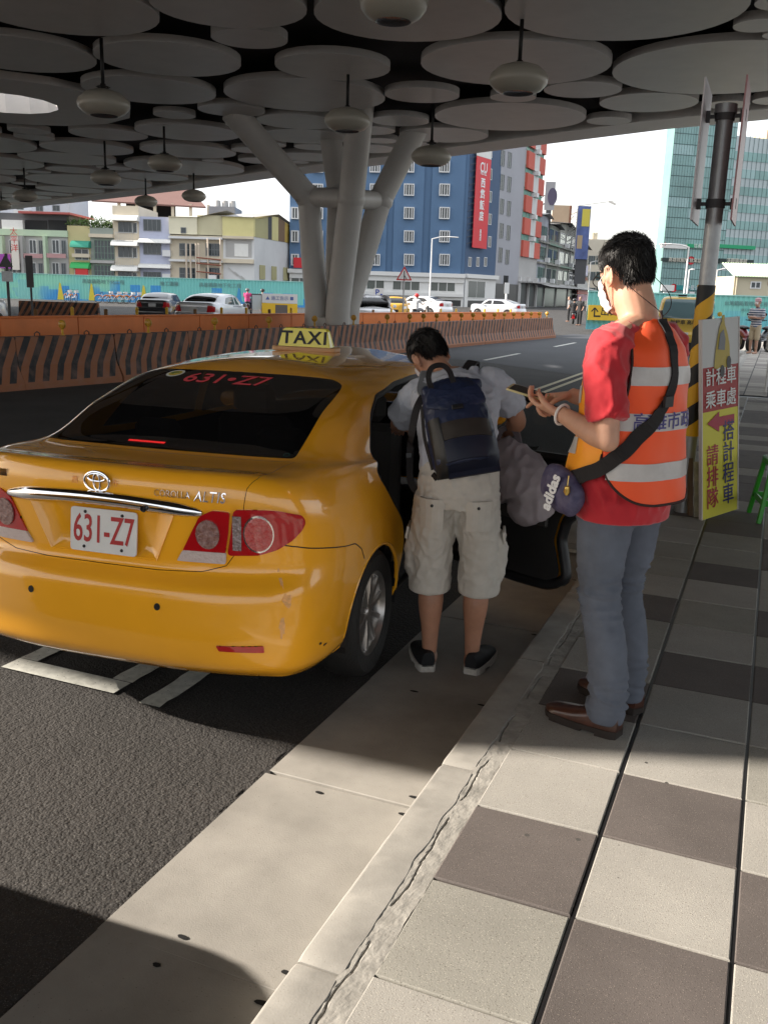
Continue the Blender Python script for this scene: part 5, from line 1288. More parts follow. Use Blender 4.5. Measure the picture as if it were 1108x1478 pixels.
    b = MB(); c0 = Th @ Vector((-.0835, -.02, .006)); c2 = Th @ Vector((.0835, -.02, .006))
    b.tube([tuple(p) for p in crs([c0, c0.lerp(Vector((-.03, -.105, 1.53)), .5) + Vector((-.012, -.008, -.004)), (-.022, -.092, 1.535), (.0, -.096, 1.515), (.045, -.098, 1.55), (.088, -.055, 1.60), c2], 5)], .0015, 5); b.tube([(-.01, -.094, 1.535), (-.006, -.1, 1.50)], .005, 6); b.build('glasses_cord', mat('cord', (.03, .012, .01), .7), t)
    d_ = (Lw - Le).normalized(); c_ = Lw - d_ * .012; x_ = d_.cross(Vector((0, 0, 1))).normalized(); y_ = x_.cross(d_)
    b = MB(); b.tube([c_ + (x_ * .030 * math.cos(k * math.pi / 12) + y_ * .037 * math.sin(k * math.pi / 12)) for k in range(24)], .0048, 8, closed=True); b.build('wristband', mat('white_band', (.72, .70, .68), .5), t)
    # shoes
    for a_, rz in ((La, R(7)), (Ra, R(-8))):
        shoe(t, Tm((a_.x, a_.y - .075, 0), rz), brown_l, sole_b, .30, .047, 'shoe', .030, bulk=.98, laces=lace_m)
    return t, V, q4, Lw, Rw
att, V, q4, Lw, Rw = attendant()
Ta = Matrix.Translation(ATT) @ Matrix.Rotation(FR, 4, 'Z')
def awld(p): return Ta @ Vector(p)
# phone in his left hand
ph = thing('phone', 'slim phone held level in the attendant\'s hand', 'phone', awld((-.125, .345, 1.205)), FR + R(20))
b = MB(); Tp_ = Tm((0, 0, 0), 0, R(12), R(-10)); b.prism(rounded([(-.037, -.02), (.037, -.02), (.037, .13), (-.037, .13)], .008, 3), 0, .0075, Tp_); b.build('phone_body', mat('phone_gold', (.62, .55, .30), .3, .2), ph)
b = MB(); b.prism(rounded([(-.034, -.010), (.034, -.010), (.034, .120), (-.034, .120)], .004, 2), .0078, .0082, Tp_); b.build('screen', mat('phone_screen', (.03, .03, .032), .06), ph)
# shoulder bag: strap over the back, pouch at the left hip
bag = thing('shoulder_bag', 'navy pouch with white lettering slung at the attendant\'s left hip', 'bag', awld((0, 0, 0)), FR)
path = [tuple(p) for p in crs([(-.010, 1.503), (-.008, 1.43), (-.014, 1.33), (-.042, 1.25), (-.09, 1.18), (-.15, 1.11), (-.205, 1.05), (-.26, 1.0), (-.32, .965), (-.37, .942), (-.41, .925)], 6)]
vs_ = []; fs_ = []
for i, (a, z) in enumerate(path):
    p = V.pt(a, z); n = V.nrm(a, z); q = path[min(i + 1, len(path) - 1)]; o = path[max(i - 1, 0)]; d = V.pt(*q) - V.pt(*o); d /= np.linalg.norm(d); x = np.cross(n, d); w = .019 if z > 1.2 else .026
    for s_, h in ((-1, .010), (1, .010), (1, .014), (-1, .014)): vs_.append(p + x * s_ * w + n * h)
for i in range(len(path) - 1):
    for k in range(4): fs_.append((4 * i + k, 4 * i + (k + 1) % 4, 4 * i + 4 + (k + 1) % 4, 4 * i + 4 + k))
mobj('strap', pymesh('strap', vs_, fs_), webb, bag)
b = MB(); p = V.pt(-.050, 1.235); n = V.nrm(-.050, 1.235); Tq = frame(p + n * .016, (1, 0, 0), (0, 0, 1)); b.box(-.026, .026, -.018, .018, -.004, .006, Tq); b.build('slider', blackp, bag)
b = MB(); Tb = Tm((-.215, .110, .900), R(74), 0, R(-14)) @ Matrix.Scale(.84, 4)
limb(b, [Tb @ Vector((-.085, 0, -.015)), Tb @ Vector((-.03, 0, -.005)), Tb @ Vector((.04, 0, 0)), Tb @ Vector((.085, 0, .0))], [(.038, .066), (.044, .080), (.044, .080), (.035, .070)], 20, (.9, -.3, 0))
navy = mat('navy_camo', (.035, .032, .085), .6, col2=(.11, .10, .17), vscale=26, bump=.2, bscale=300, bdist=.001); mobj('pouch', remesh('pouch', b, .006, 4, folds(3, .004, 14, 14, 14)), navy, bag)
Tt = frame(Vector((-.268, .118, .895)), (0, -.30, 1.0), (0, 1, .30))
me = text_mesh('adidas', .055, .0012, 'CENTER', 1.0, bold=.0020); me.transform(Tt); mobj('lettering', me, mat('white_print', (.75, .75, .76), .5), bag)
b = MB(); b.tube([(-.265, .050, .965), (-.272, .047, .93)], .002, 5); b.lathe([(0, 0), (.009, -.004), (.012, -.022), (.006, -.034), (0, -.036)], 10, Tm((-.273, .047, .932))); b.build('zip_charm', mat('brass', (.6, .42, .12), .3, .9), bag)

def lean(root, dy=.050):                       # he stands with his hips and chest forward of his heels
    for o in root.children_recursive:
        if o.type != 'MESH': continue
        for v_ in o.data.vertices:
            u = max(0, min(1, (v_.co.z - .10) / .80)); v_.co.y += dy * u * u * (3 - 2 * u)
lean(att); lean(bag)

# ---- the passenger bending into the car
shirt_m = mat('heather_grey_cotton', (0.44, 0.46, 0.52), 0.85, var=.06, vscale=40, bump=.2, bscale=500, bdist=.001)
short_m = mat('cream_cotton', (0.52, 0.49, 0.44), 0.85, var=.08, vscale=14, bump=.25, bscale=420, bdist=.001)
navy_m = mat('navy_nylon', (0.016, 0.024, 0.060), 0.45, var=.25, vscale=12, bump=.3, bscale=400, bdist=.001); brownband = mat('pack_band', (0.030, 0.024, 0.020), .6, bump=.4, bscale=200, bdist=.001)
mauve = mat('mauve_nylon', (0.30, 0.26, 0.275), 0.55, var=.10, vscale=9, bump=.2, bscale=300, bdist=.001)
sneak = mat('black_knit', (0.012, 0.012, 0.014), .8, bump=.5, bscale=300, bdist=.002); snk_s = mat('white_sole', (0.52, 0.50, 0.46), .6, var=.15, vscale=60)
P2, R2 = Vector((-1.215, 3.80, .005)), R(15)
T2 = Matrix.Translation(P2) @ Matrix.Rotation(R2, 4, 'Z')
def passenger():
    t = thing('person', 'man in grey T-shirt and cream cargo shorts bending into the taxi\'s rear door', 'person', P2, R2)
    b = MB(); La, Ra = Vector((-.095, 0, .085)), Vector((.100, .01, .085))
    for s_, a_ in ((-1, La), (1, Ra)):
        kn = Vector((a_.x * 1.08, .035, .47))
        limb(b, [(s_ * .09, -.02, .86), (s_ * .105, .01, .66), kn, kn * .62 + a_ * .38 + Vector((0, -.018, .0)), kn * .3 + a_ * .7 + Vector((0, -.004, 0)), a_], [.088, .076, .054, (.058, .060), (.043, .045), .034])
        limb(b, [a_ + Vector((0, -.045, -.045)), a_ + Vector((0, .05, -.045)), a_ + Vector((s_ * .03, .16, -.055))], [(.032, .024), (.036, .024), (.036, .014)])
    Sp = [(0, -.02, .88), (-.005, .02, .98), (-.02, .12, 1.11), (-.045, .24, 1.22), (-.07, .34, 1.285)]
    limb(b, Sp, [(.15, .10), (.145, .10), (.15, .10), (.17, .10), (.13, .08)], 20)
    hc = Vector((-.185, .435, 1.395)); limb(b, [(-.08, .33, 1.28), (-.13, .385, 1.335), hc], [.062, .057, .06], 16)
    Th = Tm(hc, R(28), R(-52), R(-12)); add_head(b, Th, 1.02)
    Ls, Rs = Vector((-.235, .35, 1.205)), Vector((.125, .305, 1.285)); Le, Lw = Vector((-.335, .53, 1.06)), Vector((-.37, .76, 1.0)); Re, Rw = Vector((.245, .40, 1.115)), Vector((.205, .52, 1.035))
    limb(b, [(-.08, .32, 1.27), (-.16, .34, 1.245), Ls], [.06, .055, .055], 14); limb(b, [(-.06, .32, 1.28), (.04, .31, 1.295), Rs], [.06, .055, .055], 14)
    limb(b, [Ls, Ls.lerp(Le, .5), Le, Lw], [.054, .048, .043, .028]); limb(b, [Rs, Rs.lerp(Re, .5) + Vector((.008, 0, .008)), Re, Re.lerp(Rw, .5), Rw], [.056, .050, .043, .040, (.028, .024)])
    add_hand(b, Rw, (-.25, .5, -.75), (-.9, -.3, .3), [(50, 60, 45), (52, 62, 45), (55, 62, 45), (58, 62, 45)], side=-1); add_hand(b, Lw, (-.1, 1, -.1), (0, 0, -1), [(15, 20, 12)] * 4, side=-1)
    body = mobj('body', remesh('body', b, .0056, 3), skin2, t)
    for s_ in (1, -1):
        e = MB(); e.lathe([(0, -.011), (.008, -.008), (.011, 0), (.008, .008), (0, .011)], 12, Th @ Tm((s_ * .031, .077, .008))); e.build('eye', mat('eye_white', (.5, .48, .46), .2), body)
    def hl(p):
        x, y, z = p; lim = -.055 if y < -.03 else (-.055 + (y + .03) * 1.8 if y < .0 else (.005 + y * .5 if y < .05 else .058))
        if abs(y + .008) < .024 and z < .028: return -.01
        return z - lim
    hair(Th @ Matrix.Scale(1.02, 4), t, 5, hl, .036, 6500, thick=.014)
    b = MB(); v = []; n = 8; m = 6                                     # face mask
    for i in range(m + 1):
        z = -.10 + .09 * i / m
        for j in range(n + 1):
            a = R(25 + 130 * j / n); rx, yf, yb = head_r(z); bul = .014 + .012 * math.sin(math.pi * j / n); v.append(Th @ (Vector(((rx + bul) * math.cos(a), (yf + bul) * math.sin(a), z))))
    b.add(v, [(i * (n + 1) + j, i * (n + 1) + j + 1, (i + 1) * (n + 1) + j + 1, (i + 1) * (n + 1) + j) for i in range(m) for j in range(n)], True); b.build('face_mask', mat('mask_cloth', (.72, .66, .66), .85), t)
    # shirt
    b = MB(); limb(b, [(0, -.010, .94), (-.005, .010, .985), (-.02, .10, 1.10), (-.045, .225, 1.22), (-.065, .32, 1.285)], [(.176, .128), (.174, .130), (.178, .130), (.205, .125), (.165, .095)], 28, ends=False)
    limb(b, [(-.05, .31, 1.27), (.05, .30, 1.295), Rs, Rs.lerp(Re, .35) + Vector((.012, -.004, .012)), Rs.lerp(Re, .66) + Vector((.008, 0, .006))], [.075, .078, .080, .076, .080], 20, ends=False)
    limb(b, [(-.06, .31, 1.26), (-.15, .33, 1.245), Ls, Ls.lerp(Le, .4), Ls.lerp(Le, .72)], [.075, .078, .082, .080, .084], 20, ends=False)
    f1 = folds(7, .016, 10, 8, 8, .6); mobj('t_shirt', remesh('t_shirt', b, .0088, 4, f1), shirt_m, t)
    # shorts with flapped cargo pockets
    b = MB(); limb(b, [(0, -.025, .80), (0, -.030, .88), (0, -.010, .955)], [(.178, .140), (.182, .142), (.172, .130)], 26, ends=False)
    for s_, a_ in ((-1, La), (1, Ra)):
        x = a_.x
        limb(b, [(s_ * .09, -.025, .84), (s_ * .098, -.01, .70), (x * 1.12, .012, .55), (x * 1.16, .022, .375)], [(.098, .130), (.098, .118), (.094, .108), (.096, .108)], 24, ends=False)
        limb(b, [(x * 1.12 + s_ * .082, .02, .64), (x * 1.14 + s_ * .088, .025, .56), (x * 1.14 + s_ * .084, .03, .47)], [(.030, .062), (.034, .068), (.030, .064)], 14)
    f2 = folds(12, .015, 10, 10, 9, .6); f3 = folds(3, .006, 16, 16, 12, .6)
    so = mobj('shorts', remesh('shorts', b, .0082, 4, lambda p, n: (f2(p, n) + f3(p, n)) * max(.15, min(1, (p.z - .37) / .07))), short_m, t)
    for s_ in (-1, 1):                          # back pockets and cargo flaps
        x0 = s_ * .100
        def bk(x, z): return Vector((x, -.162 + .9 * (abs(x) - .08) ** 2 * 8 + (.86 - z) * .04, z))
        for (w, z0, z1, th) in ((.052, .70, .82, .006), (.056, .795, .835, .012)):
            b = MB(); v = [bk(x0 + w * (i / 4 - .5) * 2, z0 + (z1 - z0) * k / 3) for k in range(4) for i in range(5)]
            vv = [q + Vector((0, -th, 0)) for q in v] + [q + Vector((0, .02, 0)) for q in v]
            f = [(k * 5 + i, k * 5 + i + 1, k * 5 + i + 6, k * 5 + i + 5) for k in range(3) for i in range(4)]; f += [tuple(20 + j for j in q)[::-1] for q in f]
            rim = [0, 1, 2, 3, 4, 9, 14, 19, 18, 17, 16, 15, 10, 5]; f += [(rim[i - 1], rim[i], 20 + rim[i], 20 + rim[i - 1])[::-1] for i in range(len(rim))]
            b.add(vv, f); me = b.mesh('pocket'); bevel_mesh(me, .003, 2); mobj('pocket', me, short_m, so)
        b = MB(); b.lathe([(.007, 0), (.007, .004), (0, .005)], 10, Tm(bk(x0, .808) + Vector((0, -.012, 0)), 0, R(90))); b.build('button', blackp, so)
        b = MB(); xo = s_ * (.115 + .088); b.box(-.006, .006, -.062, .066, -.035, .022, Tm((xo + s_ * .012, .022, .655), 0, 0, R(-s_ * 8))); me = b.mesh('pocket_flap'); bevel_mesh(me, .005, 2); mobj('pocket_flap', me, short_m, so)
        b = MB(); b.lathe([(.008, 0), (.008, .004), (0, .005)], 10, Tm((xo + s_ * .020, -.02, .640), 0, 0, R(s_ * 90))); b.build('button', blackp, so)
    for a_, rz in ((La, R(14)), (Ra, R(-16))): shoe(t, Tm((a_.x, a_.y - .07, 0), rz), sneak, snk_s, .285, .046, 'shoe', .034, bulk=.92)
    return t, Rw
pas, Rw2 = passenger()
# backpack
bp = thing('backpack', 'navy roll top backpack with a brown band on the bending man\'s back', 'backpack', T2 @ Vector((0, 0, 0)), R2)
upb = Vector((-.115, .235, .37)).normalized(); nb_ = Vector((.06, -.84, .50)); xb = upb.cross(-nb_).normalized() * 1.0
if xb.x < 0: xb = -xb
nb_ = xb.cross(upb).normalized(); nb_ = nb_ if nb_.y < 0 else -nb_
Ob = Vector((.035, -.100, .965))
def B_(x, u, n): return Ob + xb * x + upb * u + nb_ * n
b = MB(); limb(b, [B_(0, -.01, .05), B_(0, .06, .055), B_(0, .22, .055), B_(-.002, .34, .04), B_(-.004, .40, .020)], [(.140, .085), (.147, .092), (.142, .090), (.132, .070), (.122, .035)], 30, xb, ends=False)
fb_ = folds(6, .007, 12, 12, 12, .6)
me = remesh('pack_body', b, .0075, 3, fb_); mobj('pack_body', me, navy_m, bp)
def packquad(name, m, x0, x1, u0, u1, off, nx=12, nu=6, th=.006):
    """a sheet following the bulge of the pack"""
    bvh = packquad.bvh; v = []
    for k in range(nu + 1):
        for i in range(nx + 1):
            o = B_(x0 + (x1 - x0) * i / nx, u0 + (u1 - u0) * k / nu, .5); h = bvh.ray_cast(o, -nb_)
            p = h[0] if h[0] is not None else B_(x0 + (x1 - x0) * i / nx, u0 + (u1 - u0) * k / nu, .05)
            v.append(p + nb_ * off)
    w = nx + 1; n = len(v); f = [(k * w + i, k * w + i + 1, (k + 1) * w + i + 1, (k + 1) * w + i) for k in range(nu) for i in range(nx)]
    rim = [i for i in range(w)] + [k * w + nx for k in range(1, nu + 1)] + [nu * w + i for i in range(nx - 1, -1, -1)] + [k * w for k in range(nu - 1, 0, -1)]
    v2 = v + [p - nb_ * (th + off) for p in v]; f += [(rim[i - 1], n + rim[i - 1], n + rim[i], rim[i]) for i in range(len(rim))]
    me = pymesh(name, v2, f, True); me.set_sharp_from_angle(angle=R(50)); return mobj(name, me, m, bp)
from mathutils.bvhtree import BVHTree
packquad.bvh = BVHTree.FromPolygons([v.co.copy() for v in me.vertices], [tuple(p.vertices) for p in me.polygons])
packquad('lower_panel', blackp, -.135, -.085, -.05, .20, .004); packquad('brown_band', brownband, -.083, .125, .085, .165, .005)
packquad('front_pocket', mat('navy_dark', (.008, .011, .028), .5, bump=.3, bscale=300, bdist=.001), -.085, .135, -.055, .08, .006)
b = MB(); limb(b, [B_(-.11, .36, .055), B_(0, .375, .065), B_(.12, .365, .045)], [(.030, .022), (.034, .026), (.028, .020)], 14, tuple(upb)); me2 = remesh('roll_top', b, .006, 3, folds(8, .006, 20, 20, 20)); mobj('roll_top', me2, navy_m, bp)
b = MB(); limb(b, [B_(-.115, .30, .125), B_(0, .265, .138), B_(.118, .29, .115)], [(.05, .006), (.055, .007), (.05, .006)], 14, tuple(upb)); mobj('top_flap', remesh('top_flap', b, .005, 2, folds(2, .004, 20, 20, 20)), navy_m, bp)
b = MB(); b.box(-.024, .024, -.010, .010, 0, .014, frame(B_(.0, .225, .142), xb, upb)); b.build('buckle', blackp, bp, bevel=.003)
def ribbon(name, pts, w, up, m, parent, th=.004, k=5):
    b = MB(); P = [Vector(tuple(p)) for p in crs(pts, k)]; v = []; N = len(P); u = Vector(up)
    for i, p in enumerate(P):
        d = (P[min(i + 1, N - 1)] - P[max(i - 1, 0)]).normalized(); n = (u - d * u.dot(d)); n = n.normalized() if n.length > 1e-3 else d.orthogonal().normalized(); x = d.cross(n)
        for a, c in ((-1, -1), (1, -1), (1, 1), (-1, 1)): v.append(p + x * a * w / 2 + n * c * th / 2)
    b.add(v, [(4 * i + j, 4 * i + (j + 1) % 4, 4 * i + 4 + (j + 1) % 4, 4 * i + 4 + j) for i in range(N - 1) for j in range(4)] + [(0, 3, 2, 1), (4 * N - 4, 4 * N - 3, 4 * N - 2, 4 * N - 1)]); return b.build(name, m, parent)
ribbon('carry_handle', [B_(-.085, .345, .09), B_(-.095, .39, .12), B_(-.075, .435, .13), B_(-.03, .445, .125), B_(.0, .42, .11), B_(.01, .36, .10)], .024, tuple(nb_), webb, bp)
ribbon('shoulder_strap', [B_(.045, .36, .01), B_(.055, .42, -.02), (.02, .37, 1.385), (.045, .43, 1.345), (.06, .45, 1.25)], .05, (0, -.4, 1), webb, bp, .010)
ribbon('shoulder_strap', [B_(-.07, .36, .01), B_(-.12, .40, -.01), (-.19, .33, 1.335), (-.225, .42, 1.28)], .05, (0, -.4, 1), mat('grey_webbing', (.22, .23, .25), .7), bp, .010)
ribbon('loose_strap', [B_(-.125, .36, .03), B_(-.165, .30, .03), B_(-.205, .20, -.01), (-.225, .06, 1.02), (-.215, -.01, .90), (-.185, -.04, .845), (-.15, -.07, .85), B_(-.135, -.02, .03)], .032, (-.3, -1, .2), webb, bp, .006)
ribbon('side_strap', [B_(-.14, .30, .05), B_(-.155, .15, .06), B_(-.145, .0, .05)], .016, (-.8, -1, .2), webb, bp, .004)
b = MB(); b.box(-.012, .012, -.010, .010, 0, .008, frame((-.228, .035, .985), (.9, .1, .1), (0, .2, 1))); b.build('strap_buckle', blackp, bp)
# soft bag in his right hand
db = thing('handbag', 'slouching mauve grey nylon bag hanging from the passenger\'s right hand', 'bag', T2 @ Vector((0, 0, 0)), R2)
b = MB(); limb(b, [(.19, .40, .995), (.235, .36, .93), (.29, .32, .845), (.325, .28, .755), (.30, .26, .700)], [(.055, .035), (.105, .06), (.142, .082), (.135, .085), (.090, .055)], 26, (.95, -.2, .35))
fd_ = folds(21, .022, 7, 7, 6, .65); mobj('bag_body', remesh('bag_body', b, .0085, 5, fd_), mauve, db)
ribbon('bag_handle', [(.155, .42, 1.0), (.17, .47, 1.055), (.215, .49, 1.065), (.25, .45, 1.05), (.265, .37, .98)], .026, (.2, -1, .2), mauve, db, .007); ribbon('bag_handle', [(.14, .38, .98), (.165, .42, 1.05), (.20, .43, 1.075), (.24, .40, 1.06), (.27, .35, .97)], .026, (.2, -1, .2), mat('mauve_dark', (.10, .085, .095), .6), db, .007)
# ------------------------------------------------------------------ helpers for the street beyond
class Fac:
    """a building whose front stands between two surveyed ground points; local x along the front, y inward, z up"""
    def __init__(s, name, label, cat, pa, da, pb, db, group=None):
        A = ground(pa, da); B_ = ground(pb, db); s.A = Vector(A); d = Vector(B_) - Vector(A); s.w = d.length; s.rz = math.atan2(d.y, d.x)
        s.o = thing(name, label, cat, A, s.rz, group); s.ux = d.normalized(); s.n = Vector((-s.ux.y, s.ux.x, 0))
    def uz(s, px, py, y=0.0):                   # picture point -> (x, z) on the front (or a plane y behind it)
        r = Vector(ray(px, py)); o = Vector((0, 0, EYE)); p0 = s.A + s.n * y; t = (p0 - o).dot(s.n) / r.dot(s.n); p = o + r * t - s.A
        return p.dot(s.ux), p.z
    def box(s, name, m, x0, x1, y0, y1, z0, z1, bevel=0): b = MB(); b.box(x0, x1, y0, y1, z0, z1); return b.build(name, m, s.o, bevel=bevel)
    def win(s, x0, z0, x1, z1, fm, gm=None, y=0.0, nx=2, nz=1, fw_=.07, dep=.10, proud=.05, name='window'):
        b = MB(); t = fw_
        b.box(x0, x1, y - proud, y + .02, z1 - t, z1); b.box(x0, x1, y - proud, y + .02, z0, z0 + t); b.box(x0, x0 + t, y - proud, y + .02, z0 + t, z1 - t); b.box(x1 - t, x1, y - proud, y + .02, z0 + t, z1 - t)
        for i in range(1, nx): x = x0 + (x1 - x0) * i / nx; b.box(x - t / 2, x + t / 2, y - proud * .8, y + .02, z0 + t, z1 - t)
        for i in range(1, nz): z = z0 + (z1 - z0) * i / nz; b.box(x0 + t, x1 - t, y - proud * .7, y + .02, z - t / 3, z + t / 3)
        f = b.build(name, fm, s.o); g = MB(); g.quad((x0 + t, y - .012, z0 + t), (x1 - t, y - .012, z0 + t), (x1 - t, y - .012, z1 - t), (x0 + t, y - .012, z1 - t)); g.build('pane', gm or wglass, f); return f
    def winp(s, px0, py0, px1, py1, fm, **k):
        y = k.get('y', 0); x0, z1 = s.uz(px0, py0, y); x1, z0 = s.uz(px1, py1, y); return s.win(x0, z0, x1, z1, fm, **k)
def M(name, col, rough=.75, var=.08, vs_=.35, **k): return world_coords(mat(name, col, rough, var=var, vscale=vs_, **k))
wglass = mat('window_glass', (.035, .045, .05), .06, spec=.6); frame_w = mat('frame_white', (.62, .62, .62), .5); frame_d = mat('frame_grey', (.16, .17, .18), .5); iron = mat('iron', (.08, .08, .085), .6)
frame_g = mat('frame_green', (.16, .24, .19), .6); awn_w = mat('awning_white', (.68, .67, .64), .6, var=.06, vscale=2); rail = mat('rail', (.45, .44, .42), .5)
def P_(f, px, py, y=0): return f.uz(px, py, y)
def balcony(f, x0, x1, z0, h=.9, d=1.0, m=rail, solid=None, bars=True):
    b = MB(); b.box(x0, x1, -d, 0, z0 - .18, z0)
    if solid: b.box(x0, x1, -d - .06, -d, z0 - .18, z0 + h); o = b.build('balcony', solid, f.o)
    else:
        o = b.build('balcony', m, f.o); r = MB(); r.box(x0, x1, -d - .03, -d + .01, z0 + h - .06, z0 + h); n = max(4, int((x1 - x0) / .22))
        for i in range(n + 1): x = x0 + (x1 - x0) * i / n; r.box(x - .018, x + .018, -d - .02, -d, z0, z0 + h - .06)
        r.build('railing', m, o)
    return o
def awning(f, x0, x1, z0, z1, m, d=1.1):
    b = MB(); n = 6; v = []
    for k in range(n + 1): a = math.pi / 2 * k / n; v += [(x0, -d * math.sin(a), z1 - (z1 - z0) * (1 - math.cos(a))), (x1, -d * math.sin(a), z1 - (z1 - z0) * (1 - math.cos(a)))]
    b.add(v, [(2 * i, 2 * i + 1, 2 * i + 3, 2 * i + 2) for i in range(n)], True)
    for x, s in ((x0, 1), (x1, -1)): b.add([(x, 0, z0)] + [v[2 * k + (s < 0)] for k in range(n + 1)], [tuple(range(n + 2))])
    return b.build('awning', m, f.o)
def lines(f, name, s, size, x, z, m, y=-.03, vert=False, **k):
    T = Matrix.Translation((x, y, z)) @ Matrix.Rotation(R(90), 4, 'X'); return letters('\n'.join(s) if vert else s, size, T, m, f.o, name, extrude=.004, **k)

# ------------------------------------------------------------------ terrace of old houses, far left
D = 110; hz_ = mat('h', (1, 1, 1))
def house(pa, pb, ytop, label, wall, depth=9, name='terraced_house'):
    f = Fac(name, label, 'building', pa, D, pb, D, 'old houses beyond the hoarding'); f.top = P_(f, (pa + pb) / 2, ytop)[1]
    f.box('wall', wall, 0, f.w, 0.02, depth, 0, f.top); return f
pinkm = M('pink_tile', (.42, .24, .24)); mint = M('mint_paint', (.42, .52, .38)); ochre = M('ochre_wall', (.48, .42, .22)); creamw = M('cream_wall', (.56, .49, .38)); lav = M('lavender_wall', (.42, .44, .56)); greyw = M('grey_wall', (.38, .37, .36)); whitew = M('white_wall', (.60, .60, .60)); yelw = M('yellow_sheet', (.62, .56, .27)); olive = M('olive_sheet', (.40, .37, .20)); rust = mat('rust', (.22, .08, .05), .8)
f = house(-40, 103, 331, 'pink and mint balconied house with a dark roof terrace, far left', greyw)
b = MB(); b.box(0, f.w, .6, 8, f.top, P_(f, 60, 308)[1]); b.build('roof_shed', iron, f.o)
for a, c in ((35, 66), (68, 98)): x0, z1 = P_(f, a, 317); x1, z0 = P_(f, c, 331); f.box('terrace_opening_shade', mat('void_shade', (.015, .015, .016), .8), x0, x1, .45, .58, z0, z1)  # near-black panels stand for the shade inside the terrace openings
x0, z1 = P_(f, 3, 317); x1, z0 = P_(f, 34, 332); f.box('white_screen', awn_w, x0, x1, -.1, .55, z0, z1)
f.box('roof', mat('red_roof', (.38, .09, .08), .6), P_(f, 30, 300)[0], P_(f, 104, 300)[0], -.8, 8, P_(f, 60, 309)[1], P_(f, 60, 306)[1]); f.box('eaves_band', mint, 0, f.w, -.25, .02, P_(f, 60, 341)[1], P_(f, 60, 332)[1])
for i, (a, c) in enumerate(((8, 34), (37, 66), (70, 99))):
    for y0, y1, yb in ((343, 366, 373), (376, 399, 407), (410, 430, 440)):
        x0, z1 = P_(f, a, y0); x1, z0 = P_(f, c, yb); f.box('pillar', mint if i != 1 else greyw, x0 - .35, x0 - .05, -.9, .02, 0, P_(f, a, 341)[1]) if y0 == 343 else None
        b = MB(); b.box(x0, x1, -.85, -.75, z0, P_(f, a, y1)[1]); b.build('balcony_front', pinkm, f.o); f.win(x0 + .4, z0 + .5, x0 + 1.25, z1 - .2, frame_w, y=0); f.win(x0 + 1.5, z0 + .1, x1 - .2, z1 - .25, frame_d, y=0)
x0, z1 = P_(f, 22, 341); x1, z0 = P_(f, 35, 390); f.box('vertical_signboard', mat('sign_cream', (.6, .56, .5), .5), x0, x1, -1.3, -1.1, z0, z1); lines(f, 'lettering', '太平洋', .9, (x0 + x1) / 2, (z0 + z1) / 2 + 1.4, mat('sign_red', (.5, .03, .03), .5), -1.33, True)
x0, z1 = P_(f, 4, 367); x1, z0 = P_(f, 22, 388); f.box('purple_signboard', mat('sign_purple', (.28, .05, .30), .5), x0, x1, -1.2, -1.1, z0, z1)
f = house(102, 134, 326, 'narrow ochre house with two green awnings', ochre)
for a, c, m in ((347, 358, mat('awning_teal', (.03, .26, .18), .6)), (378, 388, mat('awning_green', (.04, .36, .10), .6))):
    x0, z1 = P_(f, 105, a); x1, z0 = P_(f, 132, c); awning(f, x0, x1, z0, z1, m); f.win(x0 + .2, z0 - 1.4, x1 - .3, z0 - .1, frame_w)
for a in (366, 399): x0, z1 = P_(f, 107, a); x1, z0 = P_(f, 132, a + 6); f.box('balcony_front', creamw, x0, x1, -.7, 0, z0, z1)
x0, z1 = P_(f, 113, 387); x1, z0 = P_(f, 131, 397); f.box('red_white_signboard', mat('sign_red', (.5, .03, .03), .5), x0, x1, -1.0, -.75, z0, z1)
for x in np.linspace(0.2, f.w - .3, 7):
    b = MB(); rr = random.Random(int(x * 10))
    for _ in range(60): c = Vector((x + rr.gauss(0, .25), .4 + rr.gauss(0, .2), f.top + .35 + rr.gauss(0, .2))); s = .09; d1, d2 = Vector((rr.gauss(0, s), rr.gauss(0, s), rr.gauss(0, s))), Vector((rr.gauss(0, s), rr.gauss(0, s), rr.gauss(0, s))); b.add([c, c + d1, c + d1 + d2, c + d2], [(0, 1, 2, 3)])
    o_ = b.build('roof_plant', mat('leaf', (.07, .12, .03), .7, var=.4, vscale=3), f.o); o_['kind'] = 'stuff'
f = house(134, 168, 329, 'grey green house behind tall window grilles and roof plants', M('greygreen_wall', (.26, .29, .26)))
for a, c in ((346, 375), (382, 409)): f.winp(136, a, 166, c, frame_g, nx=6, nz=3, fw_=.06)
f.box('cornice', creamw, 0, f.w, -.5, 0, P_(f, 150, 343)[1], P_(f, 150, 338)[1]); f.box('cornice', greyw, 0, f.w, -.4, 0, P_(f, 150, 380)[1], P_(f, 150, 376)[1])
rr = random.Random(4); b = MB()
for _ in range(700): c = Vector((rr.uniform(0, f.w), .5 + rr.gauss(0, .3), f.top + abs(rr.gauss(0, .5)))); d1, d2 = Vector((rr.gauss(0, .1), rr.gauss(0, .1), rr.gauss(0, .1))), Vector((rr.gauss(0, .1), rr.gauss(0, .1), rr.gauss(0, .1))); b.add([c, c + d1, c + d1 + d2, c + d2], [(0, 1, 2, 3)])
o = b.build('roof_foliage', mat('leaf', (.07, .12, .03), .7), f.o); o['kind'] = 'stuff'
f = house(167, 204, 297, 'cream house with three white rounded awnings one above another', creamw)
for y0, y1 in ((310, 320), (346, 356), (382, 392)):
    x0, z1 = P_(f, 164, y0); x1, z0 = P_(f, 202, y1); awning(f, x0, x1, z0, z1, awn_w, 1.3); f.win(x0 + .5, z0 - 1.3, x0 + 2.3, z0 - .05, frame_d, nx=3); x, z = P_(f, 170, y1 + 13); balcony(f, x0 + .4, x1 - .6, z0 - 2.2, .95, .9); f.win(x1 - .9, z0 - 1.3, x1 - .3, z0 - .1, frame_w, nx=1)
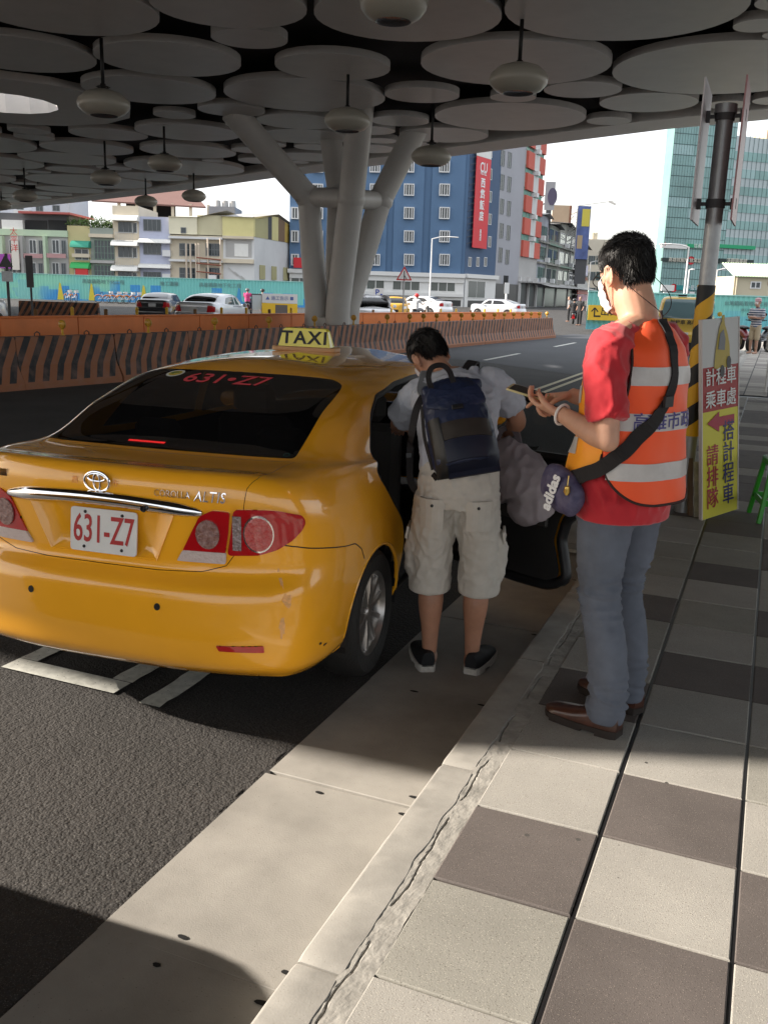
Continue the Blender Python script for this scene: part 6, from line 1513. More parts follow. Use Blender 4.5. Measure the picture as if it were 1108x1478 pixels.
f = house(203, 248, 313, 'lavender house with curved white ledges between its storeys', lav)
for y0, y1 in ((316, 334), (350, 368), (392, 408)): f.winp(207, y0, 233, y1, frame_d, nx=4, nz=1)
for y in (346, 382):
    x0, z1 = P_(f, 202, y - 2); x1, z0 = P_(f, 248, y + 2); awning(f, x0, x1, z0 - .3, z1, awn_w, .9)
x0, z0 = P_(f, 238, 364); 
for y in (362, 396): x0, z0 = P_(f, 236, y + 8); b = MB(); b.box(x0, x0 + .9, -.5, 0, z0, z0 + .7); b.build('air_conditioner', frame_w, f.o)
f = house(247, 323, 340, 'cream pair of houses with sheet metal attics and exposed pipes', creamw)
x0, z1 = P_(f, 247, 313); xm = P_(f, 285, 320)[0]; x1, z0 = P_(f, 323, 340); f.box('attic', M('pale_sheet', (.62, .58, .44)), 0.02, xm, -.3, 6, z0, z1 + .05); f.box('attic', M('tan_sheet', (.50, .46, .31)), xm, x1, 0, 6, z0, z1 + .3)
b = MB(); b.add([(0, -.5, z1), (xm, -.5, z1 + .05), (x1 + .5, -.3, z1 + .9), (x1 + .5, 7, z1 + .9), (0, 7, z1 + .6)], [(0, 1, 2, 3, 4)]); b.build('roof', M('roof_sheet', (.50, .47, .40)), f.o)
f.winp(261, 328, 269, 337, frame_d, y=-.32, nx=1)
for a, c, n in ((259, 283, 3), (297, 318, 5)):
    for y0, y1 in ((351, 370), (386, 404)): f.winp(a, y0, c, y1, frame_d, nx=n, nz=2)
for y in (341, 374, 408):
    x0, z0 = P_(f, 249, y); f.box('cornice', whitew if y < 400 else mat('red_ledge', (.5, .25, .18), .7), 0, f.w, -.7, 0, z0 - .25, z0)
for px in (285, 271, 277, 289, 302, 320): x0 = P_(f, px, 360)[0]; b = MB(); b.tube([(x0, -.8, .0), (x0, -.8, P_(f, px, 352 if px < 300 else 345)[1])], .10, 6); b.build('pipe', mat('pipe_cream', (.5, .42, .34), .6), f.o)
for y in (372, 380, 392): x0, z0 = P_(f, 286, y); x1 = P_(f, 321, y)[0]; b = MB(); b.tube([(x0, -.85, z0), (x1, -.85, z0 - .2)], .09, 6); b.build('pipe', rust, f.o)
x0, z0 = P_(f, 303, 406); f.box('air_conditioner', frame_w, x0, x0 + .9, -.9, -.3, z0, z0 + .7)
# corner house: yellow attic on a white ground floor, its right flank in view
f = Fac('corner_house', 'white corner house with a yellow corrugated attic and shuttered side windows', 'building', 323, D, 367, D, 'old houses beyond the hoarding'); zt = P_(f, 345, 341)[1]; za = P_(f, 345, 313)[1]
B2 = Vector(ground(421, D + 14)) - f.A; bx, by = B2.dot(f.ux), B2.dot(f.n); W_ = f.w
b = MB(); b.prism([(0, 0), (W_, 0), (bx, by), (bx - W_, by)], 0, zt); b.build('wall', whitew, f.o)
b = MB(); b.prism([(0, -.25), (W_, -.25), (W_ + (bx - W_) * .32, by * .32), (bx - W_, by)], zt + .01, za); b.build('attic', yelw, f.o)
b = MB(); g = lambda u: (W_ + (bx - W_) * u + .05, by * u); hh = lambda u: za + 1.0 * (1 - abs(u - .55) / .55) if u < .55 else za + 1.0 - .9 * (u - .55) / .45
for i, (u0, u1, m) in enumerate(((0.02, .33, olive), (.33, .43, iron), (.43, .60, yelw), (.60, .78, mat('brown_panel', (.20, .13, .08), .7)), (.78, 1.0, mat('amber_panel', (.45, .32, .08), .7)))):
    q = MB(); a0, a1 = g(u0), g(u1); q.add([(*a0, zt), (*a1, zt), (*a1, hh(u1) - .2), (*a0, hh(u0) - .2), (a0[0] - .2, a0[1], zt), (a1[0] - .2, a1[1], zt), (a1[0] - .2, a1[1], hh(u1) - .2), (a0[0] - .2, a0[1], hh(u0) - .2)], [(0, 1, 2, 3), (7, 6, 5, 4), (3, 2, 6, 7)]); q.build('attic_panel', m, f.o)
b = MB(); gm_ = g(.55); g1 = g(1.0); b.add([(-.4, -.6, za), (W_ + .3, -.6, za), (gm_[0] + .3, gm_[1], hh(.55)), (g1[0] + .3, g1[1], hh(1)), (g1[0] - W_, g1[1], hh(1)), (gm_[0] - W_, gm_[1], hh(.55))], [(0, 1, 2, 5), (5, 2, 3, 4)]); b.build('roof', M('grey_roof', (.33, .32, .31)), f.o)
x0, z1 = P_(f, 331, 350); x1, z0 = P_(f, 361, 372); f.box('balcony_void', greyw, x0 - .4, x1 + .2, -.04, 0, z0, z1 + .3); f.box('white_shutter', awn_w, x0 + .6, x1 - .2, -.09, -.05, z0 + .1, z1 - .1)
f.box('cornice', creamw, 0, W_, -.5, 0, P_(f, 345, 345)[1], P_(f, 345, 341)[1]); f.box('cornice', creamw, 0, W_, -.5, 0, P_(f, 345, 380)[1], P_(f, 345, 374)[1])
for i in range(4): b = MB(); x0, z0 = P_(f, 330 + i * 9, 386 + i * 6); x1 = P_(f, 343 + i * 9, 390)[0]; b.bar((x0, -.1, z0), (x1, -.1, z0 - .9), .07); b.build('stair_rail', rail, f.o)
for u in (.18, .48, .80):
    for y0, y1 in ((.36, .58), (.06, .27)):
        a0, a1 = g(u - .06), g(u + .06); q = MB(); q.add([(a0[0], a0[1], zt * y0), (a1[0], a1[1], zt * y0), (a1[0], a1[1], zt * y1), (a0[0], a0[1], zt * y1), (a0[0] + .1, a0[1], zt * y0), (a1[0] + .1, a1[1], zt * y0), (a1[0] + .1, a1[1], zt * y1), (a0[0] + .1, a0[1], zt * y1)], [(4, 5, 6, 7), (7, 6, 2, 3), (0, 1, 5, 4), (4, 7, 3, 0), (1, 2, 6, 5)]); q.build('shutter', iron if (u < .3 and y0 < .1) else olive, f.o)
# roofs behind the terrace
f = Fac('apartment_block', 'pale grey block rising behind the pink and mint house', 'building', -30, 135, 105, 135); f.box('wall', M('pale_block', (.50, .52, .58)), 0, f.w, 0, 9, 0, P_(f, 50, 268)[1])
for px in (30, 58, 82): f.winp(px - 6, 296, px + 5, 305, frame_d)
x0, z1 = P_(f, 23, 303); x1, z0 = P_(f, 46, 316); f.box('parapet', whitew, x0, x1, -.8, 0, z0, z1)
f = Fac('roofed_terrace', 'brown roofed rooftop terrace behind the white awnings', 'building', 175, 128, 305, 128); zb, zr_ = P_(f, 200, 312)[1], P_(f, 200, 290)[1]; f.box('wall', creamw, 0, f.w, 0, 8, 0, zb)
b = MB(); b.add([(-3, -1.5, zr_ - .2), (f.w * .98, -1.5, zr_ - .6), (f.w * .7, 5, zr_ + 2.2), (-6, 5, zr_ + 2.2)], [(0, 1, 2, 3)]); b.add([(-3, -1.5, zr_ - .4), (f.w * .98, -1.5, zr_ - .8), (f.w * .98, -1.5, zr_ - .6), (-3, -1.5, zr_ - .2)], [(0, 1, 2, 3)]); b.build('roof', M('brown_roof', (.17, .09, .075)), f.o)
f.box('back_wall', mat('void_shade', (.015, .015, .016), .8), 0, f.w * .55, 4, 4.2, zb, zr_)  # near-black sheet stands for the shade under the terrace roof
for i in range(6): x = .3 + i * f.w / 5.2; f.box('post', creamw, x, x + .35, -1.2, -.85, zb, zr_ - .3)
f = Fac('grey_rooftop_store', 'corrugated grey rooftop store behind the cream attic', 'building', 303, 126, 340, 126); f.box('wall', M('dark_sheet', (.22, .22, .24)), 0, f.w, 0, 6, 0, P_(f, 320, 298)[1])
for i in range(3): b = MB(); b.lathe([(.0, .9), (.4, .8), (.45, 0)], 10, Tm((1 + i * 1.0, 1, P_(f, 320, 298)[1]))); b.build('vent', greyw, f.o)

# ------------------------------------------------------------------ blue hotel with white ground floor
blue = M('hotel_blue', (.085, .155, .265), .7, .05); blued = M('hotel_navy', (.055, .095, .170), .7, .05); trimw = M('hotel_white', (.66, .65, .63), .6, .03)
f = Fac('hotel', 'blue hotel with white bay windows over a white ground floor', 'building', 418, 122, 668, 122); zg = P_(f, 600, 394)[1]; H_ = 34
f.box('wall', blue, 0, f.w, .35, 18, 0, H_)
xs_ = [P_(f, p, 320)[0] for p in (418, 436, 441, 478, 484, 512, 520, 558, 568, 610, 621, 668)]
for a, c in ((0, 1), (2, 3), (4, 5), (6, 7), (8, 9), (10, 11)): f.box('pilaster', blue, xs_[a], xs_[c], 0, .35, zg, H_)
for px in (426, 459, 499, 541, 590, 641):
    for k in range(7):
        x, z = P_(f, px, 375 - 33.6 * k); w_ = .66 if px > 430 else .5
        b = MB(); b.box(x - w_, x + w_, -.42, 0, z - .72, z - .60); b.box(x - w_, x + w_, -.42, 0, z + .60, z + .72); b.box(x - w_, x - w_ + .12, -.42, 0, z - .6, z + .6); b.box(x + w_ - .12, x + w_, -.42, 0, z - .6, z + .6)
        for q in (-.33, .0, .33): b.box(x + q - .05, x + q + .05, -.36, -.28, z - .6, z + .6)
        o = b.build('bay_window', frame_w, f.o); g = MB(); g.quad((x - w_ + .12, -.24, z - .6), (x + w_ - .12, -.24, z - .6), (x + w_ - .12, -.24, z + .6), (x - w_ + .12, -.24, z + .6)); g.build('pane', wglass, o)
f.box('cornice', trimw, -.2, f.w + .1, -.8, 0, zg - .45, zg + .05); f.box('cornice', trimw, 0, f.w, -.5, 0, zg - 1.1, zg - .46)
z1 = P_(f, 600, 405)[1]; z0 = P_(f, 600, 420)[1]; f.box('ground_floor', trimw, 0, f.w, -.3, 0, 0, zg - 1.1)
for a, c in ((420, 445), (450, 505), (516, 555), (566, 606), (620, 657)): x0, x1 = P_(f, a, 410)[0], P_(f, c, 410)[0]; f.win(x0, z0, x1, z1, trimw, mat('shop_glass', (.10, .11, .10), .1), y=-.31, nx=1 + int((c - a) / 16), fw_=.10)
f.box('sill_band', trimw, 0, f.w, -.7, -.3, z0 - .6, z0 - .2); 
for a, c in ((520, 550), (575, 612), (622, 634), (640, 664)): x0, x1 = P_(f, a, 440)[0], P_(f, c, 440)[0]; f.box('shop_front', mat('shop_dark', (.03, .03, .03), .3), x0, x1, -.36, -.31, .1, z0 - 1.0)
x0, z1 = P_(f, 425, 372); x1, z0 = P_(f, 440, 387); f.box('small_red_signboard', mat('banner_red', (.58, .02, .03), .5), x0, x1, -1.0, -.8, z0, z1)
x0, z1 = P_(f, 650, 368)
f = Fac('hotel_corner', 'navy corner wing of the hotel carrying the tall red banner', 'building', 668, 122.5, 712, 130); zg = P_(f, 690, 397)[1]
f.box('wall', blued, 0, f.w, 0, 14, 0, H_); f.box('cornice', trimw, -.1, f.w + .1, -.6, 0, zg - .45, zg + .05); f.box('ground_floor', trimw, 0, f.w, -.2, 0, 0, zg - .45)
x0, z0 = P_(f, 672, 430); x1, z1 = P_(f, 698, 406); f.win(x0, z0, x1, z1, trimw, mat('shop_glass', (.10, .11, .10), .1), y=-.21, nx=2)
x0, z0 = P_(f, 672, 452); x1, z1 = P_(f, 700, 434); f.box('shop_front', mat('shop_dark', (.03, .03, .03), .3), x0, x1, -.25, -.2, z0, z1)
for k in range(7): x, z = P_(f, 706 + k * .4, 349 - 32.5 * k); f.win(x - .45, z - .7, x + .45, z + .7, frame_w, nx=2)
for px in (677.5, 689, 700): x, z = P_(f, px, 378); f.win(x - .42, z - .6, x + .42, z + .6, frame_w, nx=2)
xa, za = P_(f, 676.5, 357); xb_, zb = P_(f, 697, 229); xc = (xa + P_(f, 697, 357)[0]) / 2; w_ = (P_(f, 697, 357)[0] - xa) / 2
f.box('banner', mat('banner_red', (.58, .02, .03), .5), xc - w_, xc + w_, -.5, -.42, za, zb); f.box('banner_cap', awn_w, xc - w_, xc + w_, -.5, -.42, zb + .02, zb + 1.6)
b = MB(); 
for k in range(14): z = za + .4 + k * (zb - za) / 14; b.bar((xc - w_ - .9, -.1, z), (xc - w_, -.45, z + .3), .05)
o = b.build('banner_bracket', iron, f.o); o['kind'] = 'stuff'
wt = mat('banner_white', (.72, .72, .72), .5)
def zpx(py): return P_(f, 687, py)[1]
lines(f, 'lettering', 'CU', 1.7, xc, zpx(241.5), wt, -.52, sx=.85, bold=.03); lines(f, 'lettering', 'HOTEL', .55, xc, zpx(249.5), wt, -.52, bold=.01)
for ch, py in zip('西悠飯店', (264, 280.5, 296.5, 312.5)): lines(f, 'lettering', ch, 1.25, xc, zpx(py), wt, -.52, bold=.035)
for ch, py in zip('高雄店', (334, 339.5, 345)): lines(f, 'lettering', ch, .52, xc, zpx(py), wt, -.52, bold=.01)
f = Fac('grey_annex', 'plain grey block with paired dark windows beside the hotel', 'building', 712, 130, 745.5, 137); f.box('wall', M('annex_grey', (.33, .33, .36), .7, .05), 0.02, f.w, 0, 14, 0, H_ - 2)
for k in range(6):
    for px, h in ((722.5, 18), (732.5, 21 if k in (3,) else 18)): x, z = P_(f, px + k * .6 + (0 if k else -1), 368 - 35.0 * k + (px > 730) * 3); f.win(x - .62, z - 1.0, x + .62, z + 1.0, frame_d, nx=2)
for a, c in ((709, 720), (723, 731)): x0, z0 = P_(f, a + 2, 426); x1, z1 = P_(f, c + 2, 398); f.box('recess', greyw if a < 715 else mat('void_shade', (.015, .015, .016), .8), x0, x1, -.05, 0, z0, z1)  # second slab is near-black for the shade in a recess
f.box('shop_front', mat('shop_dark', (.03, .03, .03), .3), 0.3, f.w, -.1, 0, .1, 3.2)
f = Fac('red_white_block', 'tall block with red and white panels and green glazed balconies', 'building', 745.5, 137, 771, 146); f.box('wall', greyw, 0.02, f.w, 0, 12, 0, H_ + 2); redp = M('red_panel', (.50, .10, .07)); wp = M('white_panel', (.55, .54, .53)); grn = mat('green_glazing', (.12, .30, .24), .2)
for k in range(7):
    z0 = P_(f, 757, 371 - 32.5 * k)[1]; h1 = 2.25; h2 = 3.45
    for (u0, u1, m) in ((.04, .38, redp), (.38, .66, wp), (.66, 1.0, redp)): f.box('panel', m, f.w * u0, f.w * u1 - .02, -.35, 0, z0, z0 + h1)
    f.win(.1, z0 + h1 + .05, f.w * .4, z0 + h2 - .1, frame_g, grn, nx=2, nz=1, fw_=.08); f.win(f.w * .6, z0 + h1 + .05, f.w - .1, z0 + h2 - .1, frame_g, grn, nx=2, fw_=.08); f.box('air_conditioner', frame_w, f.w * .44, f.w * .56, -.8, 0, z0 + h1 + .1, z0 + h1 + .7)
f.box('shop_front', mat('shop_dark', (.03, .03, .03), .3), .2, f.w - .2, -.1, 0, .1, 3.4); f.box('awning', greyw, 0, f.w, -2.2, 0, 3.5, 3.7); 
for x in (.3, f.w * .5, f.w - .3): f.box('pillar', wp, x - .15, x + .15, -.4, 0, 0, P_(f, 757, 400)[1])
# run-down row going away down the side street
og = [M('stained_%d' % i, c, .85, .30, .5) for i, c in enumerate(((.30, .31, .35), (.20, .21, .185), (.25, .245, .22), (.18, .18, .165), (.27, .25, .235)))]
row = [(771, 146, 784, 152, 306, 'narrow pale lavender house, first of the run down row'), (784, 152, 801, 162, 320, 'soot stained house with green tiled bands in the side street'), (801, 162, 818, 173, 318, 'weathered grey house with a ragged sheet roof'), (818, 173, 829, 182, 327, 'dark old house beside the blue billboard'), (829, 182, 843, 194, 352, 'last house of the side street with stacked signboards')]
for i, (pa, da, pb, db, yt, lb) in enumerate(row):
    f = Fac('old_house', lb, 'building', pa, da, pb, db, 'run down houses in the side street'); zt = P_(f, pa + 1, yt)[1]; f.box('wall', og[i], 0.02, f.w, 0, 10, 0, zt); rr = random.Random(i); n = 2 if i else 1
    for k in range(3 + (zt > 13)):
        z0 = 4.0 + k * 3.1
        if z0 + 2.4 > zt: break
        for j in range(n): x0 = f.w * (j + .12) / n; x1 = f.w * (j + .88) / n; f.win(x0, z0 + rr.uniform(0, .4), x1, z0 + 2.1, rr.choice((frame_d, frame_g, frame_w)), nx=3, fw_=.1)
        f.box('ledge', rr.choice((greyw, og[2], frame_g)), 0, f.w, -.5, 0, z0 - .5, z0 - .25)
        if rr.random() < .8: x = rr.uniform(.2, f.w - 1.2); f.box('air_conditioner', frame_w, x, x + .9, -.8, -.1, z0 - .2, z0 + .5)
    f.box('shop_front', mat('shop_dark', (.03, .03, .03), .3), .2, f.w - .2, -.1, 0, .1, 3.0); b = MB(); b.add([(0, 0, 3.7), (f.w, 0, 3.7), (f.w, -2.6, 3.1), (0, -2.6, 3.1)], [(0, 1, 2, 3)]); b.build('awning', greyw, f.o); x = f.w * .9; f.box('drain_pipe', rail, x, x + .18, -.25, -.05, 0, zt * .8)
    b = MB(); b.add([(-.2, -.8, zt - .1), (f.w * .5, -.9, zt + .35), (f.w + .2, -.8, zt - .3), (f.w, 4, zt + .2), (0, 4, zt + .3)], [(0, 1, 2, 3, 4)]); b.build('roof', iron if i != 0 else greyw, f.o)
    if i == 0: x, z = P_(f, 772, 322); f.win(x + .5, z - 1, x + 1.3, z + .3, frame_d, nx=1)
    if i == 4:
        for y0, y1, m in ((380, 398, mat('sb_lilac', (.45, .42, .55), .6)), (398, 405, rust), (406, 416, greyw), (418, 425, mat('sign_red', (.5, .03, .03), .5)), (425, 434, mat('sb_pink', (.5, .28, .36), .6))): x0, z1 = P_(f, 826, y0); x1, z0 = P_(f, 840, y1); f.box('signboard', m, x0, x1, -1.0, -.8, z0, z1)
def slabsign(name, label, cat, px0, px1, y0, y1, d, m, th=.25):
    f = Fac(name, label, cat, px0, d, px1, d); z1 = P_(f, (px0 + px1) / 2, y0)[1]; z0 = P_(f, (px0 + px1) / 2, y1)[1]; f.box('panel', m, 0, f.w, 0, th, z0, z1); f.z0, f.z1 = z0, z1; return f
f = slabsign('billboard', 'tall blue billboard with a yellow panel on a scaffold roof frame', 'billboard', 824, 842.5, 297, 374, 168, mat('bb_blue', (.10, .14, .33), .6, var=.3, vscale=.5)); f.box('yellow_panel', mat('bb_yellow', (.62, .52, .08), .6), f.w * .35, f.w * .95, -.05, 0, f.z0 + (f.z1 - f.z0) * .62, f.z1 - .5); f.box('brown_print', mat('bb_tan', (.45, .33, .2), .6), f.w * .1, f.w * .5, -.05, 0, f.z0 + (f.z1 - f.z0) * .2, f.z0 + (f.z1 - f.z0) * .45)
b = MB(); b.box(-.1, 0, -.1, .3, f.z0, f.z1)
for k in range(7):
    z = f.z0 + (f.z1 - f.z0) * (k + 3) / 10; b.bar((0, .3, z), (-3.2, 2.5, z - 1.5), .12); b.bar((-1.5, 1.5, z), (0, .3, z + 1.5), .1)
b.bar((0, .1, f.z1), (6, -1, f.z1 + .9), .12); b.bar((5, -1, f.z1 + .8), (6.2, -1.2, f.z1 + .3), .3); b.bar((2, 0, f.z1), (-2, 1, f.z1 - 2), .1); b.build('scaffold', rail, f.o); b = MB(); b.box(.3, f.w, .3, .6, 4, f.z0); b.build('post', iron, f.o)
f = slabsign('rooftop_sign', 'grey rooftop sign cabinet with a round emblem', 'sign', 776, 790, 262, 303, 152, mat('sign_grey', (.42, .41, .42), .6)); b = MB(); b.lathe([(.0, -.1), (1.0, -.1), (1.0, 0)], 20, Tm((f.w * .75, 0, f.z1 - 2.2), 0, R(-90)) @ Matrix.Diagonal((.75, 1.3, 1, 1))); b.build('emblem', mat('em_dark', (.12, .10, .16), .6), f.o); f.box('dark_band', mat('em_dark', (.12, .10, .16), .6), f.w * .5, f.w, -.05, 0, f.z0 + .8, f.z0 + 1.8)
b = MB(); b.bar((0, .1, f.z0 + 1), (-3, 1, f.z0 - 2), .15); b.bar((0, .1, f.z1 - 2), (-4, 1, f.z0 - 1), .12); b.box(.4, f.w - .4, .05, .6, 8, f.z0); b.build('frame', iron, f.o)
f = slabsign('rooftop_shed', 'tan sheet metal shed on the side street roofs', 'building', 788, 815, 296, 322, 168, M('shed_tan', (.55, .40, .27))); f.box('side', rust, f.w - .3, f.w, -.1, 0, f.z0, f.z1); f.box('support', og[2], 0.3, f.w - .5, .1, 6, 0, f.z0)
f = Fac('distant_block', 'pinkish block closing the side street', 'building', 836, 232, 905, 232); f.box('wall', M('pinkish', (.50, .43, .37)), 0, f.w, 0, 14, 0, P_(f, 850, 345)[1])
for y in (400, 423, 377):
    for px in (838, 849, 860, 871): f.winp(px, y - 8, px + 9, y + 5, frame_d, nx=3)
for px in (857, 861): b = MB(); x, z = P_(f, px, 345); b.tube([(x, 2, z - 1), (x, 2, z + 1.6)], .5, 8); b.build('roof_tank', creamw, f.o)

# ------------------------------------------------------------------ glass office tower on the right
gl1 = M('curtain_glass', (.17, .31, .30), .14, .22, .10, spec=.7); gl2 = M('curtain_glass_light', (.28, .42, .42), .2, .10, .1); sp_ = M('spandrel', (.40, .46, .47), .5, .06, .1); mull = mat('mullion', (.05, .10, .10), .5)
f = Fac('glass_tower', 'green glass office tower with Chinese signs across its base', 'building', 950, 200, 1036, 204); Ht = 52
f.box('core', gl1, 0, f.w, .1, 3, 0, Ht)
n = int(Ht / 2.05)
for k in range(n):
    z = k * 2.05; w4 = f.w / 3
    for j in range(3): f.box('glass_panel', gl1 if (k + j) % 5 else gl2, w4 * j + .03, w4 * (j + 1) - .03, 0, .09, z + .08, z + 2.0)
b = MB()
for k in range(n + 1): b.box(0, f.w, -.05, 0, k * 2.05 - .05, k * 2.05 + .05)
for j in range(24): b.box(f.w * j / 23 - .03, f.w * j / 23 + .03, -.03, 0, 0, Ht)
o = b.build('mullions', mull, f.o); o['kind'] = 'stuff'
def signp(f, px0, y0, px1, y1, m, name='signboard', y=-.4): x0, z1 = P_(f, px0, y0); x1, z0 = P_(f, px1, y1); f.box(name, m, x0, x1, y - .1, 0, z0, z1); return (x0 + x1) / 2, (z0 + z1) / 2, z1 - z0
tw = f
f2 = Fac('banded_office', 'office wing with alternating glass and pale bands behind the pole', 'building', 1036, 204, 1190, 214); f2.box('core', sp_, 0, f2.w, .12, 25, 0, P_(f2, 1080, 190)[1] - 1)
for k in range(14):
    z = 3 + k * 3.45
    if z + 2 > P_(f2, 1080, 195)[1]: break
    for j in range(5): f2.box('window_band', gl1 if (k * 3 + j) % 7 else gl2, f2.w * j / 5 + .04, f2.w * (j + 1) / 5 - .04, 0, .11, z, z + 1.75)
b = MB()
for j in range(26): b.box(f2.w * j / 25 - .04, f2.w * j / 25 + .04, -.04, 0, 3, P_(f2, 1080, 195)[1])
o = b.build('mullions', mull, f2.o); o['kind'] = 'stuff'; f2.box('roof_cabin', M('shed_tan', (.55, .40, .27)), f2.w * .32, f2.w * .5, 2, 6, P_(f2, 1080, 190)[1] - 1, P_(f2, 1080, 190)[1] + 1.2)
gsg = mat('sign_green', (.01, .30, .13), .5); dks = mat('sign_dark', (.015, .03, .028), .5); tls = mat('sign_teal', (.01, .20, .21), .5)
signp(tw, 953, 351.5, 989, 359.5, awn_w); c = signp(tw, 989, 352, 1036, 359.5, gsg); lines(tw, 'lettering', '+', 1.6, P_(tw, 957, 355)[0], c[1], mat('sign_red', (.5, .03, .03), .5), -.54); lines(tw, 'lettering', '信義房屋', .95, c[0] - .5, c[1], wt, -.54)
c = signp(f2, 1036, 352.5, 1087, 360.5, gsg)
c = signp(tw, 953, 372, 1036, 380.5, dks); lines(tw, 'lettering', '高雄就服所 就業協會 元大', .95, c[0], c[1], mat('sign_cream2', (.7, .66, .55), .5), -.54)
for x_, py in ((995, 376), (970, 415.5)): b = MB(); b.lathe([(0, -.15), (.85, -.15), (.85, 0)], 18, Tm((P_(tw, x_, py)[0], -.5, P_(tw, x_, py)[1]), 0, R(-90)) @ Matrix.Scale(-1, 4, (0, 0, 1))); b.build('round_sign', mat('banner_red', (.58, .02, .03), .5), tw.o)
c = signp(f2, 1036, 373, 1084, 381.5, dks); lines(f2, 'lettering', '淨觀園美館', 1.1, c[0], c[1], mat('sign_cream2', (.7, .66, .55), .5), -.54)
signp(tw, 953, 411, 970, 420, awn_w); c = signp(tw, 974, 411.5, 1036, 420.5, tls); lines(tw, 'lettering', '中國信託銀行', 1.0, c[0], c[1], wt, -.54); signp(f2, 1036, 412, 1054, 421, tls)
for px in (955, 992, 1020): f_ = tw.box('base_pier', trimw, P_(tw, px, 425)[0], P_(tw, px, 425)[0] + 1.2, -.6, 0, 0, P_(tw, px, 421)[1])

# ------------------------------------------------------------------ cream hut with a ribbed green roof
f = Fac('site_hut', 'cream hut with a ribbed pale green roof beyond the right hoarding', 'building', 1056, 60, 1150, 60); zt = P_(f, 1080, 399)[1]; f.box('wall', M('hut_cream', (.52, .46, .34)), 0, f.w, 0, 5, 0, zt)
zr_ = P_(f, 1080, 381, 2.2)[1]; nrib = 26; b = MB()
for i in range(nrib): 
    x0 = -.15 + (f.w + .3) * i / nrib; x1 = x0 + (f.w + .3) / nrib; xm = (x0 + x1) / 2
    b.add([(x0, -.3, zt - .05), (xm, -.3, zt + .02), (x1, -.3, zt - .05), (x1, 2.2, zr_), (xm, 2.2, zr_ + .07), (x0, 2.2, zr_)], [(0, 1, 4, 5), (1, 2, 3, 4)])
o = b.build('roof', M('hut_roof', (.38, .50, .34)), f.o); f.winp(1082.5, 406, 1096.5, 417, frame_w, nx=2); f.box('vent', rust, f.w * .52, f.w * .58, -.05, 0, zt - .5, zt - .3)
f.box('drain_pipe', M('hut_cream', (.52, .46, .34)), .12, .2, -.12, -.04, 0, zt)

# ------------------------------------------------------------------ site hoardings
def hoarding_mat(nm, amt):
    m = mat(nm, (.16, .50, .46), .5); nt = m.node_tree; L = nt.links.new; tc = _n(nt, 'ShaderNodeTexCoord'); sp = _n(nt, 'ShaderNodeSeparateXYZ'); L(tc.outputs['Object'], sp.inputs[0])
    def mth(op, a, c=None):
        n = _n(nt, 'ShaderNodeMath', operation=op)
        for i, q in enumerate((a, c)):
            if q is None: continue
            if isinstance(q, (int, float)): n.inputs[i].default_value = q
            else: L(q, n.inputs[i])
        return n.outputs[0]
    nx = _n(nt, 'ShaderNodeTexWhiteNoise', noise_dimensions='1D'); L(mth('FLOOR', mth('MULTIPLY', sp.outputs['X'], 1.1)), nx.inputs['W']); n2 = _n(nt, 'ShaderNodeTexNoise'); n2.inputs['Scale'].default_value = .12; L(tc.outputs['Object'], n2.inputs['Vector'])
    hgt = mth('MULTIPLY', mth('MULTIPLY', nx.outputs['Value'], 1.9), mth('GREATER_THAN', n2.outputs['Fac'], .46)); k = mth('MULTIPLY', mth('LESS_THAN', sp.outputs['Z'], hgt), amt)
    mx = _n(nt, 'ShaderNodeMix', data_type='RGBA'); mx.inputs['A'].default_value = (.17, .50, .47, 1); mx.inputs['B'].default_value = (.05, .28, .58, 1); L(k, mx.inputs['Factor'])
    n3 = _n(nt, 'ShaderNodeTexNoise'); n3.inputs['Scale'].default_value = .25; L(tc.outputs['Object'], n3.inputs['Vector']); r = _n(nt, 'ShaderNodeMapRange'); r.inputs[1].default_value = .5; r.inputs[2].default_value = .62; r.inputs[4].default_value = .7; L(n3.outputs['Fac'], r.inputs[0])
    m2 = _n(nt, 'ShaderNodeMix', data_type='RGBA'); L(mx.outputs['Result'], m2.inputs['A']); m2.inputs['B'].default_value = (.28, .60, .42, 1); L(mth('MULTIPLY', r.outputs[0], amt), m2.inputs['Factor']); L(m2.outputs['Result'], bsdf(m).inputs['Base Color']); return m
hm = hoarding_mat('hoarding_print', 1.0); hm2 = hoarding_mat('hoarding_plain', .25)
def hoarding(label, pa, da, pb, db, h, m, seg=3.0):
    f = Fac('hoarding', label, 'fence', pa, da, pb, db); n = int(f.w / seg); rib = .25
    for k in range(n):
        x0 = f.w * k / n; v = []; q = int(seg / rib * 1.0)
        for i in range(q * 4 + 1):
            u = i / 4; c = i % 4; x = x0 + (f.w / n) * i / (q * 4); y = (0, 0, .05, .05)[c]; v += [(x, y, .05), (x, y, h)]
        mobj('panel', pymesh('panel', v, [(2 * i, 2 * i + 2, 2 * i + 3, 2 * i + 1) for i in range(q * 4)]), m, f.o)
    f.box('top_rail', mat('rail_teal', (.30, .55, .52), .5), 0, f.w, -.04, .10, h, h + .06); return f
f = hoarding('long turquoise hoarding painted with a blue skyline behind the left hand traffic', -60, 84, 520, 84, 2.25, hm)
for px in (150, 318, 245): x, z = P_(f, px, 418); lines(f, 'lettering', '高雄鐵路地下化工程' if px != 245 else '施工圍籬', .42, x, 1.75, mat('print_grey', (.12, .2, .2), .6), -.03)
for px, c in ((88, (.6, .5, .05)), (133, (.6, .5, .05)), (208, (.6, .5, .05)), (345, (.05, .25, .5))): x, z = P_(f, px, 430); b = MB(); b.add([(x - .3, -.02, .1), (x + .3, -.02, .1), (x + .08, -.02, 1.5), (x - .05, -.02, 1.6)], [(0, 1, 2, 3)]); b.build('painted_tower', mat('pt_%.2f' % c[0], c, .6), f.o)
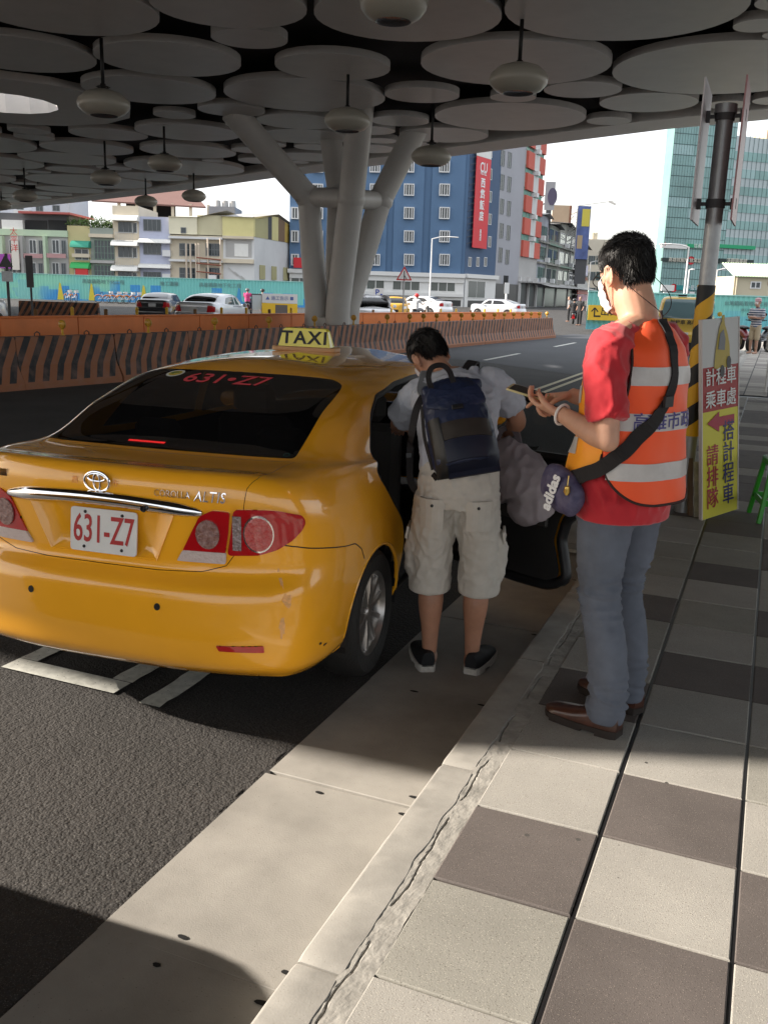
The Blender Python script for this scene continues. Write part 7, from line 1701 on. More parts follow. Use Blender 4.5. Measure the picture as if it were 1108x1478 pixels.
f = hoarding('pale turquoise hoarding behind the yellow van and the waiting man', 848, 50, 1200, 50, 2.0, hm2)
x, z = P_(f, 1076, 440); lines(f, 'lettering', '台灣鐵路管理局工程', .26, x, 1.62, mat('print_grey', (.12, .2, .2), .6), -.03); lines(f, 'lettering', '施工中', .16, x, 1.3, mat('print_grey', (.12, .2, .2), .6), -.03)
x0, z1 = P_(f, 850, 440, -.1); x1, z0 = P_(f, 893, 463, -.1)
sgn = thing('exit_sign', 'yellow board with a black bent arrow and the character for exit', 'sign', Vector(ground(850, 49.7)), f.rz); w_ = x1 - x0
b = MB(); b.box(0, w_, 0, .04, z0, z1); b.build('board', mat('exit_yellow', (.72, .45, .03), .5), sgn)
T = Matrix.Rotation(R(90), 4, 'X'); me = text_mesh('出口', (z1 - z0) * .62, .003, 'CENTER', bold=.004); me.transform(Matrix.Translation((w_ * .68, -.01, (z0 + z1) / 2 + .05)) @ T); mobj('lettering', me, blackp, sgn); zc = (z0 + z1) / 2
b = MB(); b.box(w_ * .18, w_ * .22, -.012, 0, zc - .22, zc + .22); b.box(w_ * .225, w_ * .40, -.012, 0, zc - .22, zc - .14); b.bar((w_ * .20, -.008, zc + .25), (w_ * .10, -.008, zc + .05), .06, .01, (0, 1, 0)); b.bar((w_ * .205, -.008, zc + .25), (w_ * .31, -.008, zc + .05), .06, .01, (0, 1, 0)); b.build('arrow', blackp, sgn)
# ------------------------------------------------------------------ vehicles of the street
tl_red = mat('tail_red', (.45, .01, .015), .2, coat=.6)
def simple_car(name, label, cat, pos, rz, pm, S=None, van=False, scale=.95, glass=None, group=None, lamp=tl_red):
    S = S or SED; t = thing(name, label, cat, pos, rz, group); t.scale = (scale,) * 3; A, B = S.A, S.B; reg = {}; hv = S.h if hasattr(S, 'h') else 1.0
    ac_, br_ = S.ac, S.br; sv = lambda y, z, s=1, **k: S.inv('side', y, z, side=s, amin=.8, **k)
    reg['rear_window'] = (rounded([(-ac_[3] + .02, br_[11] + .02), (ac_[3] - .02, br_[11] + .02), (ac_[3] - .05, br_[13] - .03), (-ac_[3] + .05, br_[13] - .03)], .06, 2), .0, True)
    for s in (1, -1):
        reg['a%d' % s] = (arcpoly(S, 1.03, .315, .37, s, n=14), 0, False); reg['b%d' % s] = (arcpoly(S, 3.64, .315, .37, s, n=14), 0, False)
        for q in S.sidewin: reg['w%d_%d' % (s, len(reg))] = (rounded([sv(y, z, s, bmin=br_[9], bmax=br_[13] + .01) for y, z in q], .04, 2), .0, True)
    res = panels(S, reg, -A, A, 0, B, .11)
    for nm, (uv, fs) in res.items():
        if nm == '':
            G_, P__ = [], []
            for q in fs:
                a = sum(uv[i][0] for i in q) / 3; b_ = sum(uv[i][1] for i in q) / 3; (G_ if abs(a) > ac_[11] + .12 and br_[11] + .05 < b_ < br_[13] - .02 else P__).append(q)
            mobj('windscreen', skin_mesh(S, 'windscreen', uv, G_, 0, glass or glass_d), None, t); mobj('body_shell', skin_mesh(S, 'body_shell', uv, P__, 0, pm), None, t)
        else: mobj('window', skin_mesh(S, 'window', uv, fs, .0, glass or glass_d), None, t)
    b = MB(); b.box(-.74, .74, .3, 4.2, .15, .5); b.build('underbody', blackp, t)
    for x, y in ((.77, 1.03), (-.77, 1.03), (.77, 3.64), (-.77, 3.64)): wheel(t, (x, y, .315), .315, .19, 1 if x > 0 else -1, 8)
    for s in (1, -1):
        if van: pl = [(s * (ac_[2] + .02), br_[6]), (s * (ac_[4] - .02), br_[6]), (s * (ac_[4] - .02), br_[9]), (s * (ac_[2] + .06), br_[9])]
        else: pl = [(s * (ac_[2] - .10), br_[5] + .03), (s * (ac_[4] + .0), br_[5] + .06), (s * (ac_[4] + .02), br_[8]), (s * (ac_[2] - .04), br_[8])]
        patch(S, 'tail_lamp', rounded(pl[::s], .02, 2), .008, lamp, t, .06)
        hp = [(s * (ac_[12] - .05), br_[5]), (s * (ac_[13] + .05), br_[5]), (s * (ac_[13] + .02), br_[7]), (s * (ac_[12] - .12), br_[7] + .03)]; patch(S, 'headlamp', rounded(hp[::s], .02, 2), .008, mat('headlamp', (.55, .56, .58), .1, coat=1), t, .06)
        b = MB(); b.lathe([(0, -.05), (.08, -.03), (.08, .03), (0, .05)], 10, Tm((s * .97, 3.15, 1.02 * hv), 0, R(90))); b.build('wing_mirror', pm, t)
    pz = .55 if van else .80; b = MB(); b.box(-.17, .17, -.01 + (.06 if not van else -.01), .08, pz, pz + .15); b.build('number_plate', mat('plate_grey', (.5, .5, .5), .5), t); b = MB(); b.box(-.3, .3, 4.48, 4.50, .5, .66); b.build('grille', blackp, t)
    return t
SED.ac, SED.br = ac, br; SED.sidewin = [[(2.46, 1.04), (2.46, 1.34), (2.8, 1.335), (3.28, 1.04)], [(1.28, 1.08), (1.6, 1.30), (1.9, 1.335), (2.36, 1.34), (2.36, 1.04)]]
silver = mat('silver_paint', (.52, .53, .56), .3, .35, coat=.8); whitec = mat('white_car_paint', (.72, .72, .73), .3, coat=.8); yelc = mat('yellow_van_paint', (.50, .32, .04), .35, coat=.6); blkc = mat('black_paint', (.02, .02, .022), .3, coat=.8)
simple_car('car', 'silver sedan driving away beyond the orange panels on the left', 'car', ground(278, 34), R(13), silver, scale=.98)
simple_car('car', 'white car cut by the left edge of the picture', 'car', ground(-18, 31), R(200), whitec)
simple_car('car', 'dark fronted car half hidden behind the silver sedan', 'car', ground(219, 41), R(25), blkc, scale=.92)
simple_car('car', 'white sedan in front of the hotel ground floor', 'car', ground(648, 66), R(75), whitec, scale=1.0)
# tall bodies: van and hatchback
def tall(roof, belt, ry=.10):
    cols = []
    for (p, w, gb, gt, ry_) in sed_cols:
        g, h = list(gb), list(gt)
        if gb[1] < 3.2:
            g[2] = belt; h[2] = roof; k = p[1]
            g[1] = min(gb[1], .05 + (p[1] * .8 if w < .9 else p[1])) if w < .9 else p[1]; h[1] = g[1] + (.16 if w < .9 else .05); g[0] = min(p[0] * .97, .83); h[0] = min(p[0] * .85, .72)
        else: g[2] = belt - .02; h[2] = roof - .03; h[1] = gt[1] - .1
        cols.append((p, w, tuple(g), tuple(h), max(ry_ - 1.0, .9) if gb[1] < 2 else ry_))
    zr2 = [.30, .36, .46, .58, .66, .70, .78, .86, .92, belt - .05]; zs2 = [.25, .32, .44, .56, .66, .74, .80, .86, .92, belt - .05]; o1 = [.10, .03, 0, 0, .02, .05, .05, .05, .05, .05]; o2 = [.06, .03, 0, 0, 0, 0, 0, .005, .01, .02]
    c, a, b_ = build_body(cols, zr2, zs2, o1, o2, roof + .07); S = Body(c, a, b_, 150, 110, 4); S.ac, S.br = a, b_
    S.sidewin = [[(2.46, belt + .06), (2.46, roof - .07), (2.75, roof - .09), (3.2, belt + .06)], [(1.3, belt + .06), (1.3, roof - .07), (2.36, roof - .07), (2.36, belt + .06)], [(.45, belt + .08), (.55, roof - .08), (1.2, roof - .07), (1.2, belt + .06)]]; S.h = roof / 1.4; return S
VAN = tall(1.72, 1.10); HAT = tall(1.50, 1.02)
vg = mat('van_glass', (.10, .16, .17), .08, spec=.7)
v = simple_car('van', 'yellow taxi van seen from behind on the road beyond the attendant', 'van', (-2.72, 30.9, 0), R(2), yelc, VAN, True, 1.02, vg)
b = MB(); b.box(-.25, .0, .3, .5, 1.79, 1.84); b.build('roof_lamp', blackp, v); b = MB(); b.box(-.7, .7, -.03, .05, .30, .40); b.build('bumper', blackp, v); 
letters('計程車 高雄', .15, frame((0, .01, 1.0), (1, 0, 0), (0, 0, 1)), blackp, v, bold=.003)
simple_car('car', 'white hatchback beside the foot of the branching column', 'car', ground(520, 44), R(215), whitec, HAT, True, .98)
simple_car('car', 'yellow taxi glimpsed between the white hatchback and the hotel', 'car', ground(572, 62), R(200), mat('far_taxi', (.62, .33, .03), .4), scale=.95)
simple_car('car', 'pale car at the far end of the striped barriers', 'car', ground(757, 70), R(80), silver, scale=.95)
# unseen taxi added out of view, placed for its shadow on the near road
nt_ = simple_car('taxi', 'unseen yellow taxi behind the open one, added for its shadow', 'taxi', (-3.25, -3.22, 0), R(2), paint, scale=.97)

# ------------------------------------------------------------------ distant figures and scooters
def figure(name, label, cat, pos, rz, top, bottom, skin, sit=False, helmet=None, shorts=False, folded=False, h=1.66, group=None, vox=.017):
    t = thing(name, label, cat, pos, rz, group); k = h / 1.7; b = MB()
    hipz = .90 * k if not sit else .74
    if sit: L = [[(s * .09, 0, hipz), (s * .14, .38, .72), (s * .14, .42, .34)] for s in (-1, 1)]
    else: L = [[(s * .09, 0, hipz), (s * .10, .02, .48 * k), (s * .10, 0, .08)] for s in (-1, 1)]
    tz = hipz + .55 * k
    if folded: Ar = [[(s * .19, 0, tz - .02), (s * .25, .04, tz - .26), (-s * .08, .20, tz - .24)] for s in (-1, 1)]
    elif sit: Ar = [[(s * .19, 0, tz - .02), (s * .25, .18, tz - .22), (s * .24, .42, tz - .18)] for s in (-1, 1)]
    else: Ar = [[(s * .19, 0, tz - .02), (s * .24, -.02, tz - .28), (s * .23, .06, tz - .50)] for s in (-1, 1)]
    for q in L: limb(b, q, [.075, .055, .038], 10)
    for q, s_ in zip(L, (-1, 1)): limb(b, [Vector(q[-1]) + Vector((0, -.05, -.045)), Vector(q[-1]) + Vector((0, .15, -.055))], [.036, .032], 8)
    for q in Ar: limb(b, q, [.048, .038, .030], 10); e = Vector(q[-1]); limb(b, [e, e + Vector((0, .07, .0))], [.032, .024], 8)
    limb(b, [(0, 0, hipz - .02), (0, 0, hipz + .25), (0, 0, tz - .06), (0, 0, tz + .02)], [(.15, .10), (.14, .10), (.18, .11), (.08, .07)], 14); limb(b, [(0, 0, tz - .02), (0, .01, tz + .10)], [.055, .055], 10)
    hc = Vector((0, .03, tz + .20)); add_head(b, Tm(hc), 1.0); mobj('body', remesh('body', b, vox, 1), skin, t)
    b = MB(); limb(b, [(0, 0, hipz + .0), (0, 0, hipz + .25), (0, 0, tz - .06), (0, 0, tz + .01)], [(.175, .13), (.165, .125), (.20, .13), (.09, .08)], 16)
    for q in Ar: limb(b, [q[0], Vector(q[0]).lerp(Vector(q[1]), .75)], [.068, .062], 10)
    mobj('shirt', remesh('shirt', b, .02, 1, folds(3, .01, 9, 9, 9)), top, t); b = MB()
    for q in L: limb(b, [q[0], Vector(q[0]).lerp(Vector(q[1]), .95 if shorts else 1)] + ([] if shorts else [Vector(q[1]).lerp(Vector(q[2]), .92)]), [.10, .082] + ([] if shorts else [.065]), 12)
    limb(b, [(0, 0, hipz - .03), (0, 0, hipz + .06)], [(.17, .13), (.165, .125)], 14); mobj('shorts' if shorts else 'trousers', remesh('trousers', b, .02, 1), bottom, t)
    b = MB()
    if helmet: b.lathe([(.115, -.05), (.135, .0), (.128, .06), (.09, .115), (0, .14)], 16, Tm(hc + Vector((0, -.005, .0)))); b.build('helmet', helmet, t)
    else: b.lathe([(.080, -.02), (.086, .04), (.07, .10), (0, .125)], 14, Tm(hc + Vector((0, -.018, 0)))); b.build('hair', hair_m, t)
    return t
def scooter(label, pos, rz, m, group=None):
    t = thing('scooter', label, 'scooter', pos, rz, group)
    for y in (.0, 1.25):
        w = bpy.data.objects.new('wheel', None); C.objects.link(w); w.parent = t; b = MB(); b.lathe([(.19, -.05), (.245, -.045), (.26, 0), (.245, .045), (.19, .05)], 20, Tm((0, y, .26), R(0)) @ Matrix.Rotation(R(90), 4, 'Y')); b.build('tyre', rubber, w); b = MB(); b.lathe([(0, -.03), (.19, -.04), (.19, .04), (0, .03)], 14, Tm((0, y, .26)) @ Matrix.Rotation(R(90), 4, 'Y')); b.build('rim', alloy, w)
    b = MB(); limb(b, [(0, -.15, .62), (0, .15, .58), (0, .42, .45)], [(.13, .12), (.15, .14), (.12, .11)], 12); limb(b, [(0, .42, .38), (0, .80, .32)], [(.15, .05), (.14, .05)], 12); limb(b, [(0, .86, .36), (0, .98, .70), (0, 1.02, .92)], [(.17, .05), (.17, .06), (.11, .07)], 12); limb(b, [(0, 1.10, .52), (0, 1.35, .50)], [(.09, .04), (.07, .03)], 10)
    mobj('body_panel', remesh('body_panel', b, .02, 2), m, t); b = MB(); limb(b, [(0, -.18, .76), (0, .12, .76), (0, .36, .74)], [(.11, .05), (.13, .06), (.10, .05)], 12); b.build('seat', blackp, t)
    b = MB(); b.tube([(-.32, .92, 1.02), (-.1, 1.0, .98), (.1, 1.0, .98), (.32, .92, 1.02)], .016, 6); b.tube([(0, 1.22, .30), (0, 1.02, .95)], .03, 6)
    for s in (-1, 1): b.tube([(s * .2, .97, 1.0), (s * .26, .98, 1.18)], .008, 4); b.lathe([(0, 0), (.05, .005), (.05, .02), (0, .02)], 8, Tm((s * .27, .98, 1.2), 0, R(90)))
    b.build('handlebar', blackp, t); b = MB(); b.lathe([(0, 0), (.06, .01), (.05, .03), (0, .03)], 10, Tm((0, 1.10, .80), 0, R(-90))); b.build('headlight', lens_c, t); b = MB(); b.box(-.06, .06, -.30, -.26, .55, .60); b.box(-.09, .09, -.31, -.29, .36, .50); b.build('tail_light', tl_red, t)
    return t
sk = mat('skin_far', (.42, .24, .17), .6); pk = mat('cloth_pink', (.55, .06, .20), .8); nv = mat('cloth_navy', (.03, .035, .07), .8); bk = mat('cloth_black', (.015, .015, .017), .8); wh = mat('cloth_white', (.6, .6, .6), .8); gy = mat('cloth_grey', (.2, .2, .21), .8)
def rider(px, d, rz, top, bottom, hel, sm_, lb, ls):
    p = ground(px, d); scooter(ls, p, rz, sm_); q = Vector(p) + Matrix.Rotation(rz, 3, 'Z') @ Vector((0, .05, .02)); figure('person', lb, 'person', q, rz, top, bottom, sk, True, hel)
rider(357, 60, R(20), pk, nv, mat('helmet_grey', (.12, .12, .13), .3), blkc, 'scooter rider in a pink jacket left of the white board', 'black scooter ridden by the figure in pink')
rider(379, 58, R(28), gy, nv, mat('helmet_black', (.02, .02, .022), .3), whitec, 'scooter rider in dark clothes beside the white board', 'white scooter ridden by the figure in dark clothes')
rider(829, 60, R(10), bk, bk, mat('helmet_black', (.02, .02, .022), .3), blkc, 'rider in black at the end of the striped barriers', 'black scooter at the end of the striped barriers')
rider(600, 52, R(-20), wh, gy, mat('helmet_red', (.5, .02, .02), .3), blkc, 'rider in white with a red helmet below the warning triangle', 'scooter ridden by the figure with the red helmet')
figure('person', 'man in black standing beside the exit board', 'person', ground(838, 58), R(150), bk, bk, sk)
figure('person', 'pedestrian in grey under the side street awnings', 'person', ground(822, 66), R(100), gy, bk, sk)
# waiting man at the kerb
strt = mat('striped_shirt', (.4, .4, .42), .8); nt = strt.node_tree; tc = _n(nt, 'ShaderNodeTexCoord'); sx_ = _n(nt, 'ShaderNodeSeparateXYZ'); m1 = _n(nt, 'ShaderNodeMath', operation='MULTIPLY'); m1.inputs[1].default_value = 14; m2 = _n(nt, 'ShaderNodeMath', operation='FRACT'); m3 = _n(nt, 'ShaderNodeMath', operation='GREATER_THAN'); m3.inputs[1].default_value = .5
mx = _n(nt, 'ShaderNodeMix', data_type='RGBA'); mx.inputs['A'].default_value = (.5, .5, .52, 1); mx.inputs['B'].default_value = (.05, .07, .13, 1); nt.links.new(tc.outputs['Object'], sx_.inputs[0]); nt.links.new(sx_.outputs['Z'], m1.inputs[0]); nt.links.new(m1.outputs[0], m2.inputs[0]); nt.links.new(m2.outputs[0], m3.inputs[0]); nt.links.new(m3.outputs[0], mx.inputs['Factor']); nt.links.new(mx.outputs['Result'], bsdf(strt).inputs['Base Color'])
wm = figure('person', 'man in a striped shirt and beige shorts standing with folded arms by the kerb', 'person', (-.60, 31.6, CURB), R(150), strt, mat('beige_shorts', (.42, .34, .23), .8), sk, shorts=True, folded=True, h=1.60, vox=.014)
b = MB(); b.lathe([(.12, -.01), (.10, .0), (.095, .06), (.04, .10), (0, .10)], 14, Tm((0, .03, .90 * 1.6 / 1.7 + .55 * 1.6 / 1.7 + .26))); b.build('cap', mat('cap_pink', (.5, .3, .32), .7), wm); b = MB(); b.box(-.05, .05, .10, .135, 1.52, 1.60); b.build('face_mask', mat('mask_cloth', (.72, .66, .66), .85), wm)
scooter('dark red scooter parked behind the waiting man, seen left of him', (-1.05, 33.6, CURB), R(205), mat('scooter_maroon', (.18, .02, .03), .3, coat=.6)); scooter('dark scooter parked behind the waiting man, seen right of him', (-.20, 33.9, CURB), R(155), blkc)
# share bicycles against the hoarding
bo = mat('bike_orange', (.62, .20, .03), .4); bwm = mat('bike_white', (.6, .6, .6), .4)
def bicycle():
    t = thing('bicycle', 'share bicycle parked against the turquoise hoarding', 'bicycle', (0, 0, 0), 0, 'share bicycles parked against the hoarding')
    for y in (-.5, .5):
        w = bpy.data.objects.new('wheel', None); C.objects.link(w); w.parent = t; b = MB(); b.tube([(0, y + .31 * math.cos(k * math.pi / 10), .33 + .31 * math.sin(k * math.pi / 10)) for k in range(20)], .022, 5, closed=True); b.build('tyre', rubber, w); b = MB()
        for k in range(5): a = k * math.pi / 5; b.bar((0, y - .29 * math.cos(a), .33 - .29 * math.sin(a)), (0, y + .29 * math.cos(a), .33 + .29 * math.sin(a)), .006)
        b.build('spokes', alloy, w); b = MB(); b.tube([(0, y + .35 * math.cos(a), .33 + .35 * math.sin(a)) for a in np.linspace(.5, 2.6, 7)], .035, 5); b.build('mudguard', bo, t)
    b = MB(); b.tube([(0, .5, .33), (0, .42, .75), (0, .40, .98)], .022, 6); b.tube([(0, .42, .70), (0, .0, .35), (0, -.18, .42), (0, -.5, .33)], .03, 6); b.tube([(0, -.05, .35), (0, -.22, .80)], .02, 6); b.tube([(0, -.18, .70), (0, -.5, .33)], .012, 5); b.build('frame', bwm, t)
    b = MB(); limb(b, [(0, -.34, .84), (0, -.12, .84)], [(.08, .03), (.03, .025)], 8); b.build('saddle', blackp, t); b = MB(); b.tube([(-.28, .32, 1.05), (0, .42, 1.0), (.28, .32, 1.05)], .014, 5); b.build('handlebar', blackp, t); b = MB(); b.box(-.16, .16, .46, .72, .78, .98); b.build('basket', bwm, t); return t
bk0 = bicycle()
for i, px in enumerate((98, 107, 151, 163, 172, 183, 192)):
    o = bk0 if i == 0 else copy_tree(bk0); p = ground(px, 80 - (i % 2) * .6); o.location = p; o.rotation_euler.z = R(-62 + 9 * (i % 3)) if px > 120 else R(20); o['label'] = 'orange and white share bicycle by the turquoise hoarding, %s from the left' % ORD[i]

# ------------------------------------------------------------------ lamps, signs and boards along the street
gal = mat('galvanised', (.36, .37, .38), .4, .5, var=.12, vscale=10); whp = mat('white_post', (.62, .62, .62), .5)
def lamp_post(label, px, d, ytop, arm, headlen=.9, m=whp, r=.09):
    p = Vector(ground(px, d)); zt = at(px, ytop, d)[2]; t = thing('street_lamp', label, 'street lamp', p, YAW, 'street lamps in the distance'); b = MB(); b.tube([(0, 0, 0), (0, 0, zt * .6), (0, 0, zt)], [r, r * .8, r * .6], 10); b.build('post', m, t)
    b = MB(); b.tube([(0, 0, zt - .05), (arm * .5, 0, zt + abs(arm) * .10), (arm, 0, zt + abs(arm) * .12)], .05, 8); b.build('arm', m, t); b = MB(); limb(b, [(arm, 0, zt + abs(arm) * .12), (arm + math.copysign(headlen, arm), 0, zt + abs(arm) * .10)], [(.12, .06), (.10, .05)], 10, (0, 1, 0)); b.build('lamp_head', m, t); return t
lamp_post('white street lamp standing before the blue hotel', 620, 92, 344, 1.6)
lamp_post('white street lamp in front of the glass tower, arm reaching left', 986, 75, 356, -1.4); lamp_post('white street lamp right of the striped pole, arm reaching right', 1030, 72, 389, 1.6); lamp_post('slim white post beside the lamp before the tower', 990, 78, 389, .2, .2)
for px, yt, s_, lb in ((104, 408, -1, 'small cranked white lamp above the hoarding, left of the white awnings'), (262, 408, -1, 'small cranked white lamp above the hoarding, before the cream pair'), (385, 410, -1.0, 'small cranked white lamp above the hoarding, before the corner house')):
    t = lamp_post(lb, px, 88, yt, s_ * 1.1, .8)
lamp_post('thin grey street lamp left of the pinkish block', 848, 120, 378, 1.2, m=gal)
def sign_post(name, label, px, d, ytop, m=gal, r=.035): p = Vector(ground(px, d)); zt = at(px, ytop, d)[2]; t = thing(name, label, 'sign', p, YAW); b = MB(); b.tube([(0, 0, 0), (0, 0, zt)], r, 10); b.build('post', m, t); return t, zt
t, zt = sign_post('warning_sign', 'red edged triangular warning sign before the hotel', 582, 40, 384)
zb = at(582, 405, 40)[2]; s_ = (zt - zb) * 1.15 / 2
tri = lambda k: rounded([(-s_ * k, -s_ * .58 * k), (s_ * k, -s_ * .58 * k), (0, s_ * 1.15 * k)], .05 * k, 3)
zc = zb + s_ * .60
for k, m_, y in ((1, mat('sign_rim_red', (.45, .04, .04), .5), -.05), (.74, mat('sign_face', (.62, .60, .58), .5), -.057)): b = MB(); b.prism(tri(k), 0, .006 if k < 1 else .012, Tm((0, y, zc), 0, R(90))); b.build('panel', m_, t)
b = MB(); b.bar((0, -.066, zc - .16), (0, -.066, zc + .20), .035, .004, (0, 1, 0)); b.bar((.10, -.066, zc - .14), (0, -.066, zc + .02), .028, .004, (0, 1, 0)); b.build('symbol', blackp, t)
t, zt = sign_post('parking_sign', 'white sign with a blue P beside the column foot', 546, 55, 417); zb = at(546, 429, 55)[2]; w_ = .28; b = MB(); b.box(-w_, w_, -.06, -.04, zb, zt + .05); b.build('panel', mat('sign_face', (.62, .60, .58), .5), t); letters('P', (zt - zb) * 1.0, frame((-.08, -.064, (zb + zt) / 2 + .02), (1, 0, 0), (0, 0, 1)), mat('p_blue', (.02, .06, .30), .5), t, bold=.01); b = MB(); b.box(.1, .22, -.064, -.06, zb + .06, zb + .2); b.build('arrow', mat('p_blue', (.02, .06, .30), .5), t)
t, zt = sign_post('warning_sign', 'triangular sign seen from its dark back, far left', 13, 26, 366, iron, .04); zb = at(13, 386, 26)[2]; s_ = (zt - zb) * 1.1 / 2; zc = zb + s_ * .6
b = MB(); b.prism(rounded([(-s_, -s_ * .58), (s_, -s_ * .58), (0, s_ * 1.15)], .05, 3), 0, .02, Tm((0, -.04, zc), 0, R(90))); b.build('panel', iron, t); b = MB(); b.box(-.13, .13, -.06, .06, zb - .38, zb - .1); b.build('lower_plate', gal, t)
t, zt = sign_post('narrow_sign', 'tall narrow dark sign back beside the triangular one', 46, 27, 369, iron, .03); zb = at(46, 415, 27)[2]; b = MB(); b.box(-.10, .10, -.05, -.02, zb, zt); b.build('panel', iron, t)
t = thing('notice_board', 'white and yellow notice board in front of the turquoise hoarding', 'board', Vector(ground(378, 56)), YAW); w_ = .052 * 0 + 50 * 56 / FPX; z1 = at(400, 424, 56)[2]; z0 = at(400, 456, 56)[2]; zm = z0 + (z1 - z0) * .58
b = MB(); b.box(0, w_, 0, .05, zm, z1); b.build('upper_panel', mat('sign_face', (.62, .60, .58), .5), t); b = MB(); b.box(0, w_, 0, .05, max(z0, .1), zm - .01); b.build('lower_panel', mat('exit_yellow', (.72, .45, .03), .5), t); b = MB(); b.box(w_ * .38, w_ * .72, -.01, 0, max(z0, .1) + .1, zm - .1); b.build('picture', mat('print_brown', (.12, .10, .09), .6), t)
letters('▲ 施工告示 ■', .26, frame((w_ / 2, -.01, (zm + z1) / 2), (1, 0, 0), (0, 0, 1)), mat('print_blue', (.08, .12, .3), .6), t); b = MB(); b.box(.05, .1, 0, .05, 0, z0 + .2); b.box(w_ - .1, w_ - .05, 0, .05, 0, z0 + .2); b.build('feet', gal, t)
t = thing('notice_board', 'small pale notice panel left of the yellow and white board', 'board', Vector(ground(364, 56.5)), YAW); z1 = at(370, 424, 56.5)[2]; b = MB(); b.box(0, .55, 0, .04, .4, z1); b.build('panel', mat('notice_pale', (.45, .50, .52), .5), t); b = MB(); b.box(-.03, .58, -.02, 0, z1 - .06, z1); b.box(-.03, 0, -.02, 0, 0, z1); b.box(.55, .58, -.02, 0, 0, z1); b.build('frame', iron, t)
t = thing('sign_post', 'slim white post with a small plate at the street corner', 'post', Vector(ground(730, 80)), YAW); zt = at(730, 408, 80)[2]; b = MB(); b.tube([(0, 0, 0), (0, 0, zt)], .09, 8); b.build('post', whp, t); b = MB(); b.box(-.2, .2, -.12, -.09, zt - .9, zt); b.build('plate', whp, t)
# loose striped barriers across the far carriageway
for k in range(3):
    p = Vector(ground(28 + k * 24, 41)); o = thing('striped_barrier', ('leftmost', 'middle', 'rightmost')[k] + ' of three striped barriers standing on the far carriageway', 'barrier', p, R(-66), 'striped barriers on the far carriageway'); mobj('barrier_body', bme, None, o)

# ------------------------------------------------------------------ hazard striped pole with two boards, stand sign, stool, meter
px_, py_ = -.50, 7.19
t = thing('sign_pole', 'grey pole with yellow and black stripes carrying two boards edge on', 'pole', (px_, py_, CURB)); zt = float(at(1046, 158, 6.85)[2]) - CURB
b = MB(); b.tube([(0, 0, 0), (0, 0, zt)], .058, 20); b.lathe([(.075, zt - .03), (.075, zt + .03), (0, zt + .035)], 16); b.build('pole', gal, t)
hzm = mat('hazard_sleeve', (.7, .4, .02), .5); nt = hzm.node_tree; L = nt.links.new; tc = _n(nt, 'ShaderNodeTexCoord'); sp = _n(nt, 'ShaderNodeSeparateXYZ'); L(tc.outputs['Object'], sp.inputs[0])
a1 = _n(nt, 'ShaderNodeMath', operation='ARCTAN2'); L(sp.outputs['Y'], a1.inputs[0]); L(sp.outputs['X'], a1.inputs[1]); a2 = _n(nt, 'ShaderNodeMath', operation='MULTIPLY'); a2.inputs[1].default_value = -1 / (2 * math.pi); L(a1.outputs[0], a2.inputs[0]); a3 = _n(nt, 'ShaderNodeMath', operation='MULTIPLY'); a3.inputs[1].default_value = 1 / .30; L(sp.outputs['Z'], a3.inputs[0])
a4 = _n(nt, 'ShaderNodeMath', operation='ADD'); L(a2.outputs[0], a4.inputs[0]); L(a3.outputs[0], a4.inputs[1]); a5 = _n(nt, 'ShaderNodeMath', operation='FRACT'); L(a4.outputs[0], a5.inputs[0]); a6 = _n(nt, 'ShaderNodeMath', operation='GREATER_THAN'); a6.inputs[1].default_value = .5; L(a5.outputs[0], a6.inputs[0]); mx = _n(nt, 'ShaderNodeMix', data_type='RGBA'); mx.inputs['A'].default_value = (.75, .40, .015, 1); mx.inputs['B'].default_value = (.012, .012, .013, 1); L(a6.outputs[0], mx.inputs['Factor']); L(mx.outputs['Result'], bsdf(hzm).inputs['Base Color'])
z0, z1 = float(at(995, 628, 6.85)[2]) - CURB, float(at(1030, 412, 6.85)[2]) - CURB
b = MB(); b.lathe([(.058, z0), (.064, z0), (.064, z1), (.058, z1)], 28); b.build('striped_sleeve', hzm, t)
lilac = mat('board_back', (.50, .47, .49), .45, .3); zb0, zb1 = float(at(1020, 322, 6.85)[2]) - CURB, float(at(1035, 150, 6.85)[2]) - CURB
for s, m_ in ((-1, lilac), (1, mat('board_face_red', (.36, .18, .19), .4))):
    b = MB(); b.box(s * .13 - .006, s * .13 + .006, -.30, .30, zb0, zb1 + .12); b.build('board', m_, t, bevel=.002)
    for z in (zb0 + .13, zb1 - .08): b = MB(); b.box(min(0, s * .125), max(0, s * .125), -.012, .012, z - .012, z + .012); b.box(s * .118 - .02, s * .118 + .02, -.03, .03, z - .035, z + .035); b.build('bracket', iron, t)
for z in (zb0 + .13, zb1 - .08): b = MB(); b.lathe([(.058, z - .03), (.066, z - .03), (.066, z + .03), (.058, z + .03)], 16); b.build('clamp', iron, t)
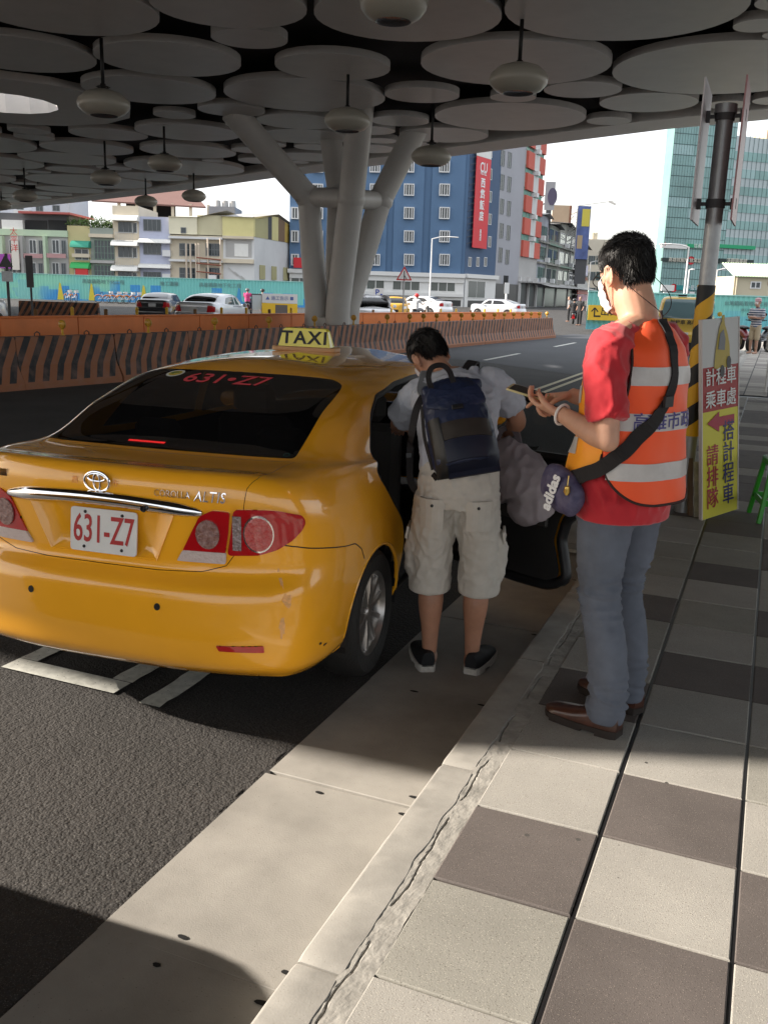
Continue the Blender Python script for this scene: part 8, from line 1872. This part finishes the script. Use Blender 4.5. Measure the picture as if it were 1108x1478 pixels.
# taxi stand board
A_ = Vector((-.335, 6.96, CURB)); Bv = Vector((-.06, 7.46, CURB)); d = Bv - A_; w_ = d.length; rz = math.atan2(d.y, d.x)
t = thing('stand_sign', 'tall upright taxi stand board in white, red and yellow leaning on the striped pole', 'sign', A_, rz); Hs = float(at(1012, 460, (fh[0] * A_.x + fh[1] * A_.y))[2]) - CURB; tk = .018
def pan(name, z0, z1, m_, y=0): b = MB(); b.box(0, w_, y, tk, z0, z1); return b.build(name, m_, t)
t.rotation_euler = (R(-5), R(-3.4), rz); w_ = .46
zr1, zr0 = Hs * .765, Hs * .545
pan('yellow_panel', 0.0, zr0, mat('stand_yellow', (.62, .56, .04), .5)); pan('red_panel', zr0, zr1, mat('stand_red', (.33, .018, .018), .5)); pan('white_panel', zr1, Hs, mat('stand_white', (.55, .55, .54), .5))
b = MB(); b.box(-.012, 0, -.004, tk + .004, 0, Hs); b.box(w_, w_ + .012, -.004, tk + .004, 0, Hs); b.build('edge_strip', mat('strip_pale', (.55, .5, .48), .5), t)
ink_r, ink_b, ink_w = mat('ink_red', (.36, .015, .04), .5), mat('ink_blue', (.02, .02, .13), .5), mat('ink_white', (.70, .70, .68), .5)
def tx(s, size, x, z, m_, **k): return letters(s, size, Matrix.Translation((x, -.006, z)) @ Matrix.Rotation(R(90), 4, 'X'), m_, t, extrude=.0006, **k)
rowh = (zr1 - zr0) / 2
for s, z in (('計程車', zr1 - rowh * .52), ('乘車處', zr0 + rowh * .48)): tx(s, .135, w_ * .5, z, ink_w, bold=.0012, sx=.98)
za = zr0 - .085; b = MB(); b.add([(w_ * .88, -.006, za - .035), (w_ * .88, -.006, za + .035), (w_ * .45, -.006, za + .035), (w_ * .45, -.006, za + .075), (w_ * .12, -.006, za), (w_ * .45, -.006, za - .075), (w_ * .45, -.006, za - .035)], [tuple(range(7))[::-1]]); b.build('arrow', ink_r, t)
for ch, z in zip('搭計程車', (.615, .455, .295, .135)): tx(ch, .165, w_ * .72, z, ink_b, bold=.0012, sx=.95)
for ch, z in zip('請排隊', (.455, .295, .135)): tx(ch, .165, w_ * .27, z, ink_r, bold=.0012, sx=.95)
# little cab pictured on the white panel
def oval(cx_, cz_, a_, c_, m_, y, n=20): b = MB(); b.add([(cx_ + a_ * math.cos(2 * math.pi * k / n), y, cz_ + c_ * math.sin(2 * math.pi * k / n)) for k in range(n)], [tuple(range(n))]); b.build('printed_cab', m_, t)
cz = (zr1 + Hs) / 2 - .01; cy_ = mat('print_cab', (.45, .34, .05), .5); cg = mat('print_glass', (.10, .11, .12), .4)
b = MB(); b.add([(w_ * x, -.006, cz + z) for x, z in ((.30, -.17), (.34, -.05), (.38, .02), (.44, .11), (.50, .15), (.52, .17), (.58, .17), (.60, .13), (.68, .06), (.73, -.02), (.74, -.10), (.70, -.17), (.50, -.19))], [tuple(range(13))[::-1]]); b.build('printed_cab', cy_, t)
b = MB(); b.add([(w_ * x, -.010, cz + z) for x, z in ((.40, -.04), (.45, .07), (.55, .10), (.60, .03), (.58, -.05))], [tuple(range(5))[::-1]]); b.build('printed_cab', cg, t)
for x, z in ((.70, -.14), (.52, -.20)): oval(w_ * x, cz + z, .028, .045, blackp, -.010)
b = MB(); b.box(w_ * .515, w_ * .575, -.010, -.004, cz + .165, cz + .20); b.build('printed_cab', cy_, t)
# clutter at the pole foot
t = thing('board_stand', 'worn sheet and wooden prop leaning at the foot of the pole', 'stand', (px_ + .04, py_ - .02, CURB)); b = MB(); b.bar((.03, -.1, 0), (-.02, -.02, .42), .03); b.build('wooden_prop', mat('old_wood', (.16, .10, .06), .8), t); b = MB(); b.bar((.10, -.12, 0), (.05, -.02, .40), .09, .01); b.build('worn_sheet', mat('worn_sheet', (.42, .40, .33), .7, var=.3, vscale=12), t)
t = thing('stick', 'thin pale stick leaning beside the attendant towards the pole', 'stick', (-.60, 6.7, CURB)); b = MB(); b.tube([(-.22, -.1, .0), (.02, .3, .55)], .006, 6); b.build('rod', mat('pale_stick', (.5, .5, .5), .5), t)
# green plastic stool
t = thing('stool', 'bright green plastic stool standing on the pavement at the right edge', 'stool', (.19, 7.28, CURB), R(12)); gp = mat('green_plastic', (.03, .30, .02), .35); hS = .46
b = MB(); b.prism(rounded([(-.15, -.15), (.15, -.15), (.15, .15), (-.15, .15)], .03, 3), hS - .05, hS); b.build('seat', gp, t, bevel=.008); b = MB(); b.prism(rounded([(-.135, -.135), (.135, -.135), (.135, .135), (-.135, .135)], .03, 3), hS, hS + .004); b.build('seat_pad', mat('stool_pad', (.35, .42, .33), .5), t)
for sx_, sy_ in ((-1, -1), (1, -1), (1, 1), (-1, 1)): b = MB(); b.bar((sx_ * .185, sy_ * .185, 0), (sx_ * .13, sy_ * .13, hS - .05), .038, .030); b.build('leg', gp, t, bevel=.004)
b = MB(); q = .165
for (x0, y0), (x1, y1) in (((-q, -q), (q, -q)), ((q, -q), (q, q)), ((q, q), (-q, q)), ((-q, q), (-q, -q))): b.bar((x0, y0, .15), (x1, y1, .15), .012, .045)
b.build('cross_rail', gp, t)
# pale cabinet on a post at the right edge
p = gz(1101, 566, CURB); dd_ = float(p @ fh); zt = float(at(1103, 432, dd_)[2]); zb = float(at(1103, 507, dd_)[2]); t = thing('meter', 'pale grey cabinet on a white post cut by the right edge', 'meter', Vector(p) + Vector((.06, 0, 0)), YAW * .4)
b = MB(); b.tube([(-.03, 0, 0), (-.03, 0, zb)], .022, 10); b.build('post', whp, t); b = MB(); b.box(-.10, .30, -.08, .12, zb - CURB + .02, zt - CURB); b.build('cabinet', mat('cabinet_pale', (.50, .49, .46), .45), t, bevel=.008); b = MB(); b.box(-.11, .31, -.09, .13, zb - CURB - .015, zb - CURB + .02); b.box(-.11, .31, -.09, .13, zt - CURB, zt - CURB + .025); b.build('cabinet_edge', iron, t)
